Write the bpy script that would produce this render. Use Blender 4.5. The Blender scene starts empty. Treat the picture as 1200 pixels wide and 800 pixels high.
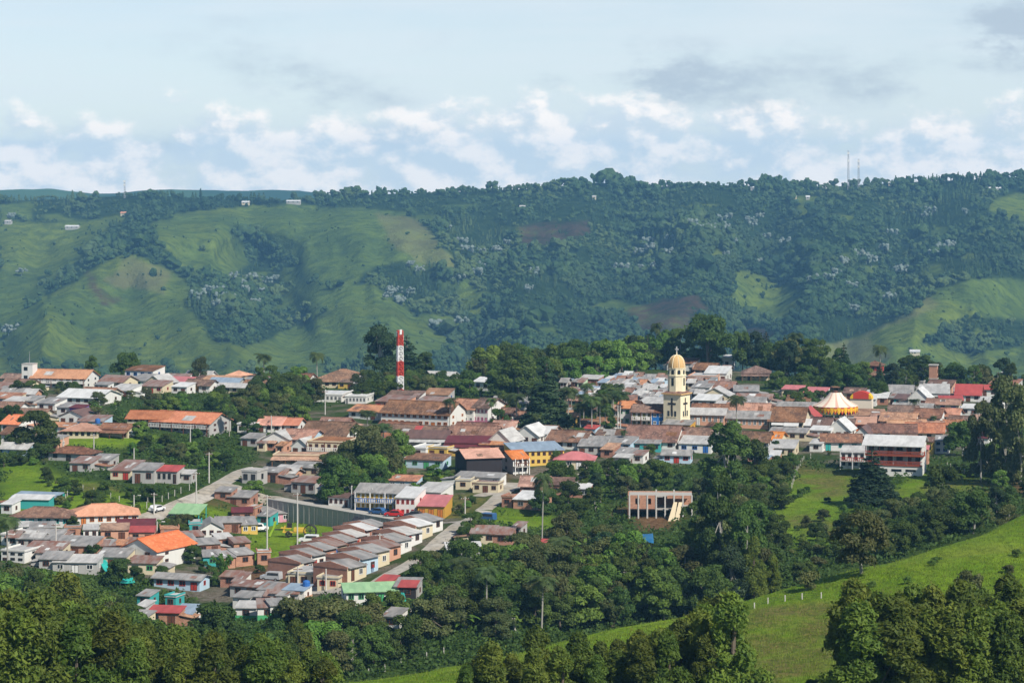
import bpy, math, random
import numpy as np
from mathutils import Vector

# ------------------------------------------------------------------ camera, sky, sun, exposure
SC = bpy.context.scene
COL = SC.collection
R = math.radians
F = 2800.0            # focal length in pixels of the 1200 px wide photograph
HZ = 200.0            # picture row of the level horizon
cam_d = bpy.data.cameras.new('camera')
cam = bpy.data.objects.new('camera', cam_d)
COL.objects.link(cam)
cam_d.sensor_width = 36.0
cam_d.lens = 36.0 * F / 1200.0
cam_d.clip_start = 1.0
cam_d.clip_end = 60000.0
cam_d.shift_y = -(400.0 - HZ) / 1200.0
cam.location = (0, 0, 0)
cam.rotation_euler = (R(90), 0, 0)
SC.camera = cam

SUN_AZ = R(138)       # clockwise from the view direction
SUN_EL = R(43)
sun_d = bpy.data.lights.new('sun', 'SUN')
sun_d.energy = 5.0
sun_d.angle = R(0.6)
sun_d.color = (1.0, 0.94, 0.84)
sun = bpy.data.objects.new('sun', sun_d)
COL.objects.link(sun)
sdir = Vector((math.sin(SUN_AZ) * math.cos(SUN_EL), math.cos(SUN_AZ) * math.cos(SUN_EL), math.sin(SUN_EL)))
sun.rotation_euler = sdir.to_track_quat('Z', 'Y').to_euler()
sun.location = sdir * 300

SC.view_settings.view_transform = 'Standard'
SC.view_settings.look = 'None'
SC.view_settings.exposure = 0.3
SC.view_settings.gamma = 1.0
SC.render.engine = 'CYCLES'
SC.cycles.max_bounces = 5
SC.cycles.diffuse_bounces = 3
SC.cycles.glossy_bounces = 2
SC.cycles.transmission_bounces = 2
SC.cycles.transparent_max_bounces = 6
SC.cycles.volume_bounces = 0
SC.cycles.use_denoising = True
SC.cycles.denoiser = 'OPENIMAGEDENOISE'
SC.cycles.denoising_input_passes = 'RGB_ALBEDO_NORMAL'
SC.cycles.denoising_prefilter = 'ACCURATE'
SC.cycles.sample_clamp_indirect = 3.0

HILLS = True


class NT:
    """small helper to write node trees"""
    def __init__(s, tree):
        s.t = tree
        s.t.nodes.clear()

    def n(s, typ, ins=None, **props):
        nd = s.t.nodes.new(typ)
        for k, v in props.items():
            setattr(nd, k, v)
        for k, v in (ins or {}).items():
            sock = nd.inputs[k]
            if isinstance(v, bpy.types.NodeSocket):
                s.t.links.new(v, sock)
            else:
                sock.default_value = v
        return nd

    def m(s, op, a, b=None, c=None, clamp=False):
        nd = s.t.nodes.new('ShaderNodeMath')
        nd.operation = op
        nd.use_clamp = clamp
        for i, v in enumerate((a, b, c)):
            if v is None:
                continue
            if isinstance(v, bpy.types.NodeSocket):
                s.t.links.new(v, nd.inputs[i])
            else:
                nd.inputs[i].default_value = v
        return nd.outputs[0]

    def mix(s, fac, a, b, blend='MIX'):
        nd = s.t.nodes.new('ShaderNodeMix')
        nd.data_type = 'RGBA'
        nd.blend_type = blend
        nd.clamp_factor = True
        for idx, v in ((0, fac), (6, a), (7, b)):
            if isinstance(v, bpy.types.NodeSocket):
                s.t.links.new(v, nd.inputs[idx])
            elif idx == 0:
                nd.inputs[0].default_value = v
            else:
                nd.inputs[idx].default_value = (*v, 1) if len(v) == 3 else v
        return nd.outputs[2]

    def smooth(s, v, lo, hi):
        nd = s.t.nodes.new('ShaderNodeMapRange')
        nd.interpolation_type = 'SMOOTHSTEP'
        s.t.links.new(v, nd.inputs[0])
        nd.inputs[1].default_value = lo
        nd.inputs[2].default_value = hi
        return nd.outputs[0]

    def noise(s, vec, scale, detail=4, rough=0.55, **kw):
        nd = s.n('ShaderNodeTexNoise', {'Scale': scale, 'Detail': detail, 'Roughness': rough}, **kw)
        if vec is not None:
            s.t.links.new(vec, nd.inputs['Vector'])
        return nd.outputs[0]


def make_world():
    w = bpy.data.worlds.new('World')
    SC.world = w
    w.use_nodes = True
    t = NT(w.node_tree)
    sky = t.n('ShaderNodeTexSky', sky_type='NISHITA', sun_disc=False, sun_elevation=SUN_EL,
              sun_rotation=SUN_AZ, altitude=1900.0, air_density=1.0, dust_density=0.6, ozone_density=2.0)
    tc = t.n('ShaderNodeTexCoord')
    sep = t.n('ShaderNodeSeparateXYZ', {0: tc.outputs['Generated']})
    X, Y, Z = sep.outputs
    ay = t.m('MAXIMUM', t.m('ABSOLUTE', Y), 0.15)
    u = t.m('DIVIDE', X, ay)
    v = t.m('DIVIDE', Z, ay)          # tangent of the elevation
    def vec(su, sv, off=0.0, du=0.0, dv=0.0):
        c = t.n('ShaderNodeCombineXYZ')
        t.t.links.new(t.m('MULTIPLY_ADD', u, su, off + du * su), c.inputs[0])
        t.t.links.new(t.m('MULTIPLY_ADD', v, sv, off * 1.7 + dv * sv), c.inputs[1])
        c.inputs[2].default_value = off
        return c.outputs[0]
    base = t.mix(1.0, sky.outputs[0], (0.090, 0.090, 0.090), 'MULTIPLY')
    # high thin veil
    veil = t.noise(vec(5.0, 60.0, 3.1), 1.0, 6, 0.6)
    veil2 = t.noise(vec(9.0, 26.0, 7.7), 1.0, 5, 0.6)
    vf = t.smooth(t.m('MULTIPLY_ADD', veil2, 0.5, t.m('MULTIPLY', veil, 0.6)), 0.35, 0.8)
    front = t.m('SUBTRACT', 1.0, t.smooth(Z, 0.08, 0.24))
    col = t.mix(t.m('MULTIPLY', front, t.m('MULTIPLY_ADD', vf, 0.42, 0.44)), base, (0.645, 0.715, 0.765))
    # wider pale haze near the skyline
    low = t.m('SUBTRACT', 1.0, t.smooth(v, -0.01, 0.075))
    col = t.mix(t.m('MULTIPLY', low, 0.34), col, (0.62, 0.72, 0.795))
    # grey torn patches
    g1 = t.noise(vec(22.0, 50.0, 11.3), 1.0, 7, 0.62)
    spots = None
    for (px, py, rx, ry, a) in ((785, 90, 85, 34, 1.0), (335, 108, 70, 38, 0.7), (450, 110, 70, 26, .45), (640, 102, 60, 24, 0.6), (1185, 38, 85, 48, 1.5),
                                (930, 118, 130, 30, 0.42), (1060, 108, 80, 26, .45), (300, 20, 90, 16, 0.3), (130, 165, 150, 22, .7), (470, 165, 110, 22, .6), (200, 60, 260, 26, .35), (620, 45, 300, 22, .3), (960, 75, 120, 24, .5)):
        du = t.m('MULTIPLY', t.m('SUBTRACT', u, (px - 600) / F), F / rx)
        dv = t.m('MULTIPLY', t.m('SUBTRACT', v, (HZ - py) / F), F / ry)
        e = t.m('EXPONENT', t.m('MULTIPLY', t.m('ADD', t.m('MULTIPLY', du, du), t.m('MULTIPLY', dv, dv)), -1.0))
        e = t.m('MULTIPLY', e, a)
        spots = e if spots is None else t.m('ADD', spots, e)
    gm = t.smooth(t.m('MULTIPLY', t.m('ADD', spots, 0.0), t.m('MULTIPLY_ADD', g1, 3.2, -0.95)), 0.15, 0.85)
    col = t.mix(t.m('MULTIPLY', gm, 0.80), col, (0.38, 0.465, 0.56))
    # cumulus bank along the skyline, higher to the right
    c1 = t.noise(vec(34.0, 50.0, 21.7), 1.0, 9, 0.58)
    c2 = t.noise(vec(34.0, 50.0, 21.7, 0.004, 0.0055), 1.0, 9, 0.58)
    big = t.noise(vec(6.0, 9.0, 5.2), 1.0, 2, 0.5)
    top = t.m('MULTIPLY_ADD', u, 0.022, 0.0225)
    top = t.m('MULTIPLY_ADD', t.m('SUBTRACT', big, 0.5), 0.034, top)
    inb = t.m('DIVIDE', t.m('SUBTRACT', top, v), 0.016)
    inb = t.m('MINIMUM', t.m('MAXIMUM', inb, -1.6), 0.55)
    cm = t.smooth(t.m('MULTIPLY_ADD', inb, 0.25, c1), 0.40, 0.60)
    lit = t.smooth(t.m('SUBTRACT', c1, c2), -0.09, 0.11)
    ccol = t.mix(lit, (0.56, 0.65, 0.735), (1.02, 0.94, 0.89))
    col = t.mix(t.m('MULTIPLY', cm, 0.74), col, ccol)
    # far above the picture: scattered bright cloud, so the light from the sky is soft
    up = t.smooth(Z, 0.10, 0.30)
    cl = t.noise(tc.outputs['Generated'], 3.0, 5, 0.55)
    col = t.mix(t.m('MULTIPLY', up, t.m('MULTIPLY', t.smooth(cl, 0.48, 0.68), 0.7)), col, t.mix(1.0, (0.34, 0.38, 0.44), (1, 1, 1), 'MULTIPLY'))
    bg = t.n('ShaderNodeBackground', {'Color': col, 'Strength': 1.0})
    out = t.n('ShaderNodeOutputWorld', {'Surface': bg.outputs[0]})
make_world()


# ------------------------------------------------------------------ tags and small tools
def tag(o, label=None, cat=None, group=None, kind=None):
    if label: o['label'] = label
    if cat: o['category'] = cat
    if group: o['group'] = group
    if kind: o['kind'] = kind
    return o


def link(o, parent=None):
    COL.objects.link(o)
    if parent is not None:
        o.parent = parent
    return o


def empty(name, loc, rz=0.0, label=None, cat=None, group=None, scale=None):
    o = bpy.data.objects.new(name, None)
    o.empty_display_size = 0.5
    o.location = loc
    o.rotation_euler = (0, 0, rz)
    if scale is not None:
        o.scale = scale if hasattr(scale, '__len__') else (scale,) * 3
    link(o)
    return tag(o, label, cat, group)


def obj(name, mesh, parent=None, loc=None, rot=None):
    o = bpy.data.objects.new(name, mesh)
    if loc is not None: o.location = loc
    if rot is not None: o.rotation_euler = rot
    return link(o, parent)


def np_mesh(name, V, Fc, mats, mi=None, smooth=False):
    """mesh from numpy vertices and equal-sized faces"""
    V = np.asarray(V, np.float32)
    Fc = np.asarray(Fc, np.int32)
    me = bpy.data.meshes.new(name)
    k = Fc.shape[1]
    me.vertices.add(len(V)); me.vertices.foreach_set('co', V.ravel())
    me.loops.add(Fc.size); me.loops.foreach_set('vertex_index', Fc.ravel())
    me.polygons.add(len(Fc)); me.polygons.foreach_set('loop_start', np.arange(0, Fc.size, k, dtype=np.int32))
    for m in mats: me.materials.append(m)
    if mi is not None: me.polygons.foreach_set('material_index', np.asarray(mi, np.int32))
    me.polygons.foreach_set('use_smooth', np.full(len(Fc), smooth))
    me.update(calc_edges=True)
    return me


class MB:
    """collects boxes, prisms, tubes into one mesh with material slots"""
    def __init__(s):
        s.v, s.f, s.m, s.mats = [], [], [], []

    def mat(s, m):
        if m not in s.mats: s.mats.append(m)
        return s.mats.index(m)

    def poly(s, pts, m):
        b = len(s.v)
        s.v += [tuple(p) for p in pts]
        s.f.append(tuple(range(b, b + len(pts)))); s.m.append(s.mat(m))

    def hexa(s, p, m):          # 4 bottom, 4 top (counter-clockwise seen from above)
        b = len(s.v); s.v += [tuple(q) for q in p]
        k = s.mat(m)
        for f in ((3, 2, 1, 0), (4, 5, 6, 7), (0, 1, 5, 4), (1, 2, 6, 5), (2, 3, 7, 6), (3, 0, 4, 7)):
            s.f.append(tuple(b + i for i in f)); s.m.append(k)

    def box(s, x0, x1, y0, y1, z0, z1, m):
        s.hexa([(x0, y0, z0), (x1, y0, z0), (x1, y1, z0), (x0, y1, z0), (x0, y0, z1), (x1, y0, z1), (x1, y1, z1), (x0, y1, z1)], m)

    def slab(s, pts, th, m):    # quad of 4 points thickened downwards
        s.hexa([(p[0], p[1], p[2] - th) for p in pts] + list(pts), m)

    def prism(s, prof, y0, y1, m, axis='y'):   # profile in x,z extruded along y (or y,z along x)
        n = len(prof); b = len(s.v); k = s.mat(m)
        if axis == 'y':
            s.v += [(p[0], y0, p[1]) for p in prof] + [(p[0], y1, p[1]) for p in prof]
        else:
            s.v += [(y0, p[0], p[1]) for p in prof] + [(y1, p[0], p[1]) for p in prof]
        s.f.append(tuple(range(b, b + n))); s.m.append(k)
        s.f.append(tuple(range(b + 2 * n - 1, b + n - 1, -1))); s.m.append(k)
        for i in range(n):
            j = (i + 1) % n
            s.f.append((b + i, b + n + i, b + n + j, b + j)); s.m.append(k)

    def tube(s, a, c, r0, r1, m, n=6):
        a = Vector(a); c = Vector(c); d = (c - a)
        if d.length < 1e-6: return
        q = d.to_track_quat('Z', 'Y'); b = len(s.v); k = s.mat(m)
        for p, r in ((a, r0), (c, r1)):
            for i in range(n):
                w = 2 * math.pi * i / n
                s.v.append(tuple(p + q @ Vector((math.cos(w) * r, math.sin(w) * r, 0))))
        for i in range(n):
            j = (i + 1) % n
            s.f.append((b + i, b + j, b + n + j, b + n + i)); s.m.append(k)
        s.f.append(tuple(b + n - 1 - i for i in range(n))); s.m.append(k)
        s.f.append(tuple(b + n + i for i in range(n))); s.m.append(k)

    def lathe(s, prof, n, mfun, cx=0, cy=0):   # prof: (radius, z) bottom to top; mfun(ring, sector) -> material
        b = len(s.v)
        for r, z in prof:
            for i in range(n):
                w = 2 * math.pi * (i + .5) / n
                s.v.append((cx + math.cos(w) * r, cy + math.sin(w) * r, z))
        for k in range(len(prof) - 1):
            for i in range(n):
                j = (i + 1) % n
                s.f.append((b + k * n + i, b + k * n + j, b + (k + 1) * n + j, b + (k + 1) * n + i))
                s.m.append(s.mat(mfun(k, i)))

    def mesh(s, name, smooth=False):
        me = bpy.data.meshes.new(name)
        me.from_pydata(s.v, [], s.f)
        for m in s.mats: me.materials.append(m)
        me.polygons.foreach_set('material_index', s.m)
        if smooth: me.polygons.foreach_set('use_smooth', [True] * len(s.f))
        me.update()
        return me

    def build(s, name, parent=None, loc=None, rot=None, smooth=False):
        return obj(name, s.mesh(name, smooth), parent, loc, rot)


# value noise for shapes
def vnoise(x, y, seed=0):
    xi = np.floor(x).astype(np.int64); yi = np.floor(y).astype(np.int64)
    fx = x - xi; fy = y - yi
    fx = fx * fx * (3 - 2 * fx); fy = fy * fy * (3 - 2 * fy)
    def h(a, b):
        n = (a * 374761393 + b * 668265263 + seed * 974711) & 0x7fffffff
        n = ((n ^ (n >> 13)) * 1274126177) & 0x7fffffff
        n = (n ^ (n >> 16)) & 0xffff
        return n / 65535.0
    return (h(xi, yi) * (1 - fx) + h(xi + 1, yi) * fx) * (1 - fy) + (h(xi, yi + 1) * (1 - fx) + h(xi + 1, yi + 1) * fx) * fy


def fbm(x, y, seed=0, octs=5):
    a, s, tot = 1.0, 0.0, 0.0
    for i in range(octs):
        s = s + a * vnoise(x * 2 ** i + 17.3 * i, y * 2 ** i - 9.1 * i, seed + i); tot += a; a *= 0.5
    return s / tot - 0.5


def in_poly(px, py, poly):
    px = np.asarray(px, float); py = np.asarray(py, float)
    ins = np.zeros(px.shape, bool)
    n = len(poly)
    for i in range(n):
        x0, y0 = poly[i]; x1, y1 = poly[(i + 1) % n]
        if y0 == y1: continue
        c = ((y0 > py) != (y1 > py)) & (px < (x1 - x0) * (py - y0) / (y1 - y0) + x0)
        ins ^= c
    return ins


def seg_dist(px, py, pts):
    best = np.full(np.shape(px), 1e9)
    for (x0, y0), (x1, y1) in zip(pts[:-1], pts[1:]):
        dx, dy = x1 - x0, y1 - y0
        t = np.clip(((px - x0) * dx + (py - y0) * dy) / (dx * dx + dy * dy + 1e-9), 0, 1)
        best = np.minimum(best, np.hypot(px - x0 - t * dx, py - y0 - t * dy))
    return best


# ------------------------------------------------------------------ materials
MATS = {}


def P(t, col, rough=0.85, spec=0.2, bump=None, bstr=0.3, bdist=0.1, **extra):
    ins = {'Base Color': col if isinstance(col, bpy.types.NodeSocket) else (*col, 1), 'Roughness': rough, 'Specular IOR Level': spec}
    ins.update(extra)
    p = t.n('ShaderNodeBsdfPrincipled', ins)
    if bump is not None:
        b = t.n('ShaderNodeBump', {'Height': bump, 'Strength': bstr, 'Distance': bdist})
        t.t.links.new(b.outputs[0], p.inputs['Normal'])
    t.n('ShaderNodeOutputMaterial', {'Surface': p.outputs[0]})
    return p


def new_mat(name):
    m = bpy.data.materials.new(name); m.use_nodes = True
    MATS[name] = m
    return m, NT(m.node_tree)


def wall_mat(name, col, dirt=0.35, brick=False):
    m, t = new_mat(name)
    tc = t.n('ShaderNodeTexCoord'); g = t.n('ShaderNodeNewGeometry'); oi = t.n('ShaderNodeObjectInfo')
    off = t.n('ShaderNodeVectorMath', {0: tc.outputs['Object'], 1: t.n('ShaderNodeVectorMath', {0: oi.outputs['Location'], 1: (0.37, 0.37, 0.37)}, operation='MULTIPLY').outputs[0]}, operation='ADD').outputs[0]
    streak = t.n('ShaderNodeMapping', {'Vector': off, 'Scale': (1.0, 1.0, 0.22)}).outputs[0]
    n1 = t.noise(streak, 1.1, 6, 0.65)
    n2 = t.noise(off, 0.35, 3)
    c = tuple(col)
    dark = tuple(x * 0.62 * f for x, f in zip(c, (1.0, 0.97, 0.9)))
    if brick:
        br = t.n('ShaderNodeTexBrick', {'Scale': 1.0, 'Color1': (*c, 1), 'Color2': (c[0] * .72, c[1] * .66, c[2] * .66, 1), 'Mortar': (.40, .33, .28, 1),
                                        'Mortar Size': 0.022, 'Brick Width': 0.5, 'Row Height': 0.22})
        sx = t.n('ShaderNodeSeparateXYZ', {0: tc.outputs['Object']})
        cv = t.n('ShaderNodeCombineXYZ', {0: t.m('ADD', sx.outputs[0], sx.outputs[1]), 1: sx.outputs[2]})
        t.t.links.new(cv.outputs[0], br.inputs['Vector'])
        base = br.outputs[0]
    else:
        base = t.mix(t.m('MULTIPLY', n2, 0.6), c, tuple(x * .86 for x in c))
    colr = t.mix(t.m('MULTIPLY', t.smooth(n1, 0.46, 0.76), dirt), base, dark)
    P(t, colr, 0.9, 0.15, n1, 0.25, 0.02)
    return m


def roof_tile(name, c1, c2, c3):
    m, t = new_mat(name)
    tc = t.n('ShaderNodeTexCoord'); oi = t.n('ShaderNodeObjectInfo')
    off = t.n('ShaderNodeVectorMath', {0: tc.outputs['Object'], 1: t.n('ShaderNodeVectorMath', {0: oi.outputs['Location'], 1: (0.5, 0.5, 0.5)}, operation='MULTIPLY').outputs[0]}, operation='ADD').outputs[0]
    st = t.n('ShaderNodeMapping', {'Vector': off, 'Scale': (1.0, 0.55, 1.0)}).outputs[0]
    n1 = t.noise(st, 0.42, 5, 0.72); n2 = t.noise(st, 1.9, 4, 0.7); n3 = t.noise(off, 0.16, 3, .6)
    rows = t.n('ShaderNodeTexWave', {'Vector': tc.outputs['Object'], 'Scale': 1.3, 'Distortion': 0.8, 'Detail': 1.0}, wave_type='BANDS', bands_direction='X').outputs[1]
    c = t.mix(t.smooth(n1, 0.40, 0.60), c1, c2)
    c = t.mix(t.m('MULTIPLY', t.smooth(n2, 0.50, 0.66), 0.85), c, c3)
    c = t.mix(t.m('MULTIPLY', t.smooth(n3, 0.52, 0.66), 0.55), c, tuple(x * .45 for x in c1))
    c = t.mix(t.m('MULTIPLY', t.smooth(rows, 0.55, 0.95), 0.30), c, t.mix(1.0, c, (0.45, 0.42, 0.42), 'MULTIPLY'))
    r = oi.outputs['Random']
    c = t.n('ShaderNodeHueSaturation', {'Hue': t.m('MULTIPLY_ADD', t.m('FRACT', t.m('MULTIPLY', r, 5.3)), .020, .500), 'Saturation': t.m('MULTIPLY_ADD', t.m('FRACT', t.m('MULTIPLY', r, 9.1)), .38, .66), 'Value': t.m('MULTIPLY_ADD', r, .55, .72), 'Color': c}).outputs[0]
    h = t.m('ADD', t.m('MULTIPLY', rows, 0.6), n2)
    P(t, c, 0.9, 0.12, h, 0.7, 0.10)
    return m


def roof_sheet(name, c1, c2, rust=(0.20, 0.09, 0.05), rustiness=0.3, rough=0.6):
    m, t = new_mat(name)
    tc = t.n('ShaderNodeTexCoord'); oi = t.n('ShaderNodeObjectInfo')
    off = t.n('ShaderNodeVectorMath', {0: tc.outputs['Object'], 1: t.n('ShaderNodeVectorMath', {0: oi.outputs['Location'], 1: (0.5, 0.5, 0.5)}, operation='MULTIPLY').outputs[0]}, operation='ADD').outputs[0]
    st = t.n('ShaderNodeMapping', {'Vector': off, 'Scale': (1.0, 0.25, 1.0)}).outputs[0]
    n1 = t.noise(st, 0.8, 5, 0.65); n2 = t.noise(st, 1.7, 4, 0.6)
    # sheets of slightly different age: cells across the roof
    cell = t.n('ShaderNodeTexVoronoi', {'Vector': t.n('ShaderNodeMapping', {'Vector': off, 'Scale': (0.9, 0.38, 0.4)}).outputs[0], 'Scale': 1.0}, feature='F1', distance='CHEBYCHEV')
    cs = t.n('ShaderNodeSeparateColor', {0: cell.outputs['Color']}).outputs[0]
    wav = t.n('ShaderNodeTexWave', {'Vector': tc.outputs['Object'], 'Scale': 2.2, 'Distortion': 0.0}, wave_type='BANDS', bands_direction='X').outputs[1]
    c = t.mix(t.smooth(n1, 0.35, 0.66), c1, c2)
    c = t.mix(t.m('MULTIPLY', cs, 0.42), c, t.mix(1.0, c, (0.60, 0.60, 0.61), 'MULTIPLY'))
    c = t.mix(t.m('MULTIPLY', t.smooth(n2, 0.55, 0.75), rustiness), c, rust)
    c = t.mix(t.m('MULTIPLY', oi.outputs['Random'], 0.35), c, t.mix(1.0, c, (0.68, 0.67, 0.68), 'MULTIPLY'))
    P(t, c, rough, 0.3, wav, 0.35, 0.05)
    return m


def plain(name, col, rough=0.7, spec=0.25, var=0.25, metallic=0.0, scale=2.0):
    m, t = new_mat(name)
    tc = t.n('ShaderNodeTexCoord')
    n1 = t.noise(tc.outputs['Object'], scale, 4)
    c = t.mix(t.m('MULTIPLY', n1, var), col, tuple(x * .55 for x in col))
    P(t, c, rough, spec, Metallic=metallic)
    return m


for nm, c, d in (('white', (.66, .65, .61), .36), ('cream', (.60, .52, .36), .3), ('yellow', (.62, .42, .10), .25), ('ochre', (.52, .29, .05), .2),
                 ('salmon', (.55, .30, .20), .3), ('grey', (.40, .39, .37), .5), ('green', (.22, .46, .24), .25),
                 ('teal', (.05, .33, .32), .2), ('blue', (.03, .15, .42), .2), ('pink', (.62, .30, .36), .2), ('black', (.035, .030, .032), .3),
                 ('orange', (.58, .16, .03), .2), ('purple', (.20, .10, .36), .2), ('red', (.42, .05, .035), .2), ('palegreen', (.46, .58, .38), .25),
                 ('paleblue', (.42, .55, .64), .3), ('tower_cream', (.78, .69, .48), .3)):
    wall_mat('wall_' + nm, c, d)
wall_mat('wall_brick', (.37, .15, .09), .35, True)
wall_mat('wall_orangebrick', (.47, .21, .115), .3, True)
roof_tile('roof_tile', (.25, .105, .066), (.125, .062, .047), (.36, .19, .125))
roof_tile('roof_orange', (.60, .175, .075), (.50, .14, .06), (.66, .25, .13))
roof_tile('roof_mixed', (.44, .175, .095), (.25, .105, .065), (.52, .27, .17))
roof_sheet('roof_zinc', (.36, .345, .325), (.22, .215, .205), rustiness=.4)
roof_sheet('roof_pale', (.56, .55, .52), (.40, .39, .37), rustiness=.3)
roof_sheet('roof_white', (.68, .68, .66), (.56, .56, .54), rustiness=.10)
roof_sheet('roof_red', (.46, .085, .075), (.38, .07, .062), rustiness=.12)
roof_sheet('roof_pink', (.58, .20, .20), (.50, .165, .165), rustiness=.08)
roof_sheet('roof_darkred', (.16, .03, .035), (.12, .028, .03), rustiness=.12)
roof_sheet('roof_rust', (.30, .24, .21), (.24, .11, .075), rustiness=.85)
roof_sheet('roof_green', (.33, .52, .28), (.26, .45, .24), rustiness=.04)
roof_sheet('roof_blue', (.31, .40, .48), (.25, .32, .40), rustiness=.10)
roof_sheet('roof_black', (.025, .025, .03), (.04, .04, .045), rustiness=.02)
roof_sheet('roof_brown', (.17, .10, .085), (.12, .075, .065), rustiness=.25)
for nm, c in (('brown', (.13, .05, .028)), ('white', (.70, .69, .66)), ('green', (.07, .33, .13)), ('blue', (.03, .13, .40)), ('red', (.40, .045, .03)),
              ('orange', (.52, .17, .035)), ('teal', (.04, .36, .33)), ('yellow', (.65, .42, .05)), ('dark', (.03, .027, .026)), ('grey', (.25, .25, .25)), ('wood', (.22, .12, .065)),
              ('purple', (.22, .08, .36)), ('pink', (.60, .22, .32)), ('cream', (.6, .5, .33)), ('olive', (.17, .17, .035))):
    plain('trim_' + nm, c, 0.6)
plain('metal_grey', (.32, .32, .33), .5, .4, metallic=.3)
plain('concrete', (.42, .40, .36), .95, .1, var=.5, scale=.8)
plain('pole_concrete', (.50, .48, .44), .9, .1)
plain('mast_red', (.52, .065, .04), .5)
plain('mast_white', (.72, .72, .70), .5)
plain('car_white', (.74, .74, .74), .25, .5, var=.1)
plain('car_red', (.45, .02, .02), .25, .5, var=.1)
plain('car_blue', (.03, .10, .24), .3, .5, var=.1)
plain('car_dark', (.03, .035, .045), .3, .5, var=.1)
plain('car_silver', (.40, .42, .44), .3, .5, var=.1)
plain('rubber', (.02, .02, .02), .9)
plain('glass_dark', (.018, .022, .028), .12, .5, var=.1)
plain('tent_white', (.72, .62, .50), .7, var=.12)
plain('tent_pink', (.60, .36, .28), .7, var=.12)
plain('tent_yellow', (.72, .42, .02), .7, var=.12)
plain('tent_red', (.50, .05, .03), .7, var=.12)
plain('dome_ochre', (.60, .38, .16), .7, var=.35)
plain('tarp_teal', (.03, .42, .36), .55)
plain('tarp_blue', (.02, .14, .30), .5)
plain('cloth_a', (.10, .16, .30), .9)
plain('cloth_b', (.55, .55, .55), .9)
plain('skin', (.33, .19, .12), .6)
plain('wire', (.03, .03, .03), .6)
# ------------------------------------------------------------------ the ground the town stands on
def ray(px, py, d):
    return ((px - 600.0) / F * d, d, -(py - HZ) / F * d)


RIDGE = [(380, 806, 283), (420, 800, 285), (500, 780, 295), (600, 757, 310), (700, 738, 325), (800, 722, 338), (870, 712, 348), (930, 688, 356), (1000, 660, 366), (1060, 646, 376), (1130, 628, 386), (1200, 600, 400), (1260, 585, 408)]
TOWN = [(270, 735, 440), (150, 720, 435), (60, 650, 490), (0, 640, 500), (130, 605, 530), (200, 590, 545), (270, 570, 565), (150, 555, 590), (0, 560, 590), (150, 510, 640), (0, 500, 660),
        (100, 470, 730), (60, 455, 780), (0, 450, 800), (270, 460, 770), (-60, 470, 740), (-60, 560, 600), (-60, 660, 480),
        (318, 611, 553), (405, 617, 533), (330, 668, 490), (285, 650, 508), (300, 616, 548), (370, 640, 514), (340, 577, 575), (430, 592, 556), (530, 612, 503), (400, 692, 446), (419, 679, 453), (508, 622, 490), (450, 700, 432), (360, 700, 446),
        (450, 545, 600), (350, 540, 620), (500, 500, 665), (400, 470, 735), (470, 470, 730), (570, 462, 760), (330, 480, 700), (250, 520, 640), (620, 540, 605), (600, 480, 705),
        (700, 500, 665), (795, 497, 660), (760, 440, 820), (700, 450, 790), (850, 450, 790), (650, 570, 575), (590, 585, 548), (750, 545, 600), (900, 535, 620), (830, 530, 625), (1050, 563, 560), (980, 540, 600), (1000, 485, 700), (1100, 480, 710),
        (930, 445, 800), (1150, 465, 780), (1200, 520, 640), (1260, 520, 640), (1260, 460, 780), (1130, 560, 560), (1200, 570, 540), (1000, 450, 800), (900, 560, 575),
        (640, 610, 525), (560, 640, 482), (760, 625, 512), (700, 680, 455), (600, 690, 440), (820, 640, 480), (800, 690, 440), (900, 680, 436), (960, 640, 470), (980, 600, 515), (1100, 600, 510), (1060, 640, 455), (1180, 590, 500),
        (500, 730, 410), (400, 750, 400), (300, 770, 395), (100, 720, 425), (0, 720, 430), (100, 790, 345), (250, 800, 330), (0, 800, 330), (-80, 780, 350)]
FORE = [(1010, 668, 343), (1060, 651, 341), (1130, 646, 338), (1200, 641, 337), (1280, 637, 337), (900, 765, 300), (1000, 722, 312), (1100, 700, 322), (1200, 668, 332), (700, 800, 285), (850, 800, 270), (1000, 805, 262), (1200, 800, 250), (1200, 735, 285), (1280, 700, 300), (560, 805, 275)]
pts = [ray(*p) for p in RIDGE + TOWN + FORE]
for (px, py, d, drop) in ((1075, 650, 355, 2.0), (1130, 647, 356, 3.8), (1200, 642, 358, 4.8), (1280, 638, 358, 5.0)):   # the fold between the two crests
    x, y, z = ray(px, py, d); pts.append((x, y, z - drop))
for (px, py, d) in RIDGE[:9]:            # the ground falls away behind the near ridge
    for dd, drop in ((14, 2.5), (40, 9.0)):
        x, y, z = ray(px, py, d + dd)
        pts.append((x, y, z - drop))
for (px, py, d) in RIDGE[9:]:
    for dd, drop in ((14, 1.5), (40, 5.0)):
        x, y, z = ray(px, py, d + dd)
        pts.append((x, y, z - drop))
pts += [(0, 0, -2.5), (-120, 0, -6), (120, 0, -2), (0, 80, -25), (-150, 100, -38), (150, 100, -27), (0, 180, -47), (-130, 210, -56), (130, 190, -46), (0, -80, -3), (-220, -60, -8), (220, -60, 2), (-60, 250, -58), (60, 232, -54),
        (-320, 300, -72), (320, 260, -48), (320, 380, -56), (-320, 560, -76), (330, 620, -72), (-330, 800, -76), (330, 800, -76), (-30, 930, -92), (60, 880, -73.5), (60, 940, -88), (120, 930, -92), (-130, 900, -88), (-200, 880, -88), (200, 900, -86), (-330, 980, -112), (330, 980, -112), (0, 980, -106), (-200, 980, -112), (200, 980, -110), (-330, 450, -78)]
pts = np.array(pts)


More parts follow.
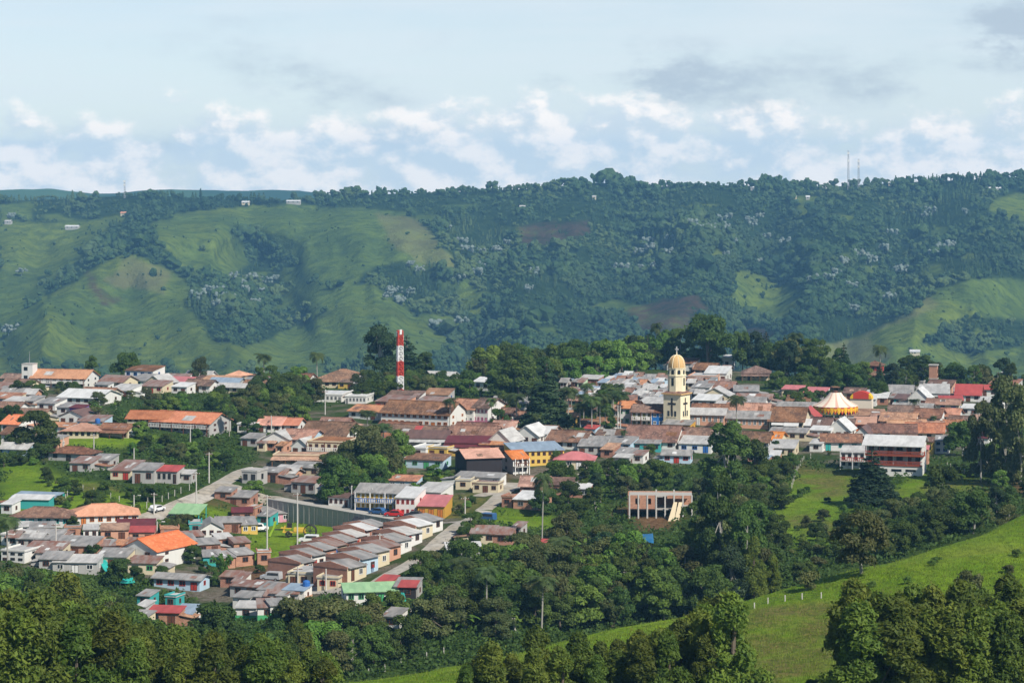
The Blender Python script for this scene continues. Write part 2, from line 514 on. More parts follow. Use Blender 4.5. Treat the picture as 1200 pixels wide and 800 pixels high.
def tps_fit(p, lam=0.02):
    n = len(p); q = p[:, :2] / 100.0
    d = np.hypot(q[:, None, 0] - q[None, :, 0], q[:, None, 1] - q[None, :, 1])
    K = np.where(d > 1e-9, d * d * np.log(d + 1e-12), 0) + lam * np.eye(n)
    Pm = np.c_[np.ones(n), q]
    A = np.block([[K, Pm], [Pm.T, np.zeros((3, 3))]])
    return q, np.linalg.solve(A, np.r_[p[:, 2], 0, 0, 0])


TQ, TW = tps_fit(pts)


def tps(x, y):
    x = np.asarray(x, float) / 100; y = np.asarray(y, float) / 100
    s = TW[-3] + TW[-2] * x + TW[-1] * y
    for i in range(len(TQ)):
        d2 = (x - TQ[i, 0]) ** 2 + (y - TQ[i, 1]) ** 2
        s = s + TW[i] * 0.5 * d2 * np.log(d2 + 1e-12)
    return s


GX = np.arange(-340, 341, 2.0)
GY = np.arange(-80, 1000, 2.0)
MX, MY = np.meshgrid(GX, GY)
GZ = tps(MX, MY)
near = MY < 180
cap = -2.0 - 0.27 * np.maximum(MY, 0)
GZ = np.where(near & (GZ > cap), cap, GZ)
# the retaining wall below the upper road: level ground behind it
ROAD_Z = -77.0
wall_line = [((314 - 600) / F * 558.0, 558.0), ((372 - 600) / F * 545.0, 545.0), ((470 - 600) / F * 523.0, 523.0)]
wl_y = np.interp(MX, [w[0] for w in wall_line], [w[1] for w in wall_line])
behind = (MY > wl_y + 2.9) & (MX > wall_line[0][0] - 1) & (MX < wall_line[-1][0] + 30)
wd = seg_dist(MX, MY, wall_line + [(wall_line[-1][0] + 30, 521.0)])
GZ = np.where(behind & (wd < 30), np.where(wd < 14, ROAD_Z, np.maximum(GZ, ROAD_Z)), GZ)
ahead = (MY <= wl_y + 2.9) & (wd < 7) & (MX > wall_line[0][0] - 1) & (MX < wall_line[-1][0] - 2)
GZ = np.where(ahead, np.minimum(GZ, ROAD_Z - np.interp(MX, [wall_line[0][0], wall_line[-1][0]], [4.4, 2.6])), GZ)
# small bumps away from the town
rough = np.where(MY < 430, 1.0, 0.35)
GZ = GZ + rough * (fbm(MX / 26, MY / 26, 3, 4) * 1.3 + fbm(MX / 7, MY / 7, 9, 3) * 1.0) * np.clip((MY - 60) / 150, 0.3, 1) * np.where(wd < 14, 0, 1)


def gz(x, y):
    fx = np.clip((np.asarray(x, float) - GX[0]) / 2.0, 0, len(GX) - 1.001); fy = np.clip((np.asarray(y, float) - GY[0]) / 2.0, 0, len(GY) - 1.001)
    i = fx.astype(int); j = fy.astype(int); u = fx - i; v = fy - j
    return (GZ[j, i] * (1 - u) + GZ[j, i + 1] * u) * (1 - v) + (GZ[j + 1, i] * (1 - u) + GZ[j + 1, i + 1] * u) * v


DS = np.arange(236.0, 985.0, 0.5)


def hit(px, py, dmin=0.0):
    """where the line of sight through a picture point meets the ground"""
    x = (px - 600.0) / F * DS; z = -(py - HZ) / F * DS
    below = (z <= gz(x, DS)) & (DS >= dmin)
    k = int(np.argmax(below)) if below.any() else int(np.argmin(np.where(DS >= max(dmin, 430), z - gz(x, DS), 1e9)))
    d = float(DS[k])
    return (px - 600.0) / F * d, d, float(gz((px - 600.0) / F * d, d))


TILE = {'T1': (0, 400), 'T2': (300, 370), 'T3': (600, 370), 'T4': (900, 370), 'B1': (0, 560), 'B2': (300, 540), 'B3': (600, 540), 'B4': (900, 540)}


def tp(t, X, Y):
    return TILE[t][0] + X / 4.0, TILE[t][1] + Y / 4.0


def tpoly(t, pts):
    return [tp(t, a, b) for a, b in pts]


# what grows or lies where (picture outlines of the patches on the ground)
GRASS = [[(0, 545), (40, 540), (62, 555), (110, 566), (160, 585), (190, 592), (165, 603), (100, 600), (0, 600)],
         tpoly('T1', [(260, 450), (720, 430), (720, 470), (600, 500), (400, 505), (260, 480)]),
         [(283, 636), (318, 611), (405, 617), (440, 620), (425, 630), (330, 668), (300, 662)],
         tpoly('B1', [(850, 110), (1100, 150), (1010, 195), (870, 165)]),
         tpoly('B3', [(0, 225), (210, 255), (190, 320), (0, 310)]),
         tpoly('B2', [(1080, 270), (1180, 200), (1200, 300), (1120, 300)]),
         tpoly('B4', [(700, 60), (900, 60), (930, 110), (850, 270), (740, 200)]),
         tpoly('B4', [(-20, 240), (100, 130), (130, 60), (400, 70), (400, 190), (330, 290), (280, 410), (100, 400), (-40, 330)]), tpoly('B4', [(560, 130), (720, 50), (920, 60), (950, 120), (860, 290), (640, 300)]),
         tpoly('T2', [(0, 400), (110, 430), (110, 490), (0, 490)]),
         tpoly('B2', [(670, 60), (880, 60), (960, 120), (700, 130)])]
DRY = [tpoly('B4', [(690, 80), (910, 70), (900, 180), (760, 250)]), tpoly('B4', [(20, 250), (200, 240), (330, 300), (250, 340), (60, 300)]), tpoly('B2', [(870, 160), (1110, 150), (1010, 260), (870, 280)]),
       tpoly('B4', [(100, -10), (400, 60), (380, 150), (250, 200), (110, 110)]),
       [(890, 708), (1000, 700), (1010, 740), (960, 800), (880, 800), (860, 730)],
       [(1130, 560), (1180, 570), (1200, 590), (1160, 600)],
       tpoly('T1', [(310, 660), (560, 680), (560, 720), (330, 700)])]
DIRT = [tpoly('B3', [(555, 235), (745, 265), (750, 310), (690, 330), (590, 325)]), tpoly('B3', [(500, 200), (550, 170), (550, 230), (440, 300)]), tpoly('B3', [(720, 260), (800, 200), (800, 250), (740, 300)]),
        tpoly('B1', [(980, 100), (1080, 130), (1090, 155), (960, 110)]),
        tpoly('B4', [(570, 150), (620, 110), (590, 230)]), tpoly('B1', [(1060, 430), (1200, 420), (1200, 500), (1060, 490)]), tpoly('B2', [(0, 480), (150, 500), (130, 600), (0, 590)]),
        [(1185, 545), (1230, 545), (1230, 590), (1190, 580)], tpoly('B2', [(1000, 60), (1200, 40), (1150, 160), (1000, 110)])]
PAVED = [[(290, 560), (330, 490), (420, 470), (560, 470), (640, 440), (700, 440), (860, 430), (900, 455), (1190, 455), (1180, 510), (1110, 535), (1000, 545), (900, 540), (800, 545), (700, 560), (610, 590), (560, 575), (520, 640), (420, 690), (330, 650), (400, 615), (318, 609), (300, 585)],
         [(0, 600), (60, 596), (160, 606), (230, 620), (300, 665), (330, 640), (430, 690), (390, 700), (250, 735), (200, 690), (110, 668), (0, 668)], [(0, 455), (130, 455), (110, 520), (0, 540)], [(160, 440), (300, 440), (300, 462), (170, 462)]]


def ppx(x, y, z):
    yy = np.maximum(y, 5.0)
    return 600 + F * x / yy, HZ - F * z / yy


PX, PY = ppx(MX, MY, GZ)
jx = fbm(MX / 9, MY / 9, 31, 3) * 14; jy = fbm(MX / 9, MY / 9, 37, 3) * 7


def cover(polys):
    c = np.zeros(MX.shape)
    for p in polys:
        c = np.maximum(c, in_poly(PX + jx, PY + jy, p))
    k = c.copy()
    for _ in range(2):
        k[1:-1, 1:-1] = (k[1:-1, 1:-1] * 2 + k[:-2, 1:-1] + k[2:, 1:-1] + k[1:-1, :-2] + k[1:-1, 2:]) / 6
    return k


ridge_d = np.interp(PX, [p[0] for p in RIDGE], [p[2] for p in RIDGE])
c_grass = np.maximum(cover(GRASS), np.clip((ridge_d + 8 - MY) / 6, 0, 1) * ((PX > 380) | (MY < 240)))
c_dry = cover(DRY); c_dirt = cover(DIRT); c_paved = cover(PAVED)


def set_cover(me, chans):
    a = me.color_attributes.new('cover', 'FLOAT_COLOR', 'POINT')
    arr = np.ones((len(me.vertices), 4), np.float32)
    for i, c in enumerate(chans): arr[:, i] = np.asarray(c).ravel()
    a.data.foreach_set('color', arr.ravel())


def ground_mat():
    m, t = new_mat('ground')
    at = t.n('ShaderNodeVertexColor', layer_name='cover')
    sp = t.n('ShaderNodeSeparateColor', {0: at.outputs[0]})
    gr, dry, dirt = sp.outputs; pav = at.outputs[1]
    tc = t.n('ShaderNodeTexCoord'); v = tc.outputs['Object']
    n1 = t.noise(v, 0.09, 5, 0.6); n2 = t.noise(v, 0.8, 5, 0.7); n3 = t.noise(v, 3.5, 3, 0.7); n4 = t.noise(v, 0.028, 3, .5)
    bush = t.mix(t.smooth(n2, 0.35, 0.7), (.032, .062, .012), (.070, .110, .022))
    g = t.mix(t.smooth(n1, 0.35, 0.66), (.135, .245, .010), (.205, .310, .020))
    g = t.mix(t.m('MULTIPLY', t.smooth(n2, 0.46, 0.70), 0.72), g, (.060, .125, .010))
    g = t.mix(t.m('MULTIPLY', t.smooth(n4, 0.52, 0.66), 0.45), g, (.21, .225, .042))
    g = t.mix(t.m('MULTIPLY', t.smooth(n3, 0.50, 0.72), 0.55), g, (.220, .260, .060))
    d = t.mix(t.smooth(n2, 0.38, 0.68), (.200, .175, .055), (.075, .105, .020))
    e = t.mix(t.smooth(n2, 0.35, 0.65), (.22, .13, .065), (.115, .062, .034))
    p = t.mix(t.smooth(n1, 0.40, 0.58), t.mix(t.smooth(n2, 0.35, 0.65), (.21, .185, .145), (.12, .10, .07)), (.045, .075, .018))
    c = t.mix(pav, bush, p)
    c = t.mix(gr, c, g); c = t.mix(t.m('MULTIPLY', dry, t.smooth(n1, 0.36, 0.56)), c, d); c = t.mix(dirt, c, e)
    wv = t.n('ShaderNodeTexWave', {'Vector': t.n('ShaderNodeMapping', {'Vector': v, 'Scale': (.35, .35, 1.0)}).outputs[0], 'Scale': 0.55, 'Distortion': 5.0, 'Detail': 3.0, 'Detail Scale': 1.2}, wave_type='BANDS', bands_direction='Z').outputs[1]
    c = t.mix(t.m('MULTIPLY', t.m('MULTIPLY', gr, t.smooth(wv, .62, .95)), .32), c, (.085, .125, .020))
    P(t, c, 0.95, 0.05, t.m('ADD', n2, t.m('MULTIPLY', n3, 0.5)), 1.0, 0.8)
    return m


def grid_mesh(name, X, Y, Z, mats, smooth=True):
    h, w = X.shape
    V = np.c_[X.ravel(), Y.ravel(), Z.ravel()]
    i = np.arange(h * w).reshape(h, w)
    Fc = np.c_[i[:-1, :-1].ravel(), i[:-1, 1:].ravel(), i[1:, 1:].ravel(), i[1:, :-1].ravel()]
    return np_mesh(name, V, Fc, mats, smooth=smooth)


gm = grid_mesh('ground', MX, MY, GZ, [ground_mat()])
set_cover(gm, (c_grass, c_dry, c_dirt))
arr = np.zeros(len(gm.vertices) * 4, np.float32)
gm.color_attributes['cover'].data.foreach_get('color', arr); arr[3::4] = c_paved.ravel(); gm.color_attributes['cover'].data.foreach_set('color', arr)
tag(obj('ground', gm), kind='structure')


# ------------------------------------------------------------------ the hills across the valley
SKYLINE = [(-200, 240), (-60, 238), (0, 236), (60, 234), (110, 231), (170, 229), (230, 232), (300, 236), (350, 234), (400, 229), (470, 227), (560, 224), (630, 221), (700, 214), (760, 219), (830, 217), (900, 218), (960, 220), (1020, 216), (1080, 213), (1130, 211), (1200, 207), (1400, 202)]
SPURS = [  # picture line of a spur (+) or gully (-), half width, metres nearer
    ([(200, 248), (300, 243), (420, 246), (500, 262), (540, 312)], 42, 100), ([(320, 252), (240, 262), (165, 290), (110, 330), (40, 380)], 34, 85),
    ([(165, 292), (200, 330), (235, 380), (270, 430)], 40, 70), ([(430, 262), (440, 310), (420, 370), (460, 420)], 38, 60),
    ([(288, 262), (305, 310), (330, 350), (350, 390)], 26, -75), ([(560, 300), (540, 350), (560, 420)], 36, -70), ([(60, 300), (20, 350), (0, 420)], 30, -55),
    ([(640, 235), (650, 290), (620, 350), (640, 420)], 44, 70), ([(740, 240), (720, 310), (690, 370)], 30, -60), ([(815, 245), (820, 310), (815, 350), (760, 410)], 40, 85),
    ([(900, 260), (905, 330), (870, 400)], 30, -65), ([(980, 240), (990, 300), (960, 370), (935, 420)], 34, 70), ([(1060, 250), (1050, 320), (985, 400)], 28, -60),
    ([(1150, 240), (1170, 300), (1110, 345), (1040, 400)], 44, 85), ([(1250, 260), (1220, 350), (1150, 430)], 30, -40)]
HP = np.arange(-150, 1351, 3.0)
HT = np.linspace(0, 1, 130)
HPX, HTT = np.meshgrid(HP, HT)
sky_row = np.interp(HPX, [p[0] for p in SKYLINE], [p[1] for p in SKYLINE])
BOT = 520.0
HPY = BOT + (sky_row - BOT) * HTT
rel = (445 - HPY) / (445 - sky_row)
HD = 2280 + 1150 * np.clip(rel, -0.5, 1.05)
HD = np.where(rel < 0, 2280 + 1100 * rel, HD)
for line, w, amp in SPURS:
    d = seg_dist(HPX, HPY, line)
    HD = HD - 1.4 * amp * np.exp(-(d / w) ** 2) * np.clip(HTT * 3, 0, 1) * np.clip((1 - HTT) * 6, 0.25, 1)
HD = HD + (np.abs(fbm(HPX / 110, HPY / 190, 51, 4)) * 330 - 55 + fbm(HPX / 34, HPY / 60, 77, 3) * 30) * np.clip(HTT * 3, 0, 1) * np.clip((1 - HTT) * 5, 0, 1)
# keep it a hillside: every higher row lies farther away
for r in range(1, HD.shape[0]):
    HD[r] = np.maximum(HD[r], HD[r - 1] + 0.9)
HX = (HPX - 600) / F * HD; HZZ = -(HPY - HZ) / F * HD

HG = [[(180, 262), (205, 250), (260, 244), (340, 240), (420, 243), (480, 250), (515, 280), (546, 320), (505, 314), (470, 304), (440, 312), (415, 335), (380, 336), (345, 304), (318, 285), (280, 262), (272, 268), (292, 308), (262, 330), (215, 315), (190, 285)],
      [(150, 295), (60, 345), (20, 392), (60, 425), (150, 432), (230, 432), (265, 422), (215, 352), (218, 325)],
      [(0, 256), (60, 262), (150, 250), (112, 290), (62, 325), (0, 318)],
      [(345, 382), (395, 366), (465, 388), (430, 424), (340, 432), (260, 432), (290, 405)],
      [(330, 335), (385, 340), (430, 330), (490, 370), (530, 400), (500, 430), (430, 420), (400, 372)],
      [(850, 322), (880, 315), (942, 345), (930, 382), (865, 360)],
      [(1095, 340), (1150, 325), (1210, 330), (1210, 375), (1130, 372), (1080, 400), (1120, 415), (1210, 405), (1210, 450), (955, 445), (930, 412), (1000, 396), (1062, 372)],
      [(1150, 235), (1210, 226), (1210, 262), (1160, 250)], [(0, 238), (40, 236), (40, 256), (0, 256)], [(0, 322), (45, 330), (20, 380), (0, 400)], [(545, 322), (575, 345), (560, 380), (530, 350)],
      [(930, 232), (955, 230), (950, 250), (935, 255)]]
HDRY = [tpoly('B4', [(690, 80), (910, 70), (900, 180), (760, 250)]), tpoly('B4', [(20, 250), (200, 240), (330, 300), (250, 340), (60, 300)]), [(936, 406), (1020, 394), (1045, 420), (960, 432)], [(440, 250), (490, 255), (545, 318), (500, 310), (460, 290)], [(1020, 355), (1080, 335), (1100, 360), (1010, 395)], [(150, 300), (200, 318), (190, 345), (120, 330)]]
HE = [[(605, 263), (690, 258), (690, 276), (615, 292)], [(735, 362), (815, 344), (830, 360), (800, 398), (748, 386)], [(866, 378), (925, 392), (905, 408), (870, 400)], [(98, 318), (108, 322), (120, 345), (145, 352), (120, 360), (110, 340)]]
hjx = fbm(HPX / 20, HPY / 16, 5, 4) * 16; hjy = fbm(HPX / 20, HPY / 16, 15, 4) * 8


def hcover(polys, n=1):
    c = np.zeros(HPX.shape)
    for p in polys: c = np.maximum(c, in_poly(HPX + hjx, HPY + hjy, p))
    for _ in range(n): c[1:-1, 1:-1] = (c[1:-1, 1:-1] * 2 + c[:-2, 1:-1] + c[2:, 1:-1] + c[1:-1, :-2] + c[1:-1, 2:]) / 6
    return c


h_grass = hcover(HG); h_dry = hcover(HDRY); h_earth = hcover(HE)
glade = np.clip((vnoise(HPX / 38 + fbm(HPX / 15, HPY / 9, 2, 3), HPY / 15, 123) - .76) * 9, 0, 1) * (HPY > 240)
h_grass = np.maximum(h_grass, glade * .8)
# rough scrub on the left-hand hills
HW_ = [[(205, 300), (250, 318), (300, 318), (345, 335), (365, 370), (345, 395), (290, 405), (240, 395), (215, 360)], [(385, 300), (480, 305), (545, 330), (560, 440), (470, 430), (440, 395), (390, 380)], [(40, 265), (75, 262), (75, 310), (45, 330)], [(90, 300), (150, 272), (175, 285), (130, 315), (60, 360), (50, 345)]]
h_wood = hcover(HW_)
h_scrub = ((HPX < 400) & (HPY > 318) & (h_wood < .4) & (h_grass < .5)) * 1.0
h_grass = np.maximum(h_grass, h_scrub * .75)


def hill_mat():
    m, t = new_mat('hill_cover')
    at = t.n('ShaderNodeVertexColor', layer_name='cover')
    gr, dry, earth = t.n('ShaderNodeSeparateColor', {0: at.outputs[0]}).outputs
    v = t.n('ShaderNodeTexCoord').outputs['Object']
    n1 = t.noise(v, 0.012, 6, 0.7); n2 = t.noise(v, 0.06, 6, 0.75); n3 = t.noise(v, 0.0035, 3)
    wood = t.mix(t.smooth(n2, 0.38, 0.66), (.014, .030, .012), (.034, .060, .020))
    g = t.mix(t.smooth(n1, 0.34, 0.66), (.135, .195, .036), (.075, .120, .028))
    g = t.mix(t.m('MULTIPLY', t.smooth(n2, 0.44, 0.62), 0.80), g, (.048, .080, .026))
    g = t.mix(t.smooth(n3, 0.45, 0.60), g, t.mix(1.0, g, (1.25, 1.12, 0.9), 'MULTIPLY'))
    g = t.mix(t.m('MULTIPLY', dry, .8), g, t.mix(t.smooth(n1, .4, .6), (.19, .205, .065), (.15, .145, .06)))
    c = t.mix(gr, wood, g)
    c = t.mix(t.m('MULTIPLY', earth, t.m('MULTIPLY', t.smooth(n2, .3, .62), .8)), c, t.mix(t.smooth(n1, .35, .65), (.115, .052, .040), (.070, .040, .030)))
    P(t, c, 1.0, 0.0, n2, 1.0, 9.0)
    return m


hm = grid_mesh('hills', HX, HD, HZZ, [hill_mat()])
set_cover(hm, (h_grass, h_dry, h_earth))
tag(obj('hills', hm), kind='structure')

# valley floor between the town and the hills, and the land behind the first ridge
m_far, t_ = new_mat('far_land')
v_ = t_.n('ShaderNodeTexCoord').outputs['Object']
P(t_, t_.mix(t_.smooth(t_.noise(v_, 0.004, 6, .6), .4, .6), (.022, .045, .016), (.050, .090, .022)), 1.0, 0.0)
vx = np.linspace(-1500, 1500, 60); vy = np.array([985, 1060, 1200, 1400, 1700, 2000, 2300.0])
VX, VY = np.meshgrid(vx, vy)
edge = gz(np.clip(VX, -339, 339), np.full(VX.shape, 985.0)) - 0.5
VZ = edge + (-215 - edge) * np.clip((VY - 985) / 700, 0, 1) ** 0.8
tag(obj('valley_floor', grid_mesh('valley_floor', VX, VY, VZ, [m_far])), kind='structure')
sx = np.r_[np.linspace(-1800, -338, 30)]
for sgn, nm in ((-1, 'slope'), (1, 'slope')):
    SX, SY = np.meshgrid(sgn * np.linspace(338, 1500, 24), np.linspace(-80, 990, 50))
    SZ = gz(np.clip(SX, -339, 339), SY) - (np.abs(SX) - 338) * 0.06 - 0.3 + fbm(SX / 90, SY / 90, 8, 3) * 6 * np.clip((np.abs(SX) - 338) / 60, 0, 1)
    tag(obj('side_slope', grid_mesh('side_slope', SX, SY, SZ, [m_far])), kind='structure')


def far_range(name, line, d0, d1, seed, rough_px):
    px = np.arange(-250, 1451, 6.0)
    row = np.interp(px, [p[0] for p in line], [p[1] for p in line]) + fbm(px / 60, px * 0 + seed, seed, 5) * rough_px
    t = np.linspace(0, 1, 12)[:, None]
    d = d0 + (d1 - d0) * t + fbm(px[None] / 40 + t * 3, t * 4 + px[None] * 0, seed + 3, 4) * 500 * (1 - t)
    rows = 330 + (row[None] - 330) * t
    x = (px[None] - 600) / F * d; z = -(rows - HZ) / F * d
    tag(obj(name, grid_mesh(name, x, d, z, [m_far])), kind='structure')


far_range('hills', [(-200, 222), (0, 224), (60, 220), (110, 227), (200, 222), (280, 225), (350, 224), (420, 234), (1400, 240)], 4300, 5200, 4, 5)

# the air: a closed box of even haze
hb = MB()
HAZE_M = bpy.data.materials.new('haze_air'); HAZE_M.use_nodes = True
t_ = NT(HAZE_M.node_tree)
vol = t_.n('ShaderNodeVolumePrincipled', {'Color': (0.26, 0.61, 0.97, 1), 'Density': 0.000095, 'Anisotropy': 0.0})
t_.n('ShaderNodeOutputMaterial', {'Volume': vol.outputs[0]})
hb.box(-4200, 4200, -300, 5300, -420, 60, HAZE_M)
tag(hb.build('haze'), kind='stuff')
# ------------------------------------------------------------------ woods on the far hillside
def ico(sub=0):
    p = (1 + 5 ** .5) / 2
    v = np.array([(-1, p, 0), (1, p, 0), (-1, -p, 0), (1, -p, 0), (0, -1, p), (0, 1, p), (0, -1, -p), (0, 1, -p), (p, 0, -1), (p, 0, 1), (-p, 0, -1), (-p, 0, 1)], float)
    f = [(0, 11, 5), (0, 5, 1), (0, 1, 7), (0, 7, 10), (0, 10, 11), (1, 5, 9), (5, 11, 4), (11, 10, 2), (10, 7, 6), (7, 1, 8), (3, 9, 4), (3, 4, 2), (3, 2, 6), (3, 6, 8), (3, 8, 9), (4, 9, 5), (2, 4, 11), (6, 2, 10), (8, 6, 7), (9, 8, 1)]
    v /= np.linalg.norm(v[0])
    for _ in range(sub):
        cache = {}; v = list(map(tuple, v)); nf = []
        def mid(a, b):
            k = (min(a, b), max(a, b))
            if k not in cache:
                w = np.array(v[a]) + np.array(v[b]); w /= np.linalg.norm(w); v.append(tuple(w)); cache[k] = len(v) - 1
            return cache[k]
        for a, b, c in f:
            x, y, z = mid(a, b), mid(b, c), mid(c, a)
            nf += [(a, x, z), (b, y, x), (c, z, y), (x, y, z)]
        f = nf; v = np.array(v)
    return np.array(v), np.array(f)


IV, IF = ico(0)
rng = np.random.default_rng(7)


def lump_tree(kind):
    """a small far tree of several ragged lumps, unit height"""
    V, Fc = [], []
    if kind == 'pine': ls = [((0, 0, .3), .20), ((0, 0, .52), .20), ((.03, 0, .72), .15), ((0, 0, .9), .09)]
    elif kind == 'silver': ls = [((rng.uniform(-.48, .48), rng.uniform(-.4, .4), .62 + rng.uniform(-.22, .22)), rng.uniform(.10, .19)) for _ in range(16)]
    elif kind == 'flat': ls = [((rng.uniform(-.5, .5), rng.uniform(-.5, .5), .74 + rng.uniform(-.08, .1)), rng.uniform(.17, .27)) for _ in range(7)]
    else: ls = [((rng.uniform(-.3, .3), rng.uniform(-.3, .3), .42 + rng.uniform(-.15, .38)), rng.uniform(.2, .34)) for _ in range(6)]
    for c, r in ls:
        j = IV * (1 + rng.uniform(-.34, .34, (12, 1))) * r
        if kind == 'flat': j[:, 2] *= .62
        V.append(j + np.array(c)); Fc.append(IF + 12 * (len(V) - 1))
    tv = np.array([(-.03, -.03, -.1), (.03, -.03, -.1), (0, .04, -.1), (0, 0, .7)])
    V.append(tv); n0 = 12 * len(ls); Fc.append(np.array([(0, 1, 3), (1, 2, 3), (2, 0, 3)]) + n0)
    return np.concatenate(V), np.concatenate(Fc)


def merge_copies(protos, places):
    Vs, Fs, n = [], [], 0
    for k, (x, y, z, h, w, a) in places:
        v, f = protos[k]
        c, s = math.cos(a), math.sin(a)
        vv = np.empty_like(v)
        vv[:, 0] = (v[:, 0] * c - v[:, 1] * s) * w + x; vv[:, 1] = (v[:, 0] * s + v[:, 1] * c) * w + y; vv[:, 2] = v[:, 2] * h + z
        Vs.append(vv); Fs.append(f + n); n += len(v)
    return np.concatenate(Vs), np.concatenate(Fs)


def wood_mat(name, c1, c2, c3, sc):
    m, t = new_mat(name)
    v = t.n('ShaderNodeTexCoord').outputs['Object']
    n1 = t.noise(v, sc, 2, .5); n2 = t.noise(v, sc * .12, 4); n3 = t.noise(v, sc * 5, 3, .7)
    c = t.mix(t.smooth(n1, .38, .62), c1, c2); c = t.mix(t.smooth(n2, .50, .62), c, c3); c = t.mix(t.smooth(t.noise(v, sc * .06, 3), .50, .62), c, t.mix(1.0, c, (.55, .64, .78), 'MULTIPLY'))
    c = t.mix(t.m('MULTIPLY', t.smooth(n3, .42, .66), .5), c, t.mix(1.0, c, (1.6, 1.55, 1.3), 'MULTIPLY'))
    P(t, c, .9, .1, n3, .8, 1.5)
    return m


M_WOOD = wood_mat('far_foliage', (.022, .047, .018), (.046, .080, .027), (.068, .100, .034), .06)
M_SILVER = wood_mat('silver_foliage', (.17, .20, .185), (.07, .11, .08), (.27, .29, .28), .3)


def hill_at(px, py):
    """ground of the hillside seen at a picture point"""
    i = int(round((px - HP[0]) / 3.0)); i = min(max(i, 0), len(HP) - 1)
    k = int(np.argmin(np.abs(HPY[:, i] - py)))
    return HX[k, i] + (px - HP[i]) / F * HD[k, i], HD[k, i], HZZ[k, i], k, i


protos = {('r', i): lump_tree('round') for i in range(8)}
protos.update({('p', i): lump_tree('pine') for i in range(4)})
protos.update({('f', i): lump_tree('flat') for i in range(4)})
pl = []
for _ in range(34000):
    px = rng.uniform(-60, 1260); py = rng.uniform(208, 455)
    x, y, z, k, i = hill_at(px, py)
    if abs(HPY[k, i] - py) > 3: continue
    cov = max(h_grass[k, i] - h_scrub[k, i], h_earth[k, i])
    if h_scrub[k, i] > .5 and rng.random() > .10 + .5 * max(0, float(vnoise(np.array(px / 26.0), np.array(py / 14.0), 61)) - .45): continue
    dens = 0.62 + 1.5 * vnoise(np.array(px / 22.0), np.array(py / 13.0), 3) - .45
    if cov > .5 and rng.random() > (.035 if vnoise(np.array(px / 30.0), np.array(py / 18.0), 8) < .74 else .22): continue
    if cov <= .5 and rng.random() > dens: continue
    if cov > .5 and rng.random() < .7: cov = 1.4
    h = (.45 if cov > 1 else 1) * (.55 + 1.0 * float(vnoise(np.array(px / 48.0), np.array(py / 20.0), 91))) * .62 * (4.5 + 12 * rng.random() ** 1.6 + 8 * float(vnoise(np.array(px / 60.0), np.array(py / 30.0), 44)) ** 3) * (.55 if cov > .5 else 1)
    if cov <= .5 and rng.random() < .3: h *= .6
    if rng.random() < .05: h *= 1.7
    w = h * rng.uniform(.7, 1.3)
    ty = 'p' if vnoise(np.array(px / 70.0), np.array(py / 26.0), 55) > .72 or rng.random() < .08 else 'r'
    pl.append(((ty, int(rng.integers(4 if ty == 'p' else 8))), (x + rng.uniform(-4, 4), y + rng.uniform(-6, 6), z - 1, h, w if ty == 'r' else h * .8, rng.uniform(0, 6.28))))
px = -60.0
while px < 1260:      # the tree line on the skyline
    px += rng.uniform(.8, 7.0)
    n = vnoise(np.array(px / 28.0), np.array(1.0), 21)
    if px < 150 and n < .45: continue
    row = np.interp(px, [p[0] for p in SKYLINE], [p[1] for p in SKYLINE])
    x, y, z, k, i = hill_at(px, row)
    h = (3 + 12 * n * rng.uniform(.5, 1.1))
    ty = 'p' if (160 < px < 350 and rng.random() < .7) or rng.random() < .25 else ('f' if rng.random() < .3 else 'r')
    pl.append(((ty, int(rng.integers(4))), (x, y - rng.uniform(0, 30), z - 2, h, h * rng.uniform(.7, 1.2), rng.uniform(0, 6.28))))
V, Fc = merge_copies(protos, pl)
tag(obj('hill_forest', np_mesh('hill_forest', V, Fc, [M_WOOD])), 'dense dark wood covering the far hillside', 'forest', kind='stuff')

SILVER = [(470, 395), (490, 385), (507, 390), (517, 405), (504, 422), (570, 370), (590, 355), (605, 387), (625, 360), (642, 358), (595, 410), (920, 385), (907, 397), (955, 385), (940, 408), (1080, 268), (1168, 292), (1130, 290), (1045, 240), (960, 322), (1075, 355), (50, 340), (20, 482), (547, 350), (575, 385), (1025, 467), (1078, 460), (545, 400), (458, 400), (1115, 345), (1095, 290), (1125, 325), (1190, 270), (985, 335), (24, 213),
          (1625, 230), (1640, 237), (1662, 235), (1690, 215), (1707, 213), (1700, 238), (1758, 216), (1780, 208), (1766, 227), (1720, 272), (1520, 270), (1527, 286), (1535, 325), (1570, 290), (1795, 260), (1780, 315), (1850, 335), (1905, 362), (1925, 355), (1945, 357), (1960, 345), (1995, 376), (2030, 308), (2042, 318), (2070, 290), (2090, 250), (2170, 207), (2184, 200), (2212, 290), (2230, 280), (2262, 200), (2085, 402), (2000, 425), (1840, 268), (1505, 330), (1575, 265), (1690, 228), (1500, 290), (2015, 300), (1700, 300), (1455, 330), (1240, 380), (2110, 340), (1250, 345), (1980, 320), (2195, 300)]
sp = [np_mesh('silver_tree', *(lambda q: (q[0], q[1]))(lump_tree('silver')), [M_SILVER]) for _ in range(5)]
FAR_TREES = []
for i, (X, Y) in enumerate(SILVER):
    px = X / 2 if X < 1210 else 600 + (X - 1200) / 2
    x, y, z, _, _ = hill_at(px, 150 + Y / 2 + 4)
    o = obj('silver_tree', sp[i % 5], None, (x, y, z), (0, 0, rng.uniform(0, 6)))
    h = rng.uniform(11, 16); w = h * rng.uniform(.85, 1.25)
    o.scale = (w, w, h)
    FAR_TREES.append(o)

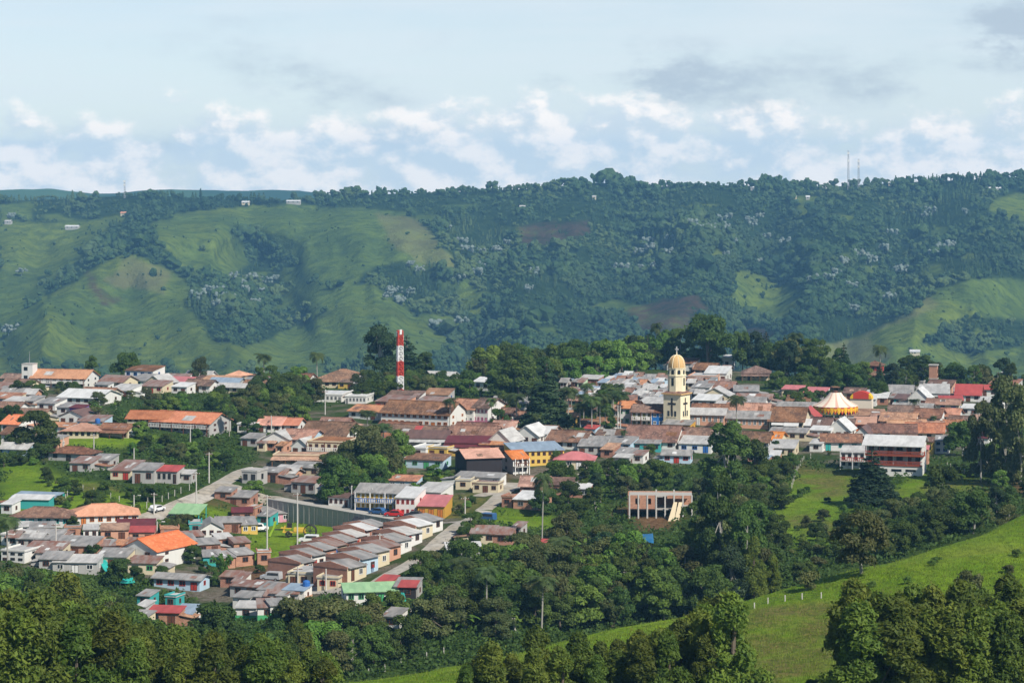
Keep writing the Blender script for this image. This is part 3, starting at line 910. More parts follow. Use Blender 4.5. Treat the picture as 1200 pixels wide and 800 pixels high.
# the pair of lattice masts and the white farms on the skyline
def far_mast(px, row, hpx, label):
    x, y, z, _, _ = hill_at(px, row)
    h = hpx * y / F; b = MB()
    for k in range(3):
        a = k * 2.094; w0, w1 = 1.5, .9
        b.tube((math.cos(a) * w0, math.sin(a) * w0, 0), (math.cos(a) * w1, math.sin(a) * w1, h), .30, .24, MATS['metal_grey'], 4)
        for j in range(int(h / 3)):
            q0, q1 = j * 3 / h, (j + 1) * 3 / h
            r0 = w0 + (w1 - w0) * q0; r1 = w0 + (w1 - w0) * q1; a2 = a + 2.094
            b.tube((math.cos(a) * r0, math.sin(a) * r0, j * 3), (math.cos(a2) * r1, math.sin(a2) * r1, j * 3 + 3), .15, .15, MATS['metal_grey'], 3)
    for q in (.72, .9):
        b.box(-1.6, 1.6, -1.8, -1.2, h * q, h * q + 3, MATS['trim_white'])
    o = b.build('radio_mast', None, (x, y, z - 2))
    tag(o, label, 'radio mast', 'radio masts on the far skyline')


far_mast(994, 222, 48, 'taller of the two thin lattice masts standing on the skyline')
far_mast(1006, 222, 37, 'shorter of the two thin lattice masts standing on the skyline')
far_mast(146, 232, 22, 'tiny thin mast on the hazy skyline at the left')

FARH = [(344, 238, 26, 'white'), (288, 240, 14, 'white'), (85, 268, 26, 'white'), (145, 253, 10, 'orange'), (881, 223, 6, 'white'), (930, 234, 9, 'white'), (946, 234, 7, 'white'), (938, 225, 8, 'pale'), (970, 223, 8, 'pale'), (696, 234, 6, 'pale'), (612, 245, 10, 'pale'), (1146, 212, 6, 'white'), (1165, 224, 22, 'white'), (1042, 217, 5, 'white'), (1162, 226, 8, 'orange'), (1071, 416, 18, 'white'), (10, 262, 12, 'pale'), (240, 239, 8, 'white')]
for i, (px, py, w, kind) in enumerate(FARH):
    x, y, z, _, _ = hill_at(px, py)
    y -= 6; W = w * .62 * y / F; b = MB(); H = 2.6; D = 7
    b.box(-W / 2, W / 2, 0, D, -3, H, MATS['wall_cream' if i % 2 else 'wall_grey'])
    o = empty('farmhouse', (x, y, z + .6), -.15)
    b.build('wall', o)
    r = MB(); mt = MATS['roof_orange' if kind == 'orange' else ('roof_white' if kind == 'white' else 'roof_pale')]
    r.slab([(-W / 2 - .5, -.6, H), (W / 2 + .5, -.6, H), (W / 2 + .5, D / 2, H + 2), (-W / 2 - .5, D / 2, H + 2)], .2, mt)
    r.slab([(-W / 2 - .5, D / 2, H + 2), (W / 2 + .5, D / 2, H + 2), (W / 2 + .5, D + .6, H), (-W / 2 - .5, D + .6, H)], .2, mt)
    r.build('roof', o)
    nw = max(1, int(W / 5))
    for k in range(nw):
        q = -W / 2 + W * (k + .5) / nw; wb = MB(); wb.box(-.7, .7, -.06, .05, 1, 2.3, MATS['glass_dark'])
        wb.build('window', o, (q, 0, 0))
    o['look'] = {'orange': 'orange roofed white farmhouse', 'white': 'white farmhouse', 'pale': 'pale grey roofed farmhouse'}[kind]
    o['where'] = (px, py)
# ------------------------------------------------------------------ the town
HOUSES = []
_cache = {}


def shared(key, maker):
    if key not in _cache: _cache[key] = maker()
    return _cache[key]


def window_mesh(w, h, trim):
    w = round(w, 1); h = round(h, 1)
    def mk():
        b = MB(); m = MATS['trim_' + trim]; t = .11
        b.box(-w / 2, w / 2, -.07, .02, 0, t, m); b.box(-w / 2, w / 2, -.07, .02, h - t, h, m)
        b.box(-w / 2, -w / 2 + t, -.07, .02, t, h - t, m); b.box(w / 2 - t, w / 2, -.07, .02, t, h - t, m)
        b.box(-.04, .04, -.06, .02, t, h - t, m)
        return b.mesh('window')
    return shared(('win', w, h, trim), mk)


def pane_mesh(w, h):
    w = round(w, 1); h = round(h, 1)
    def mk():
        b = MB(); b.box(-w / 2 + .11, w / 2 - .11, -.03, .03, .11, h - .11, MATS['glass_dark'])
        return b.mesh('pane')
    return shared(('pane', w, h), mk)


def door_mesh(w, h, trim):
    w = round(w, 1); h = round(h, 1)
    def mk():
        b = MB(); m = MATS['trim_' + trim]
        b.box(-w / 2, w / 2, -.05, .03, 0, h, MATS['trim_dark'] if trim != 'dark' else MATS['trim_brown'])
        for s in (-1, 1):
            b.box(min(0, s * w / 2) + .06, max(0, s * w / 2) - .06, -.09, -.05, .05, h - .1, m)
        return b.mesh('door')
    return shared(('door', w, h, trim), mk)


def add_window(root, x, z, w, h, trim, side=None, W=0, D=0):
    """side None: front; 'r' or 'l': gable ends, x then counts from the front"""
    if side is None: loc, rot = (x, 0, z), (0, 0, 0)
    elif side == 'r': loc, rot = (W / 2, x, z), (0, 0, R(90))
    else: loc, rot = (-W / 2, x, z), (0, 0, R(-90))
    o = obj('window', window_mesh(w, h, trim), root, loc, rot)
    obj('pane', pane_mesh(w, h), o)
    return o


def roof_parts(kind, W, D, H, rise, mat, wall, oh, root, twall):
    """walls with gables and a roof of thin slabs; returns the roof object"""
    x0, x1 = -W / 2, W / 2
    wb = MB(); r = MB(); th = .14
    if kind in ('g', 'h') :
        if kind == 'g':
            wb.prism([(0, -2.5), (D, -2.5), (D, H), (D / 2, H + rise), (0, H)], x0, x1, wall, 'x')
            e = rise / (D / 2) * oh
            hip = -oh
        else:
            wb.box(x0, x1, 0, D, -2.5, H, wall)
            e = rise / (D / 2) * oh
            hip = min(W * .45, D / 2)
        up = .16
        zr = H + rise + up; ze = H - e + up
        a, b_ = x0 - oh, x1 + oh
        if kind == 'g':
            r.slab([(a, -oh, ze), (b_, -oh, ze), (b_, D / 2, zr), (a, D / 2, zr)], th, mat)
            r.slab([(a, D / 2, zr), (b_, D / 2, zr), (b_, D + oh, ze), (a, D + oh, ze)], th, mat)
        else:
            ra, rb = x0 + hip, x1 - hip
            r.slab([(a, -oh, ze), (b_, -oh, ze), (rb, D / 2, zr), (ra, D / 2, zr)], th, mat)
            r.slab([(ra, D / 2, zr), (rb, D / 2, zr), (b_, D + oh, ze), (a, D + oh, ze)], th, mat)
            r.slab([(a, D + oh, ze), (a, -oh, ze), (ra, D / 2 - .01, zr), (ra, D / 2 + .01, zr)], th, mat)
            r.slab([(b_, -oh, ze), (b_, D + oh, ze), (rb, D / 2 + .01, zr), (rb, D / 2 - .01, zr)], th, mat)
        if twall:      # ridge tiles
            ra, rb = (a, b_) if kind == 'g' else (x0 + hip, x1 - hip)
            r.box(ra, rb, D / 2 - .16, D / 2 + .16, zr - .02, zr + .12, mat)
    elif kind == 'x':
        wb.prism([(x0, -2.5), (x1, -2.5), (x1, H), (0, H + rise), (x0, H)], 0, D, wall, 'y')
        e = rise / (W / 2) * oh; zr = H + rise + .16; ze = H - e + .16
        r.slab([(x0 - oh, D + oh, ze), (x0 - oh, -oh, ze), (0, -oh, zr), (0, D + oh, zr)], th, mat)
        r.slab([(x1 + oh, -oh, ze), (x1 + oh, D + oh, ze), (0, D + oh, zr), (0, -oh, zr)], th, mat)
        if twall: r.box(-.16, .16, -oh, D + oh, zr - .02, zr + .12, mat)
    elif kind == 's':
        wb.prism([(0, -2.5), (D, -2.5), (D, H + rise), (0, H)], x0, x1, wall, 'x')
        k = rise / D * oh
        r.slab([(x0 - oh * .5, -oh, H - k + .16), (x1 + oh * .5, -oh, H - k + .16), (x1 + oh * .5, D + oh, H + rise + k + .16), (x0 - oh * .5, D + oh, H + rise + k + .16)], th, mat)
    else:              # flat slab with a low parapet
        wb.box(x0, x1, 0, D, -2.5, H, wall)
        r.box(x0 - .15, x1 + .15, -.15, D + .15, H, H + .18, mat)
        r.box(x0 - .15, x1 + .15, -.15, .1, H + .18, H + .45, wall)
        r.box(x0 - .15, x0 + .1, .1, D + .15, H + .18, H + .45, wall)
        r.box(x1 - .1, x1 + .15, .1, D + .15, H + .18, H + .45, wall)
    wb.build('wall', root)
    return r.build('roof', root)


def house(tile, X0, X1, E, HW, RH, kind, rmat, wall, yaw=-20, n=0, trim='brown', win=None, door=None, D=None, side='auto', bal='', lift=0.0, name='house', look=None, base='', dtrim=None, porch='', pitch=None, dback=0.0):
    px0, pe = tp(tile, X0, E); px1, _ = tp(tile, X1, E)
    cx = (px0 + px1) / 2; hwp = HW / 4.0; rhp = RH / 4.0
    x, y, z = hit(cx, pe + hwp)
    y += dback; x = (cx - 600) / F * y
    if dback or lift: z = float(gz(x, y))
    sc = y / F
    ez = -(pe - HZ) * sc                      # eave height in the world
    H = max(2.1, ez - z) + lift
    if H > 12: H = 12
    a = R(yaw); c, s = math.cos(a), math.sin(a)
    W = (px1 - px0) * sc / max(.35, c - (x / y) * s)
    W = max(2.0, W - .6)
    down = (HZ - pe) / F
    rh = rhp * sc
    if kind in ('g', 'h'):
        tg = math.tan(R(pitch or 21)); Dd = 2 * rh / (tg - down)
        Dd = min(max(Dd, 4.5), 17) if D is None else D
        rise = max(.5, rh + down * Dd / 2)
    elif kind == 's':
        tg = math.tan(R(pitch or 8)); Dd = min(max(rh / (tg - down), 3.5), 18) if D is None else D
        rise = max(.3, Dd * tg)
    elif kind == 'x':
        Dd = D or 9.0; rise = rh
    else:
        Dd = D or min(max(rh / max(.06, -down), 3.5), 14); rise = 0
    root = empty(name, (x, y, z), a)
    wm = MATS['wall_' + wall]; rm = MATS['roof_' + rmat]
    rs = random.Random(int(X0 * 7 + E * 13) + len(HOUSES))
    oh = .55 if kind in 'gh' else .35
    roof_parts(kind, W, Dd, H, rise, rm, wm, oh, root, rmat in ('tile', 'orange', 'mixed'))
    n = n or (2 if H > 4.6 else 1)
    fh = H / n
    if base:
        b = MB(); b.box(-W / 2 - .03, W / 2 + .03, -.03, Dd * .5, -1.0, min(1.0, fh * .35), MATS['trim_' + base]); b.build('painted_base', root)
    if win is None: win = max(1, int(W / 3.2))
    if door is None: door = 1 if W > 4.5 else 0
    dtrim = dtrim or trim
    if win + door > 0:
        slots = win + door
        for f in range(n):
            dpos = set(rs.sample(range(slots), door)) if f == 0 and door else set()
            for k in range(slots):
                q = -W / 2 + W * (k + .5) / slots
                ww = min(1.3, W / slots * .55); hh = min(1.5, fh * .46)
                if k in dpos or (bal and f > 0 and k % 2 == 0):
                    if f > 0:
                        obj('door', door_mesh(ww, min(2.2, fh * .74), dtrim), root, (q, 0, f * fh + .12))
                    else:
                        obj('door', door_mesh(min(1.5, ww * 1.1), min(2.3, fh * .78), dtrim), root, (q, 0, 0.02))
                else:
                    add_window(root, q, f * fh + fh * .36, ww, hh, trim)
    vs = ('r' if yaw - math.degrees(math.atan2(x, y)) * -1 < 0 else 'l') if side == 'auto' else side
    if vs in ('r', 'l') and win:
        for f in range(n):
            for k in range(max(1, int(Dd / 5))):
                add_window(root, Dd * (k + .5) / max(1, int(Dd / 5)), f * fh + fh * .36, min(1.1, Dd * .2), min(1.3, fh * .42), trim, vs, W, Dd)
    if bal and n > 1:
        for f in range(1, n):
            b = MB(); zf = f * fh; m = MATS['trim_' + bal]
            b.box(-W / 2, W / 2, -1.3, -.01, zf - .16, zf, MATS['concrete'])
            b.box(-W / 2, W / 2, -1.3, -1.2, zf + .8, zf + .95, m)
            nb = max(3, int(W / .5))
            for k in range(nb):
                q = -W / 2 + W * (k + .5) / nb
                b.box(q - .09, q + .09, -1.28, -1.22, zf, zf + .8, m)
            for k in range(max(2, int(W / 3.5)) + 1):
                q = -W / 2 + .1 + (W - .2) * k / max(2, int(W / 3.5))
                b.box(q - .1, q + .1, -1.3, -1.1, -.6, H + .1, MATS['trim_white' if bal != 'white' else 'trim_brown'])
            b.build('balcony', root)
    if porch:
        b = MB(); m = MATS['roof_' + rmat if porch == 'y' else 'roof_' + porch]; zz = fh if n > 1 else H - .25
        b.slab([(-W / 2 - .3, -2.6, zz - .55), (W / 2 + .3, -2.6, zz - .55), (W / 2 + .3, -.02, zz), (-W / 2 - .3, -.02, zz)], .12, m)
        for k in range(max(2, int(W / 3)) + 1):
            q = -W / 2 + .15 + (W - .3) * k / max(2, int(W / 3)); b.box(q - .09, q + .09, -2.4, -2.22, -1, zz - .6, MATS['trim_' + (trim if trim != 'dark' else 'wood')])
        b.build('porch', root)
    if rmat in ('tile', 'mixed', 'zinc', 'rust', 'orange') and kind in 'gs':      # replaced tiles and odd sheets
        for _ in range(rs.choice([0, 1, 1, 2])):
            sy0 = rs.uniform(.05, .4); sy1 = sy0 + rs.uniform(.2, .5); q0 = rs.uniform(-.48, .3) * W; q1 = q0 + rs.uniform(.08, .22) * W
            Lr = Dd / 2 if kind == 'g' else Dd
            f = lambda v: (v * Lr, H + rise * v + .16 + .05)
            (ya, za), (yb, zb) = f(sy0), f(min(.97, sy1))
            b = MB(); b.slab([(q0, ya, za), (q1, ya, za), (q1, yb, zb), (q0, yb, zb)], .04, MATS['roof_' + rs.choice(['mixed', 'pale', 'rust', 'tile'] if rmat in ('tile', 'mixed', 'orange') else ['white', 'rust', 'pale', 'zinc'])])
            b.build('roof_patch', root)
    if W > 5 and name == 'house' and n == 1 and rs.random() < .45:          # lean-to at the back or the side
        lw = rs.uniform(2.2, 3.6); sd = rs.choice([-1, 1]); ld = min(Dd, rs.uniform(3, 6)); lh = H * rs.uniform(.72, .86)
        b = MB(); xa = sd * (W / 2 + .02); xb = sd * (W / 2 + lw); b.box(min(xa, xb), max(xa, xb), Dd - ld + .1, Dd - .1, -2.5, lh - .5, wm)
        xa2, xb2 = (xa, xb + sd * .3)
        z0, z1 = lh, lh - .45
        pts_ = [(xa2, Dd - ld - .2, z0), (xb2, Dd - ld - .2, z1), (xb2, Dd + .1, z1), (xa2, Dd + .1, z0)]
        if sd < 0: pts_ = [pts_[1], pts_[0], pts_[3], pts_[2]]
        b.slab(pts_, .1, MATS['roof_' + rs.choice(['zinc', 'rust', 'pale', 'mixed'])]); b.build('lean_to', root)
    adj = {'tile': 'brown tile', 'orange': 'bright orange tile', 'mixed': 'mottled tile', 'zinc': 'grey sheet', 'pale': 'pale sheet', 'white': 'white sheet', 'red': 'red sheet', 'pink': 'pink sheet', 'darkred': 'dark red sheet', 'rust': 'rusty sheet', 'green': 'green sheet', 'blue': 'blue grey sheet', 'black': 'black', 'brown': 'brown sheet'}[rmat]
    wadj = {'palegreen': 'pale green', 'paleblue': 'pale blue', 'orangebrick': 'orange brick'}.get(wall, wall)
    if name == 'house' and not look:
        nm2 = 'town_house' if n > 1 else ('shack' if rmat in ('rust', 'black') or wall in ('brick', 'orangebrick') and kind in 'sf' else ('cottage' if rmat in ('zinc', 'pale', 'white', 'blue') and kind in 'sx' else 'house'))
        root.name = nm2
    root['look'] = look or '%s %s with %s roof' % (wadj, root.name.split('.')[0].replace('_', ' '), adj)
    root['where'] = (cx, pe + hwp * .5)
    HOUSES.append(root)
    return root, W, Dd, H, rise, fh


def parse(txt):
    out = []
    for ln in txt.strip().splitlines():
        ln = ln.split('#')[0].strip()
        if not ln: continue
        w = ln.split()
        kw = {}
        for q in w[9:]:
            k, v = q.split('=')
            try: v = float(v); v = int(v) if v == int(v) and k in ('n', 'win', 'door') else v
            except ValueError: v = v.replace('_', ' ') if k == 'look' else v
            kw[k] = v
        out.append(house(w[0], *[float(q) for q in w[1:6]], w[6], w[7], w[8], **kw))
    return out


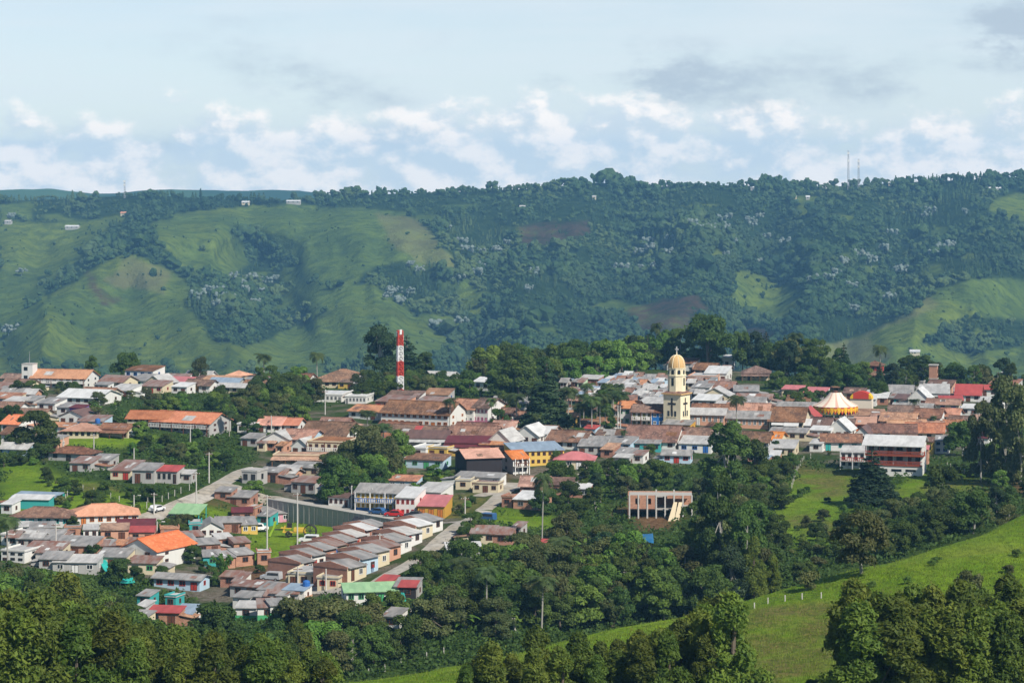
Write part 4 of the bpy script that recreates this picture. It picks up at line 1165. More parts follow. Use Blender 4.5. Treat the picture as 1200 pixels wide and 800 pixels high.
# tile, left, right, eave row, wall height, roof height, roof kind, roof, wall
parse('''
T1 140 402 172 46 40 g orange white yaw=-12 n=2 bal=white win=7 trim=dark name=hotel look=long_white_hotel_with_orange_roof_and_grey_stair_tower
T1 0 108 172 24 20 g tile cream
T1 438 512 212 22 6 s zinc white win=2
T1 500 606 240 22 30 s pale white
T1 372 520 252 24 26 g mixed cream
T1 268 464 272 24 40 g white white D=14
T1 170 262 300 24 26 s zinc white
T1 0 90 292 26 26 s pale white
T1 88 162 290 22 24 s zinc grey
T1 322 392 318 28 14 s darkred purple trim=purple win=2
T1 262 330 318 26 22 s zinc white
T1 272 398 352 40 28 x brown white
T1 0 88 386 46 42 g orange white
T1 0 66 440 32 34 g tile white
T1 286 462 422 34 34 h orange cream yaw=-6 win=5 trim=dark
T1 462 604 418 28 24 g mixed cream porch=y win=3
T1 590 800 362 42 36 g orange cream yaw=-10 n=2 win=6 name=school look=long_school_wing_with_orange_roof_and_open_gallery
T1 700 985 378 48 48 g orange grey yaw=-24 n=2 win=7 bal=white name=school look=larger_school_wing_with_orange_roof_and_grey_gable_end
T1 1108 1190 390 40 20 f white white win=1
T1 1124 1210 462 30 24 s zinc grey
T1 668 770 210 18 36 x pale cream D=10
T1 752 872 196 24 24 s pink cream
T1 800 880 220 24 20 s white white
T1 866 932 196 38 18 g tile ochre trim=brown
T1 928 986 206 34 24 g tile white
T1 974 1116 198 26 24 g blue grey win=3
T1 1060 1142 158 20 20 h orange cream
T1 1040 1090 180 22 22 g tile cream
T1 1120 1200 178 24 24 g tile white
T1 222 420 528 34 28 h tile grey win=2 trim=dark look=low_brown_roofed_shelter
T1 322 430 588 22 32 s rust grey yaw=-14
T1 420 520 570 26 28 s zinc grey yaw=-14
T1 512 618 606 42 50 s rust cream yaw=-12 trim=red
T1 614 728 604 62 34 s zinc grey yaw=-12 
T1 728 836 608 58 26 s red grey yaw=-12 win=3 trim=dark
T1 800 902 622 42 10 s pale grey yaw=-12 win=1
T1 1128 1210 610 60 14 f pale grey win=2 trim=dark
B1 1000 1090 74 34 22 s zinc brick win=1 yaw=-14
B1 1062 1178 96 38 30 s zinc brick win=1 yaw=-14
B1 1146 1200 140 44 14 f pale orangebrick win=1 yaw=-14
B1 0 62 148 20 20 s white white
B1 42 332 186 42 44 h tile white yaw=-8 trim=teal win=5 door=2
B1 326 656 172 50 50 h orange white yaw=12 trim=orange win=7 n=1 look=long_white_house_with_orange_hip_roof_by_the_road name=house
B1 66 150 246 30 12 s pale teal yaw=8
B1 0 70 276 42 28 f pale white
B1 132 262 258 22 26 s zinc cream yaw=8
B1 296 384 246 36 10 f zinc orangebrick yaw=6
B1 384 466 252 36 14 s pale white win=2 yaw=8
B1 466 610 262 28 30 s mixed salmon yaw=8
B1 538 730 250 26 36 s darkred salmon yaw=6 win=3
B1 600 730 276 24 26 s red salmon yaw=4
B1 70 270 310 24 46 s zinc grey yaw=-8 win=3
B1 210 440 322 42 44 s zinc orangebrick yaw=-10
B1 436 548 320 46 14 s rust orangebrick yaw=14
B1 112 300 350 30 34 s rust cream yaw=-8
B1 0 120 346 48 26 f pale white n=2 trim=dark win=2
B1 160 260 376 24 26 s rust grey yaw=-8
B1 176 320 408 24 36 s zinc grey yaw=-6
B1 240 462 420 26 36 s pale grey yaw=-4 trim=white
B1 556 740 336 70 50 x orange white D=13 yaw=-30 n=2 win=2 trim=brown door=0 look=tall_white_gable_house_with_orange_roof_and_striped_side
B1 440 600 386 32 40 s zinc cream yaw=-8
B1 592 742 398 52 32 s rust cream yaw=-8 trim=green
B1 636 710 570 36 24 s zinc teal win=1
B1 630 690 626 32 14 s pale grey
B1 684 848 640 46 30 s red orangebrick yaw=-10
B1 806 908 652 40 44 s blue white trim=green yaw=-10
B1 768 830 592 18 10 f pale teal win=1
B1 600 690 694 16 20 s zinc cream win=1
B1 824 930 306 36 32 s zinc orangebrick yaw=20
B1 746 846 258 26 14 f mixed orangebrick yaw=10
B1 770 850 292 26 24 s rust salmon yaw=10
B1 932 1052 236 46 30 x zinc white D=8 yaw=10 win=2
B1 880 952 222 40 20 f pale teal win=1 yaw=8
B1 1000 1140 208 48 26 s zinc brick yaw=6
B1 1126 1214 224 40 36 s zinc yellow yaw=14 win=2 trim=white
B1 1080 1190 184 20 22 s darkred brick yaw=6
B1 862 964 288 30 24 s rust cream yaw=24
B1 920 1040 322 34 28 s zinc brick yaw=24
B1 946 1046 382 34 30 s zinc teal yaw=12 trim=green
B1 1036 1110 372 52 30 s zinc orangebrick yaw=30 win=1
B1 1100 1200 358 56 30 s zinc orangebrick yaw=30 win=1
B1 1010 1100 300 30 24 s pale orangebrick yaw=24
B1 1090 1180 316 34 26 s rust orangebrick yaw=24
B1 1026 1120 476 36 26 s rust brick yaw=-12
B1 1080 1140 510 26 44 s rust white yaw=-12 win=1
B1 1072 1160 526 32 26 s rust grey
B1 1150 1240 530 34 30 s rust orangebrick
B1 1084 1180 588 26 26 s zinc white
B1 1096 1210 614 48 30 s pale white yaw=-6 base=green
B2 160 282 100 52 28 s rust grey yaw=-24 win=2
B2 0 110 52 48 22 s zinc brick win=1 trim=dark
B2 70 180 46 44 26 s pale brick
B2 150 300 38 34 26 s zinc cream
B2 334 440 178 36 26 s brown white win=3 door=1
B2 464 690 148 88 42 g zinc white yaw=-14 n=2 bal=blue trim=yellow win=9 D=9 look=two_storey_white_house_with_blue_balcony_and_yellow_doors base=blue
B2 648 752 172 92 50 s white white yaw=-14 n=2 trim=red win=3 door=1 base=red look=two_storey_white_house_with_red_doors_and_red_base
B2 752 890 212 56 52 s pink ochre yaw=-10 trim=orange win=0 door=3 look=ochre_garage_row_under_a_pink_roof
B2 740 872 168 20 44 s pale white win=0 door=0
B2 144 306 530 62 36 f pale cream yaw=-14 win=2 n=1
B2 280 392 550 54 26 f zinc cream yaw=-14 trim=red win=2 
B2 96 240 474 40 34 s pale salmon yaw=-14 win=0 door=0
B2 416 664 616 50 42 g green white yaw=10 D=9 trim=green win=4 look=white_house_with_bright_green_roof
B2 556 640 590 30 30 s red brick
B2 640 765 600 44 40 s zinc grey yaw=-8
B2 660 756 612 34 12 s red black yaw=-8
B2 0 90 626 30 36 s zinc orangebrick
B2 60 206 640 34 44 s rust grey yaw=-10
B2 120 232 610 50 16 s blue white
B2 0 110 706 34 40 s rust white base=green yaw=8
B2 60 150 680 50 30 s zinc white base=green yaw=20
B2 996 1130 350 40 36 s rust cream yaw=-6
B2 1090 1205 352 44 34 s rust brick yaw=-10
B2 896 1056 416 44 30 g white grey yaw=8 D=7
B2 1146 1206 170 48 14 f mixed brick win=1
B2 30 165 256 34 34 s zinc pink yaw=14 win=2 trim=white
B2 0 70 272 30 26 s zinc teal
B2 0 76 428 62 10 f pale orangebrick yaw=10 win=1
B2 580 672 770 18 40 s zinc white
T2 246 520 312 26 58 h tile cream yaw=-10 win=7
T2 168 246 300 30 30 g tile white D=8
T2 380 462 316 26 6 s tile yellow
T2 460 592 318 28 34 g zinc palegreen yaw=-12
T2 266 406 380 24 26 f white white yaw=-10 win=6 trim=grey look=low_white_row_with_many_windows
T2 414 520 386 26 16 f white white yaw=-10 win=5 trim=grey look=low_white_row_with_many_windows
T2 772 922 296 10 20 g pale white
T2 1020 1130 310 42 22 g white white yaw=-30 D=9
T2 1124 1172 324 30 8 s white orange win=1
T2 430 574 448 36 30 g mixed white yaw=-26 D=11
T2 580 906 458 58 58 g tile white yaw=-24 n=2 trim=orange win=8 door=3 D=12 look=long_white_two_storey_row_with_orange_trim
T2 870 1024 436 64 46 g mixed white yaw=-24 n=2 trim=white win=5 base=pink
T2 1012 1092 430 74 44 g tile white yaw=-28 n=2 trim=pink win=3 base=pink
T2 0 120 526 20 36 g orange white yaw=-12
T2 90 200 522 24 30 g orange white yaw=-12
T2 22 160 578 52 34 x pale white D=9 yaw=-14 win=2 trim=dark
T2 110 262 576 50 44 g mixed paleblue yaw=-18
T2 200 420 562 44 66 g tile white yaw=-16 
T2 236 420 594 76 26 f mixed cream yaw=-14 n=2 bal=white win=5 look=cream_two_storey_house_with_white_balcony
T2 160 250 620 30 34 x pale white D=7
T2 76 342 656 46 16 f mixed cream yaw=-6 n=1 porch=y win=6 trim=dark look=cream_house_with_white_columned_gallery
T2 560 740 542 24 32 g tile white yaw=-20
T2 620 910 566 20 34 g tile cream yaw=-22
T2 710 900 572 40 36 g brown white yaw=-8 win=4 porch=pale trim=white
T2 880 1100 596 42 32 s darkred brick yaw=-6 win=5 trim=dark porch=y look=dark_red_roofed_open_tavern
T2 740 912 562 24 30 g red cream yaw=-12
T2 900 1130 572 24 42 g tile cream yaw=-10
T2 1040 1180 604 40 14 s mixed brick yaw=-8
T2 1080 1200 590 46 52 x pale white D=10 yaw=-20 win=2
T2 930 1120 540 24 26 g tile white yaw=-16
T2 1100 1210 536 24 30 g mixed white yaw=-16
T2 982 1160 664 96 40 g orange black yaw=16 n=2 trim=red win=0 door=0 D=11 look=black_walled_two_storey_house_with_orange_roof side=n
T2 720 800 636 26 22 f white white win=1
T2 796 900 630 30 10 f pale yellow win=1
T3 0 80 668 72 36 g orange white yaw=22 n=2 trim=brown bal=brown win=3 D=9 look=white_two_storey_house_with_wooden_balcony
T3 490 590 432 84 32 g orange white yaw=-14 n=2 trim=green win=2 door=1 D=9 look=white_two_storey_house_with_green_shutters_and_orange_roof
T3 556 660 450 72 34 g tile white yaw=-14 n=2 trim=olive win=3 bal=white D=9
T3 650 716 452 70 36 g tile blue yaw=-14 n=2 trim=white win=2 D=9 look=bright_blue_two_storey_house_left_of_the_church_tower
T3 584 712 416 30 30 s pale white
T3 836 1010 468 40 54 g tile cream yaw=-10 D=13 win=0 door=0
T3 1000 1206 470 40 60 g mixed cream yaw=-10 D=13 win=0 door=0
T3 520 770 604 22 74 g tile white yaw=-14 D=16
T3 690 930 592 26 56 g tile cream yaw=-16 D=13
T3 776 938 600 42 50 s pale white yaw=-14 win=2 trim=blue D=12
T3 560 700 606 30 14 s zinc teal yaw=-10
T3 156 340 592 34 50 g tile white yaw=-20 D=11
T3 240 330 590 34 22 x zinc yellow D=7 yaw=-14 win=2
T3 0 250 632 70 40 s blue yellow yaw=16 win=8 trim=brown n=2 look=yellow_two_storey_house_with_blue_grey_roof
T3 196 386 672 48 36 h pink cream yaw=-6 win=3 trim=white look=cream_house_with_pink_hip_roof
T3 302 440 616 34 48 s zinc grey yaw=-10
T3 410 480 640 26 30 s mixed brick
T3 420 560 604 32 34 s zinc paleblue
T3 480 570 660 22 24 s zinc grey
T3 470 556 690 14 16 s pale grey
T3 556 620 664 30 24 s rust white
T3 0 130 570 30 46 x white white D=10 yaw=-20
T3 60 170 560 30 36 s white white
T3 110 200 556 20 24 g mixed white
T3 1070 1206 590 40 46 g tile white yaw=-14
T3 1100 1200 650 40 36 s pale brick
T3 1130 1206 672 50 18 s blue brick
T3 1074 1210 268 34 32 h tile cream yaw=-8 win=5 porch=y trim=dark name=farmhouse look=long_low_house_with_brown_hip_roof_and_veranda
T3 310 410 296 34 18 s pale brick win=1 yaw=-20
T3 446 560 338 34 16 s pale brick win=2 yaw=-20
T3 520 566 326 42 10 s white salmon win=1 yaw=-20
T3 548 606 322 30 18 x zinc brick D=8 yaw=-20
T3 876 1022 382 26 36 x pale cream D=9 yaw=-14 win=1
T3 914 1040 348 24 32 g mixed brick yaw=-14
T3 1034 1162 362 24 28 s zinc grey yaw=-6
T3 836 930 336 36 30 s zinc white
T3 820 960 286 40 40 f pale salmon yaw=-14 n=1 win=5 trim=brown
T3 896 1010 270 46 34 s white white yaw=-14 win=2
T3 850 950 252 30 30 g tile salmon
T3 826 900 244 26 20 s zinc grey
T3 980 1034 196 14 12 s white white win=1
T3 680 740 414 30 26 s zinc grey
T3 940 1000 440 18 24 s pale grey
T3 840 960 406 24 28 s white grey
T4 60 162 350 26 18 s pink cream
T4 160 270 368 26 26 s pink white
T4 352 452 368 24 22 g tile cream
T4 444 506 384 20 24 s pale white win=1
T4 560 680 356 32 32 g zinc grey n=1 yaw=-14
T4 560 650 394 24 30 s zinc cream
T4 586 720 402 22 22 s brown teal
T4 652 756 386 46 44 x white white D=9 yaw=-18 win=1
T4 730 856 364 50 44 s pale white yaw=-10
T4 866 912 366 24 40 f pale white win=1
T4 876 1000 372 30 50 g red white yaw=-14 D=13
T4 990 1120 344 36 20 g red white yaw=-10
T4 800 922 396 34 20 s red black yaw=-6 win=3 trim=dark
T4 900 990 440 28 20 s white white
T4 955 1010 470 30 20 f pale grey
T4 455 530 292 14 18 h tile brick win=2 look=small_brick_pavilion_among_the_trees
T4 455 530 272 18 20 h tile red win=2 lift=3 name=pavilion look=red_upper_pavilion_with_brown_hip_roof
T4 666 732 310 30 4 f zinc grey win=1
T4 0 170 494 50 66 g tile cream yaw=-14 trim=dark win=5
T4 120 232 482 32 42 x red white D=9 yaw=-16 win=2
T4 0 186 556 28 22 s zinc cream yaw=-16
T4 186 290 530 24 40 g tile white
T4 190 300 556 18 20 s white white
T4 270 390 556 16 50 x white white D=8
T4 300 410 512 32 26 s tile orange yaw=-12 win=1
T4 330 560 476 26 30 s mixed white yaw=-4 win=3
T4 396 512 526 18 48 s orange orange yaw=-10 D=8
T4 520 690 508 20 38 g mixed white yaw=-18 D=10
T4 480 560 484 30 20 g mixed white win=3
T4 560 700 466 24 34 g tile cream yaw=-14
T4 676 810 476 44 40 g tile white yaw=-20 trim=grey win=6
T4 800 894 470 40 36 g mixed white yaw=-20 win=4
T4 470 700 560 24 40 g tile white yaw=-8 D=11
T4 640 826 558 26 44 g mixed cream yaw=-12 D=11
T4 400 480 566 28 34 x brown white D=8 yaw=-18 win=1
T4 246 440 590 44 36 g tile white yaw=-8 trim=teal win=2
T4 190 260 604 34 22 s pale white win=1
T4 0 130 620 40 40 s pale cream yaw=-14
T4 0 60 656 50 24 s white salmon yaw=-12 
T4 0 60 596 20 34 g orange cream
T4 730 780 590 60 20 s tile yellow yaw=-14 win=1 trim=olive
T4 776 852 586 60 24 s zinc white yaw=-14 n=2 win=2 trim=blue
T4 960 1040 586 24 26 s darkred white
T3 0 70 470 50 20 g tile white yaw=-20 trim=brown win=3
T3 70 150 486 46 20 g mixed white yaw=-20 win=3 door=2 trim=blue
T3 236 310 468 52 22 g mixed yellow yaw=-18 trim=brown win=2
T3 316 400 506 36 20 g tile white yaw=-18 trim=blue win=2
T3 390 486 500 40 22 g tile white yaw=-18 trim=brown win=2
T3 330 396 540 26 16 s red paleblue win=1
T2 1092 1150 440 50 22 g mixed white yaw=-22 n=2 trim=pink win=2
T2 1140 1206 452 46 20 g tile white yaw=-22 trim=red win=2 base=pink
B3 32 170 130 30 44 g mixed brick yaw=-8
B3 112 290 112 58 34 s tile brick yaw=-6 win=1 door=0
B3 224 366 136 36 26 s white brick yaw=-14 trim=white n=1
B3 0 150 182 46 40 s white orangebrick yaw=-18 win=1 trim=grey
B3 0 40 346 14 26 s rust grey
B3 80 160 424 20 24 s red teal win=1
''')
# ------------------------------------------------------------------ terraces of brick row houses stepping up the street
def row(p0, p1, n, yaw, D, walls, H=2.7, rise=.75):
    a0 = hit(*p0); a1 = hit(*p1)
    L = math.hypot(a1[0] - a0[0], a1[1] - a0[1]); W = L / (n - 1) if n > 1 else 5
    for k in range(n):
        q = k / (n - 1) if n > 1 else 0
        x = a0[0] + (a1[0] - a0[0]) * q; y = a0[1] + (a1[1] - a0[1]) * q
        z = float(gz(x, y)) + .1
        wallc = walls[k % len(walls)]
        root = empty('row_house', (x, y, z), R(yaw))
        hh = H + random.Random(k * 7 + n).uniform(-.25, .35)
        wb = MB(); wb.prism([(0, -3), (D, -3), (D, hh), (D / 2, hh + rise), (0, hh)], -W / 2, W / 2, MATS['wall_brick'], 'x')
        wb.build('wall', root)
        f = MB(); f.box(-W / 2 + .02, W / 2 - .02, -.06, 0.0, -.6, hh - .05, MATS['wall_' + wallc]); f.build('facade', root)
        r = MB(); rm = MATS['roof_' + ('zinc', 'zinc', 'pale', 'rust', 'zinc', 'white', 'zinc')[(k * 3 + n) % 7]]
        e = rise / (D / 2) * .5
        r.slab([(-W / 2 + .15, -.6, hh - e + .12), (W / 2 - .15, -.6, hh - e + .12), (W / 2 - .15, D / 2, hh + rise + .12), (-W / 2 + .15, D / 2, hh + rise + .12)], .1, rm)
        r.slab([(-W / 2 + .15, D / 2, hh + rise + .12), (W / 2 - .15, D / 2, hh + rise + .12), (W / 2 - .15, D + .4, hh - e + .12), (-W / 2 + .15, D + .4, hh - e + .12)], .1, rm)
        r.build('roof', root)
        pw = MB(); pw.prism([(-.1, hh - .2), (D, hh - .2), (D, hh + .2), (D / 2, hh + rise + .26), (-.1, hh + .2)], -W / 2 - .1, -W / 2 + .12, MATS['wall_brick'], 'x')
        pw.build('parapet', root)
        obj('door', door_mesh(1.0, 2.1, ('brown', 'red', 'white', 'blue')[k % 4]), root, (-W * .22, -.07, .02))
        w_ = obj('window', window_mesh(1.2, 1.2, ('white', 'brown')[k % 2]), root, (W * .2, -.07, .9)); obj('pane', pane_mesh(1.2, 1.2), w_)
        wadj = {'palegreen': 'pale green', 'paleblue': 'pale blue'}.get(wallc, wallc)
        root['look'] = 'brick row house with %s front' % wadj
        root['where'] = (600 + F * x / y, HZ - F * (z + 1.5) / y)
        HOUSES.append(root)


row((418, 680), (509, 624), 8, 56, 8.2, ['cream', 'paleblue', 'cream', 'salmon', 'white', 'white', 'cream', 'white'])
row((360, 674), (446, 630), 8, 56, 8.2, ['salmon', 'white', 'brick', 'cream', 'white', 'salmon', 'brick'])
# grey roofed streets behind the church, row after row up the slope
rr = random.Random(11)
for (xa, xb, yy, n) in ((226, 330, 312, 4), (300, 560, 384, 9), (250, 420, 360, 6), (330, 560, 352, 7), (560, 720, 350, 6), (420, 700, 302, 9), (400, 720, 322, 9), (490, 720, 284, 8), (600, 720, 390, 4), (820, 1000, 316, 6), (850, 1010, 250, 6), (900, 1030, 330, 4), (560, 720, 374, 5), (820, 960, 366, 4)):
    for k in range(n):
        w = (xb - xa) / n
        house('T3', xa + k * w + rr.uniform(-3, 3), xa + (k + 1) * w + rr.uniform(2, 6), yy + k * 2.0 + rr.uniform(-5, 5), rr.uniform(20, 30), rr.uniform(14, 24), rr.choice('ssgsg'),
              rr.choice(['zinc', 'zinc', 'pale', 'zinc', 'rust', 'white', 'blue', 'mixed']), rr.choice(['white', 'brick', 'grey', 'salmon', 'cream', 'paleblue', 'palegreen', 'brick']), yaw=-20 + rr.uniform(-5, 5), win=rr.choice([1, 2, 2]))
for (t, xa, xb, yy, n, rf) in (('T4', 560, 1000, 520, 5, ['zinc', 'tile', 'white', 'mixed']), ('T4', 400, 560, 398, 3, ['zinc', 'white', 'mixed']), ('T3', 380, 520, 570, 3, ['tile', 'zinc']), ('T4', 20, 250, 520, 4, ['tile', 'zinc', 'white']), ('B1', 30, 300, 292, 5, ['zinc', 'rust', 'pale']), ('B1', 460, 760, 330, 5, ['rust', 'zinc', 'mixed', 'darkred']), ('T1', 0, 160, 250, 3, ['zinc', 'pale']), ('T4', 840, 1010, 500, 3, ['tile', 'zinc', 'mixed']), ('T2', 0, 130, 610, 3, ['zinc', 'rust', 'mixed']), ('B2', 30, 180, 76, 3, ['rust', 'zinc', 'pale']), ('B2', 0, 140, 660, 3, ['rust', 'zinc', 'rust'])):
    for k in range(n):
        w = (xb - xa) / n
        house(t, xa + k * w, xa + (k + 1) * w + 4, yy + rr.uniform(-8, 8), rr.uniform(22, 32), rr.uniform(20, 30), rr.choice('sgsg'), rr.choice(rf), rr.choice(['white', 'cream', 'brick', 'salmon', 'white', 'grey']), yaw=-16 + rr.uniform(-8, 8))

# grey stair tower and roof parapet of the hotel
ht = HOUSES[0]
b = MB(); b.box(-1.9, 1.9, 1, 5, -2, 7.4, MATS['wall_white']); b.box(-2.0, 2.0, .9, 5.1, 7.4, 7.65, MATS['concrete']); b.box(-1.1, .2, .93, 1.05, 5.4, 6.6, MATS['glass_dark']); b.box(-1.1, .2, .93, 1.05, 2.4, 3.8, MATS['glass_dark'])
W0 = 66 * hit(67, 455)[1] / F
b.build('stair_tower', ht, (-W0 / 2 - 2.0, 0, 0))
b = MB(); b.tube((0, 3, 7.6), (0, 3, 11.5), .12, .06, MATS['metal_grey'], 5); b.build('antenna', ht, (-W0 / 2 - 2.0, 0, 0))

# ------------------------------------------------------------------ church with its tower
def church():
    cx, cy, cz = hit(793, 500)
    sc = cy / F
    root = empty('church_tower', (cx, cy, cz), R(-33), 'tall cream church tower with ochre dome and dark crosses above the square', 'church tower')
    cr, dk = MATS['wall_tower_cream'], MATS['glass_dark']
    W = 22.8 * sc; h1 = 38.5 * sc; w2 = W / 2
    b = MB(); b.box(-w2, w2, -w2, w2, -3, h1, cr)
    b.box(-w2 - .18, w2 + .18, -w2 - .18, w2 + .18, h1 * .16, h1 * .16 + .3, cr)
    b.build('shaft', root)
    b = MB(); b.box(-w2 - .45, w2 + .45, -w2 - .45, w2 + .45, h1, h1 + .35, MATS['dome_ochre'])
    b.hexa([(-w2 - .3, -w2 - .3, h1 + .35), (w2 + .3, -w2 - .3, h1 + .35), (w2 + .3, w2 + .3, h1 + .35), (-w2 - .3, w2 + .3, h1 + .35),
            (-w2 * .75, -w2 * .75, h1 + .9), (w2 * .75, -w2 * .75, h1 + .9), (w2 * .75, w2 * .75, h1 + .9), (-w2 * .75, w2 * .75, h1 + .9)], MATS['roof_tile'])
    b.build('cornice', root)
    r8 = 10.5 * sc; h2 = h1 + .9; h3 = h2 + 17.5 * sc; h4 = h3 + 8.5 * sc; h5 = h4 + 14.5 * sc
    b = MB(); b.lathe([(r8, h2 - .4), (r8, h3), (r8 * 1.08, h3), (r8 * 1.08, h3 + .3), (r8 * .98, h3 + .3), (r8 * .98, h4), (r8 * 1.04, h4), (r8 * 1.04, h4 + .25)], 8, lambda k, i: cr)
    b.build('octagon', root)
    b = MB()
    prof = [(r8 * .98 * math.cos(t) ** .8, h4 + .25 + (h5 - h4) * math.sin(t)) for t in np.linspace(0, 1.53, 9)]
    b.lathe(prof, 16, lambda k, i: MATS['dome_ochre'])
    for i in range(8):
        a = 2 * math.pi * i / 8
        for (r0, z0), (r1, z1) in zip(prof[:-1], prof[1:]):
            b.tube((math.cos(a) * r0, math.sin(a) * r0, z0), (math.cos(a) * r1, math.sin(a) * r1, z1), .10, .10, cr, 4)
    b.build('dome', root)
    b = MB(); b.tube((0, 0, h5), (0, 0, h5 + 1.0), .28, .12, cr, 8); b.box(-.10, .10, -.10, .10, h5 + .9, h5 + 2.6, MATS['trim_white']); b.box(-.5, .5, -.09, .09, h5 + 1.7, h5 + 1.95, MATS['trim_white'])
    b.build('cross', root)
    for i in range(8):          # belfry arches and slits
        a = -math.pi / 2 + i * math.pi / 4
        b = MB(); ap = r8 * .98 * math.cos(math.pi / 8)
        n = [(-.42, .3), (.42, .3), (.42, 1.1)] + [(.42 * math.cos(t), 1.1 + .42 * math.sin(t)) for t in np.linspace(.4, 2.74, 5)] + [(-.42, 1.1)]
        b.prism([(p[0], p[1] + h3 + .2) for p in n], -.05, .1, dk)
        b.build('belfry_arch', root, (math.cos(a) * ap, math.sin(a) * ap, 0), (0, 0, a + math.pi / 2))
        if i % 2 == 0:
            b = MB(); b.box(-.36, .36, -.05, .1, h2 + 1.5, h3 - .5, dk); b.build('slit_window', root, (math.cos(a) * r8 * .924, math.sin(a) * r8 * .924, 0), (0, 0, a + math.pi / 2))
    for rot in (0, R(90), R(180), R(270)):
        q = Vector((0, -w2, 0)); q.rotate(__import__('mathutils').Euler((0, 0, rot)))
        b = MB(); zc = h1 * .70; m = MATS['trim_olive'] if rot else MATS['trim_brown']
        m = MATS['trim_dark']
        b.box(-.24, .24, -.07, .05, zc - 1.9, zc + 1.75, m)
        b.box(-1.2, -.24, -.07, .05, zc - .05, zc + .45, m); b.box(.24, 1.2, -.07, .05, zc - .05, zc + .45, m)
        b.build('wall_cross', root, tuple(q), (0, 0, rot))
        for k in (-1, 0, 1):
            b = MB(); b.box(-.3, .3, -.06, .08, h1 * .34, h1 * (.34 + .165), dk); b.box(-.42, .42, -.12, .0, h1 * .34 - .16, h1 * .34 - .01, cr)
            b.build('lancet_window', root, (q.x + math.cos(rot) * k * 1.05, q.y + math.sin(rot) * k * 1.05, 0), (0, 0, rot))
    # nave running back to the right under a long grey roof
    H = 3.9
    house('T3', 800, 1000, 462, 52, 30, 'g', 'pale', 'salmon', yaw=-12, win=6, door=1, trim='white', name='church_nave', look='long church side wing with grey roof and row of windows')
    house('T3', 996, 1206, 480, 48, 34, 'g', 'zinc', 'salmon', yaw=-12, win=7, door=1, trim='white', name='church_nave', look='end of the long grey roofed wing beside the church')
    house('T3', 700, 840, 520, 26, 22, 's', 'zinc', 'ochre', yaw=-20, win=2, look='low ochre annex at the foot of the church tower')
church()


def lattice_mast():
    x, y, z = hit(468.7, 470)
    s = y / F; h = 82.5 * s; w0, w1 = 5.2 * s, 4.2 * s
    root = empty('lattice_mast', (x, y, z), R(18), 'red and white banded lattice mast rising above the brown roofed white row', 'mast')
    bands = [(0, .17, 'red'), (.17, .355, 'white'), (.355, .565, 'red'), (.565, .785, 'white'), (.785, 1.0, 'red')]
    for q0, q1, c in bands:
        b = MB(); m = MATS['mast_' + c]
        def cor(q, k):
            w = w0 + (w1 - w0) * q; a = math.pi / 4 + k * math.pi / 2
            return (math.cos(a) * w * .95, math.sin(a) * w * .95, q * h)
        for k in range(4):
            b.tube(cor(q0, k), cor(q1, k), .17, .17, m, 5)
            st = 3
            for j in range(st):
                a = q0 + (q1 - q0) * j / st; c2 = q0 + (q1 - q0) * (j + 1) / st
                b.tube(cor(a, k), cor(c2, k + 1), .09, .09, m, 4); b.tube(cor(a, k + 1), cor(c2, k), .15, .15, m, 4)
                b.tube(cor(c2, k), cor(c2, k + 1), .15, .15, m, 4)
        b.tube((0, 0, q0 * h), (0, 0, q1 * h), .10, .10, m, 5)
        b.build('mast_section', root)
    for k in range(4):
        b = MB(); b.box(-.35, .35, -.1, .1, 0, 1.5, MATS['trim_white'])
        b.build('antenna_panel', root, (math.cos(k * 1.57) * w1 * .9, math.sin(k * 1.57) * w1 * .9, h * (.86 + .03 * k)), (0, 0, k * 1.57 + 1.57))
lattice_mast()


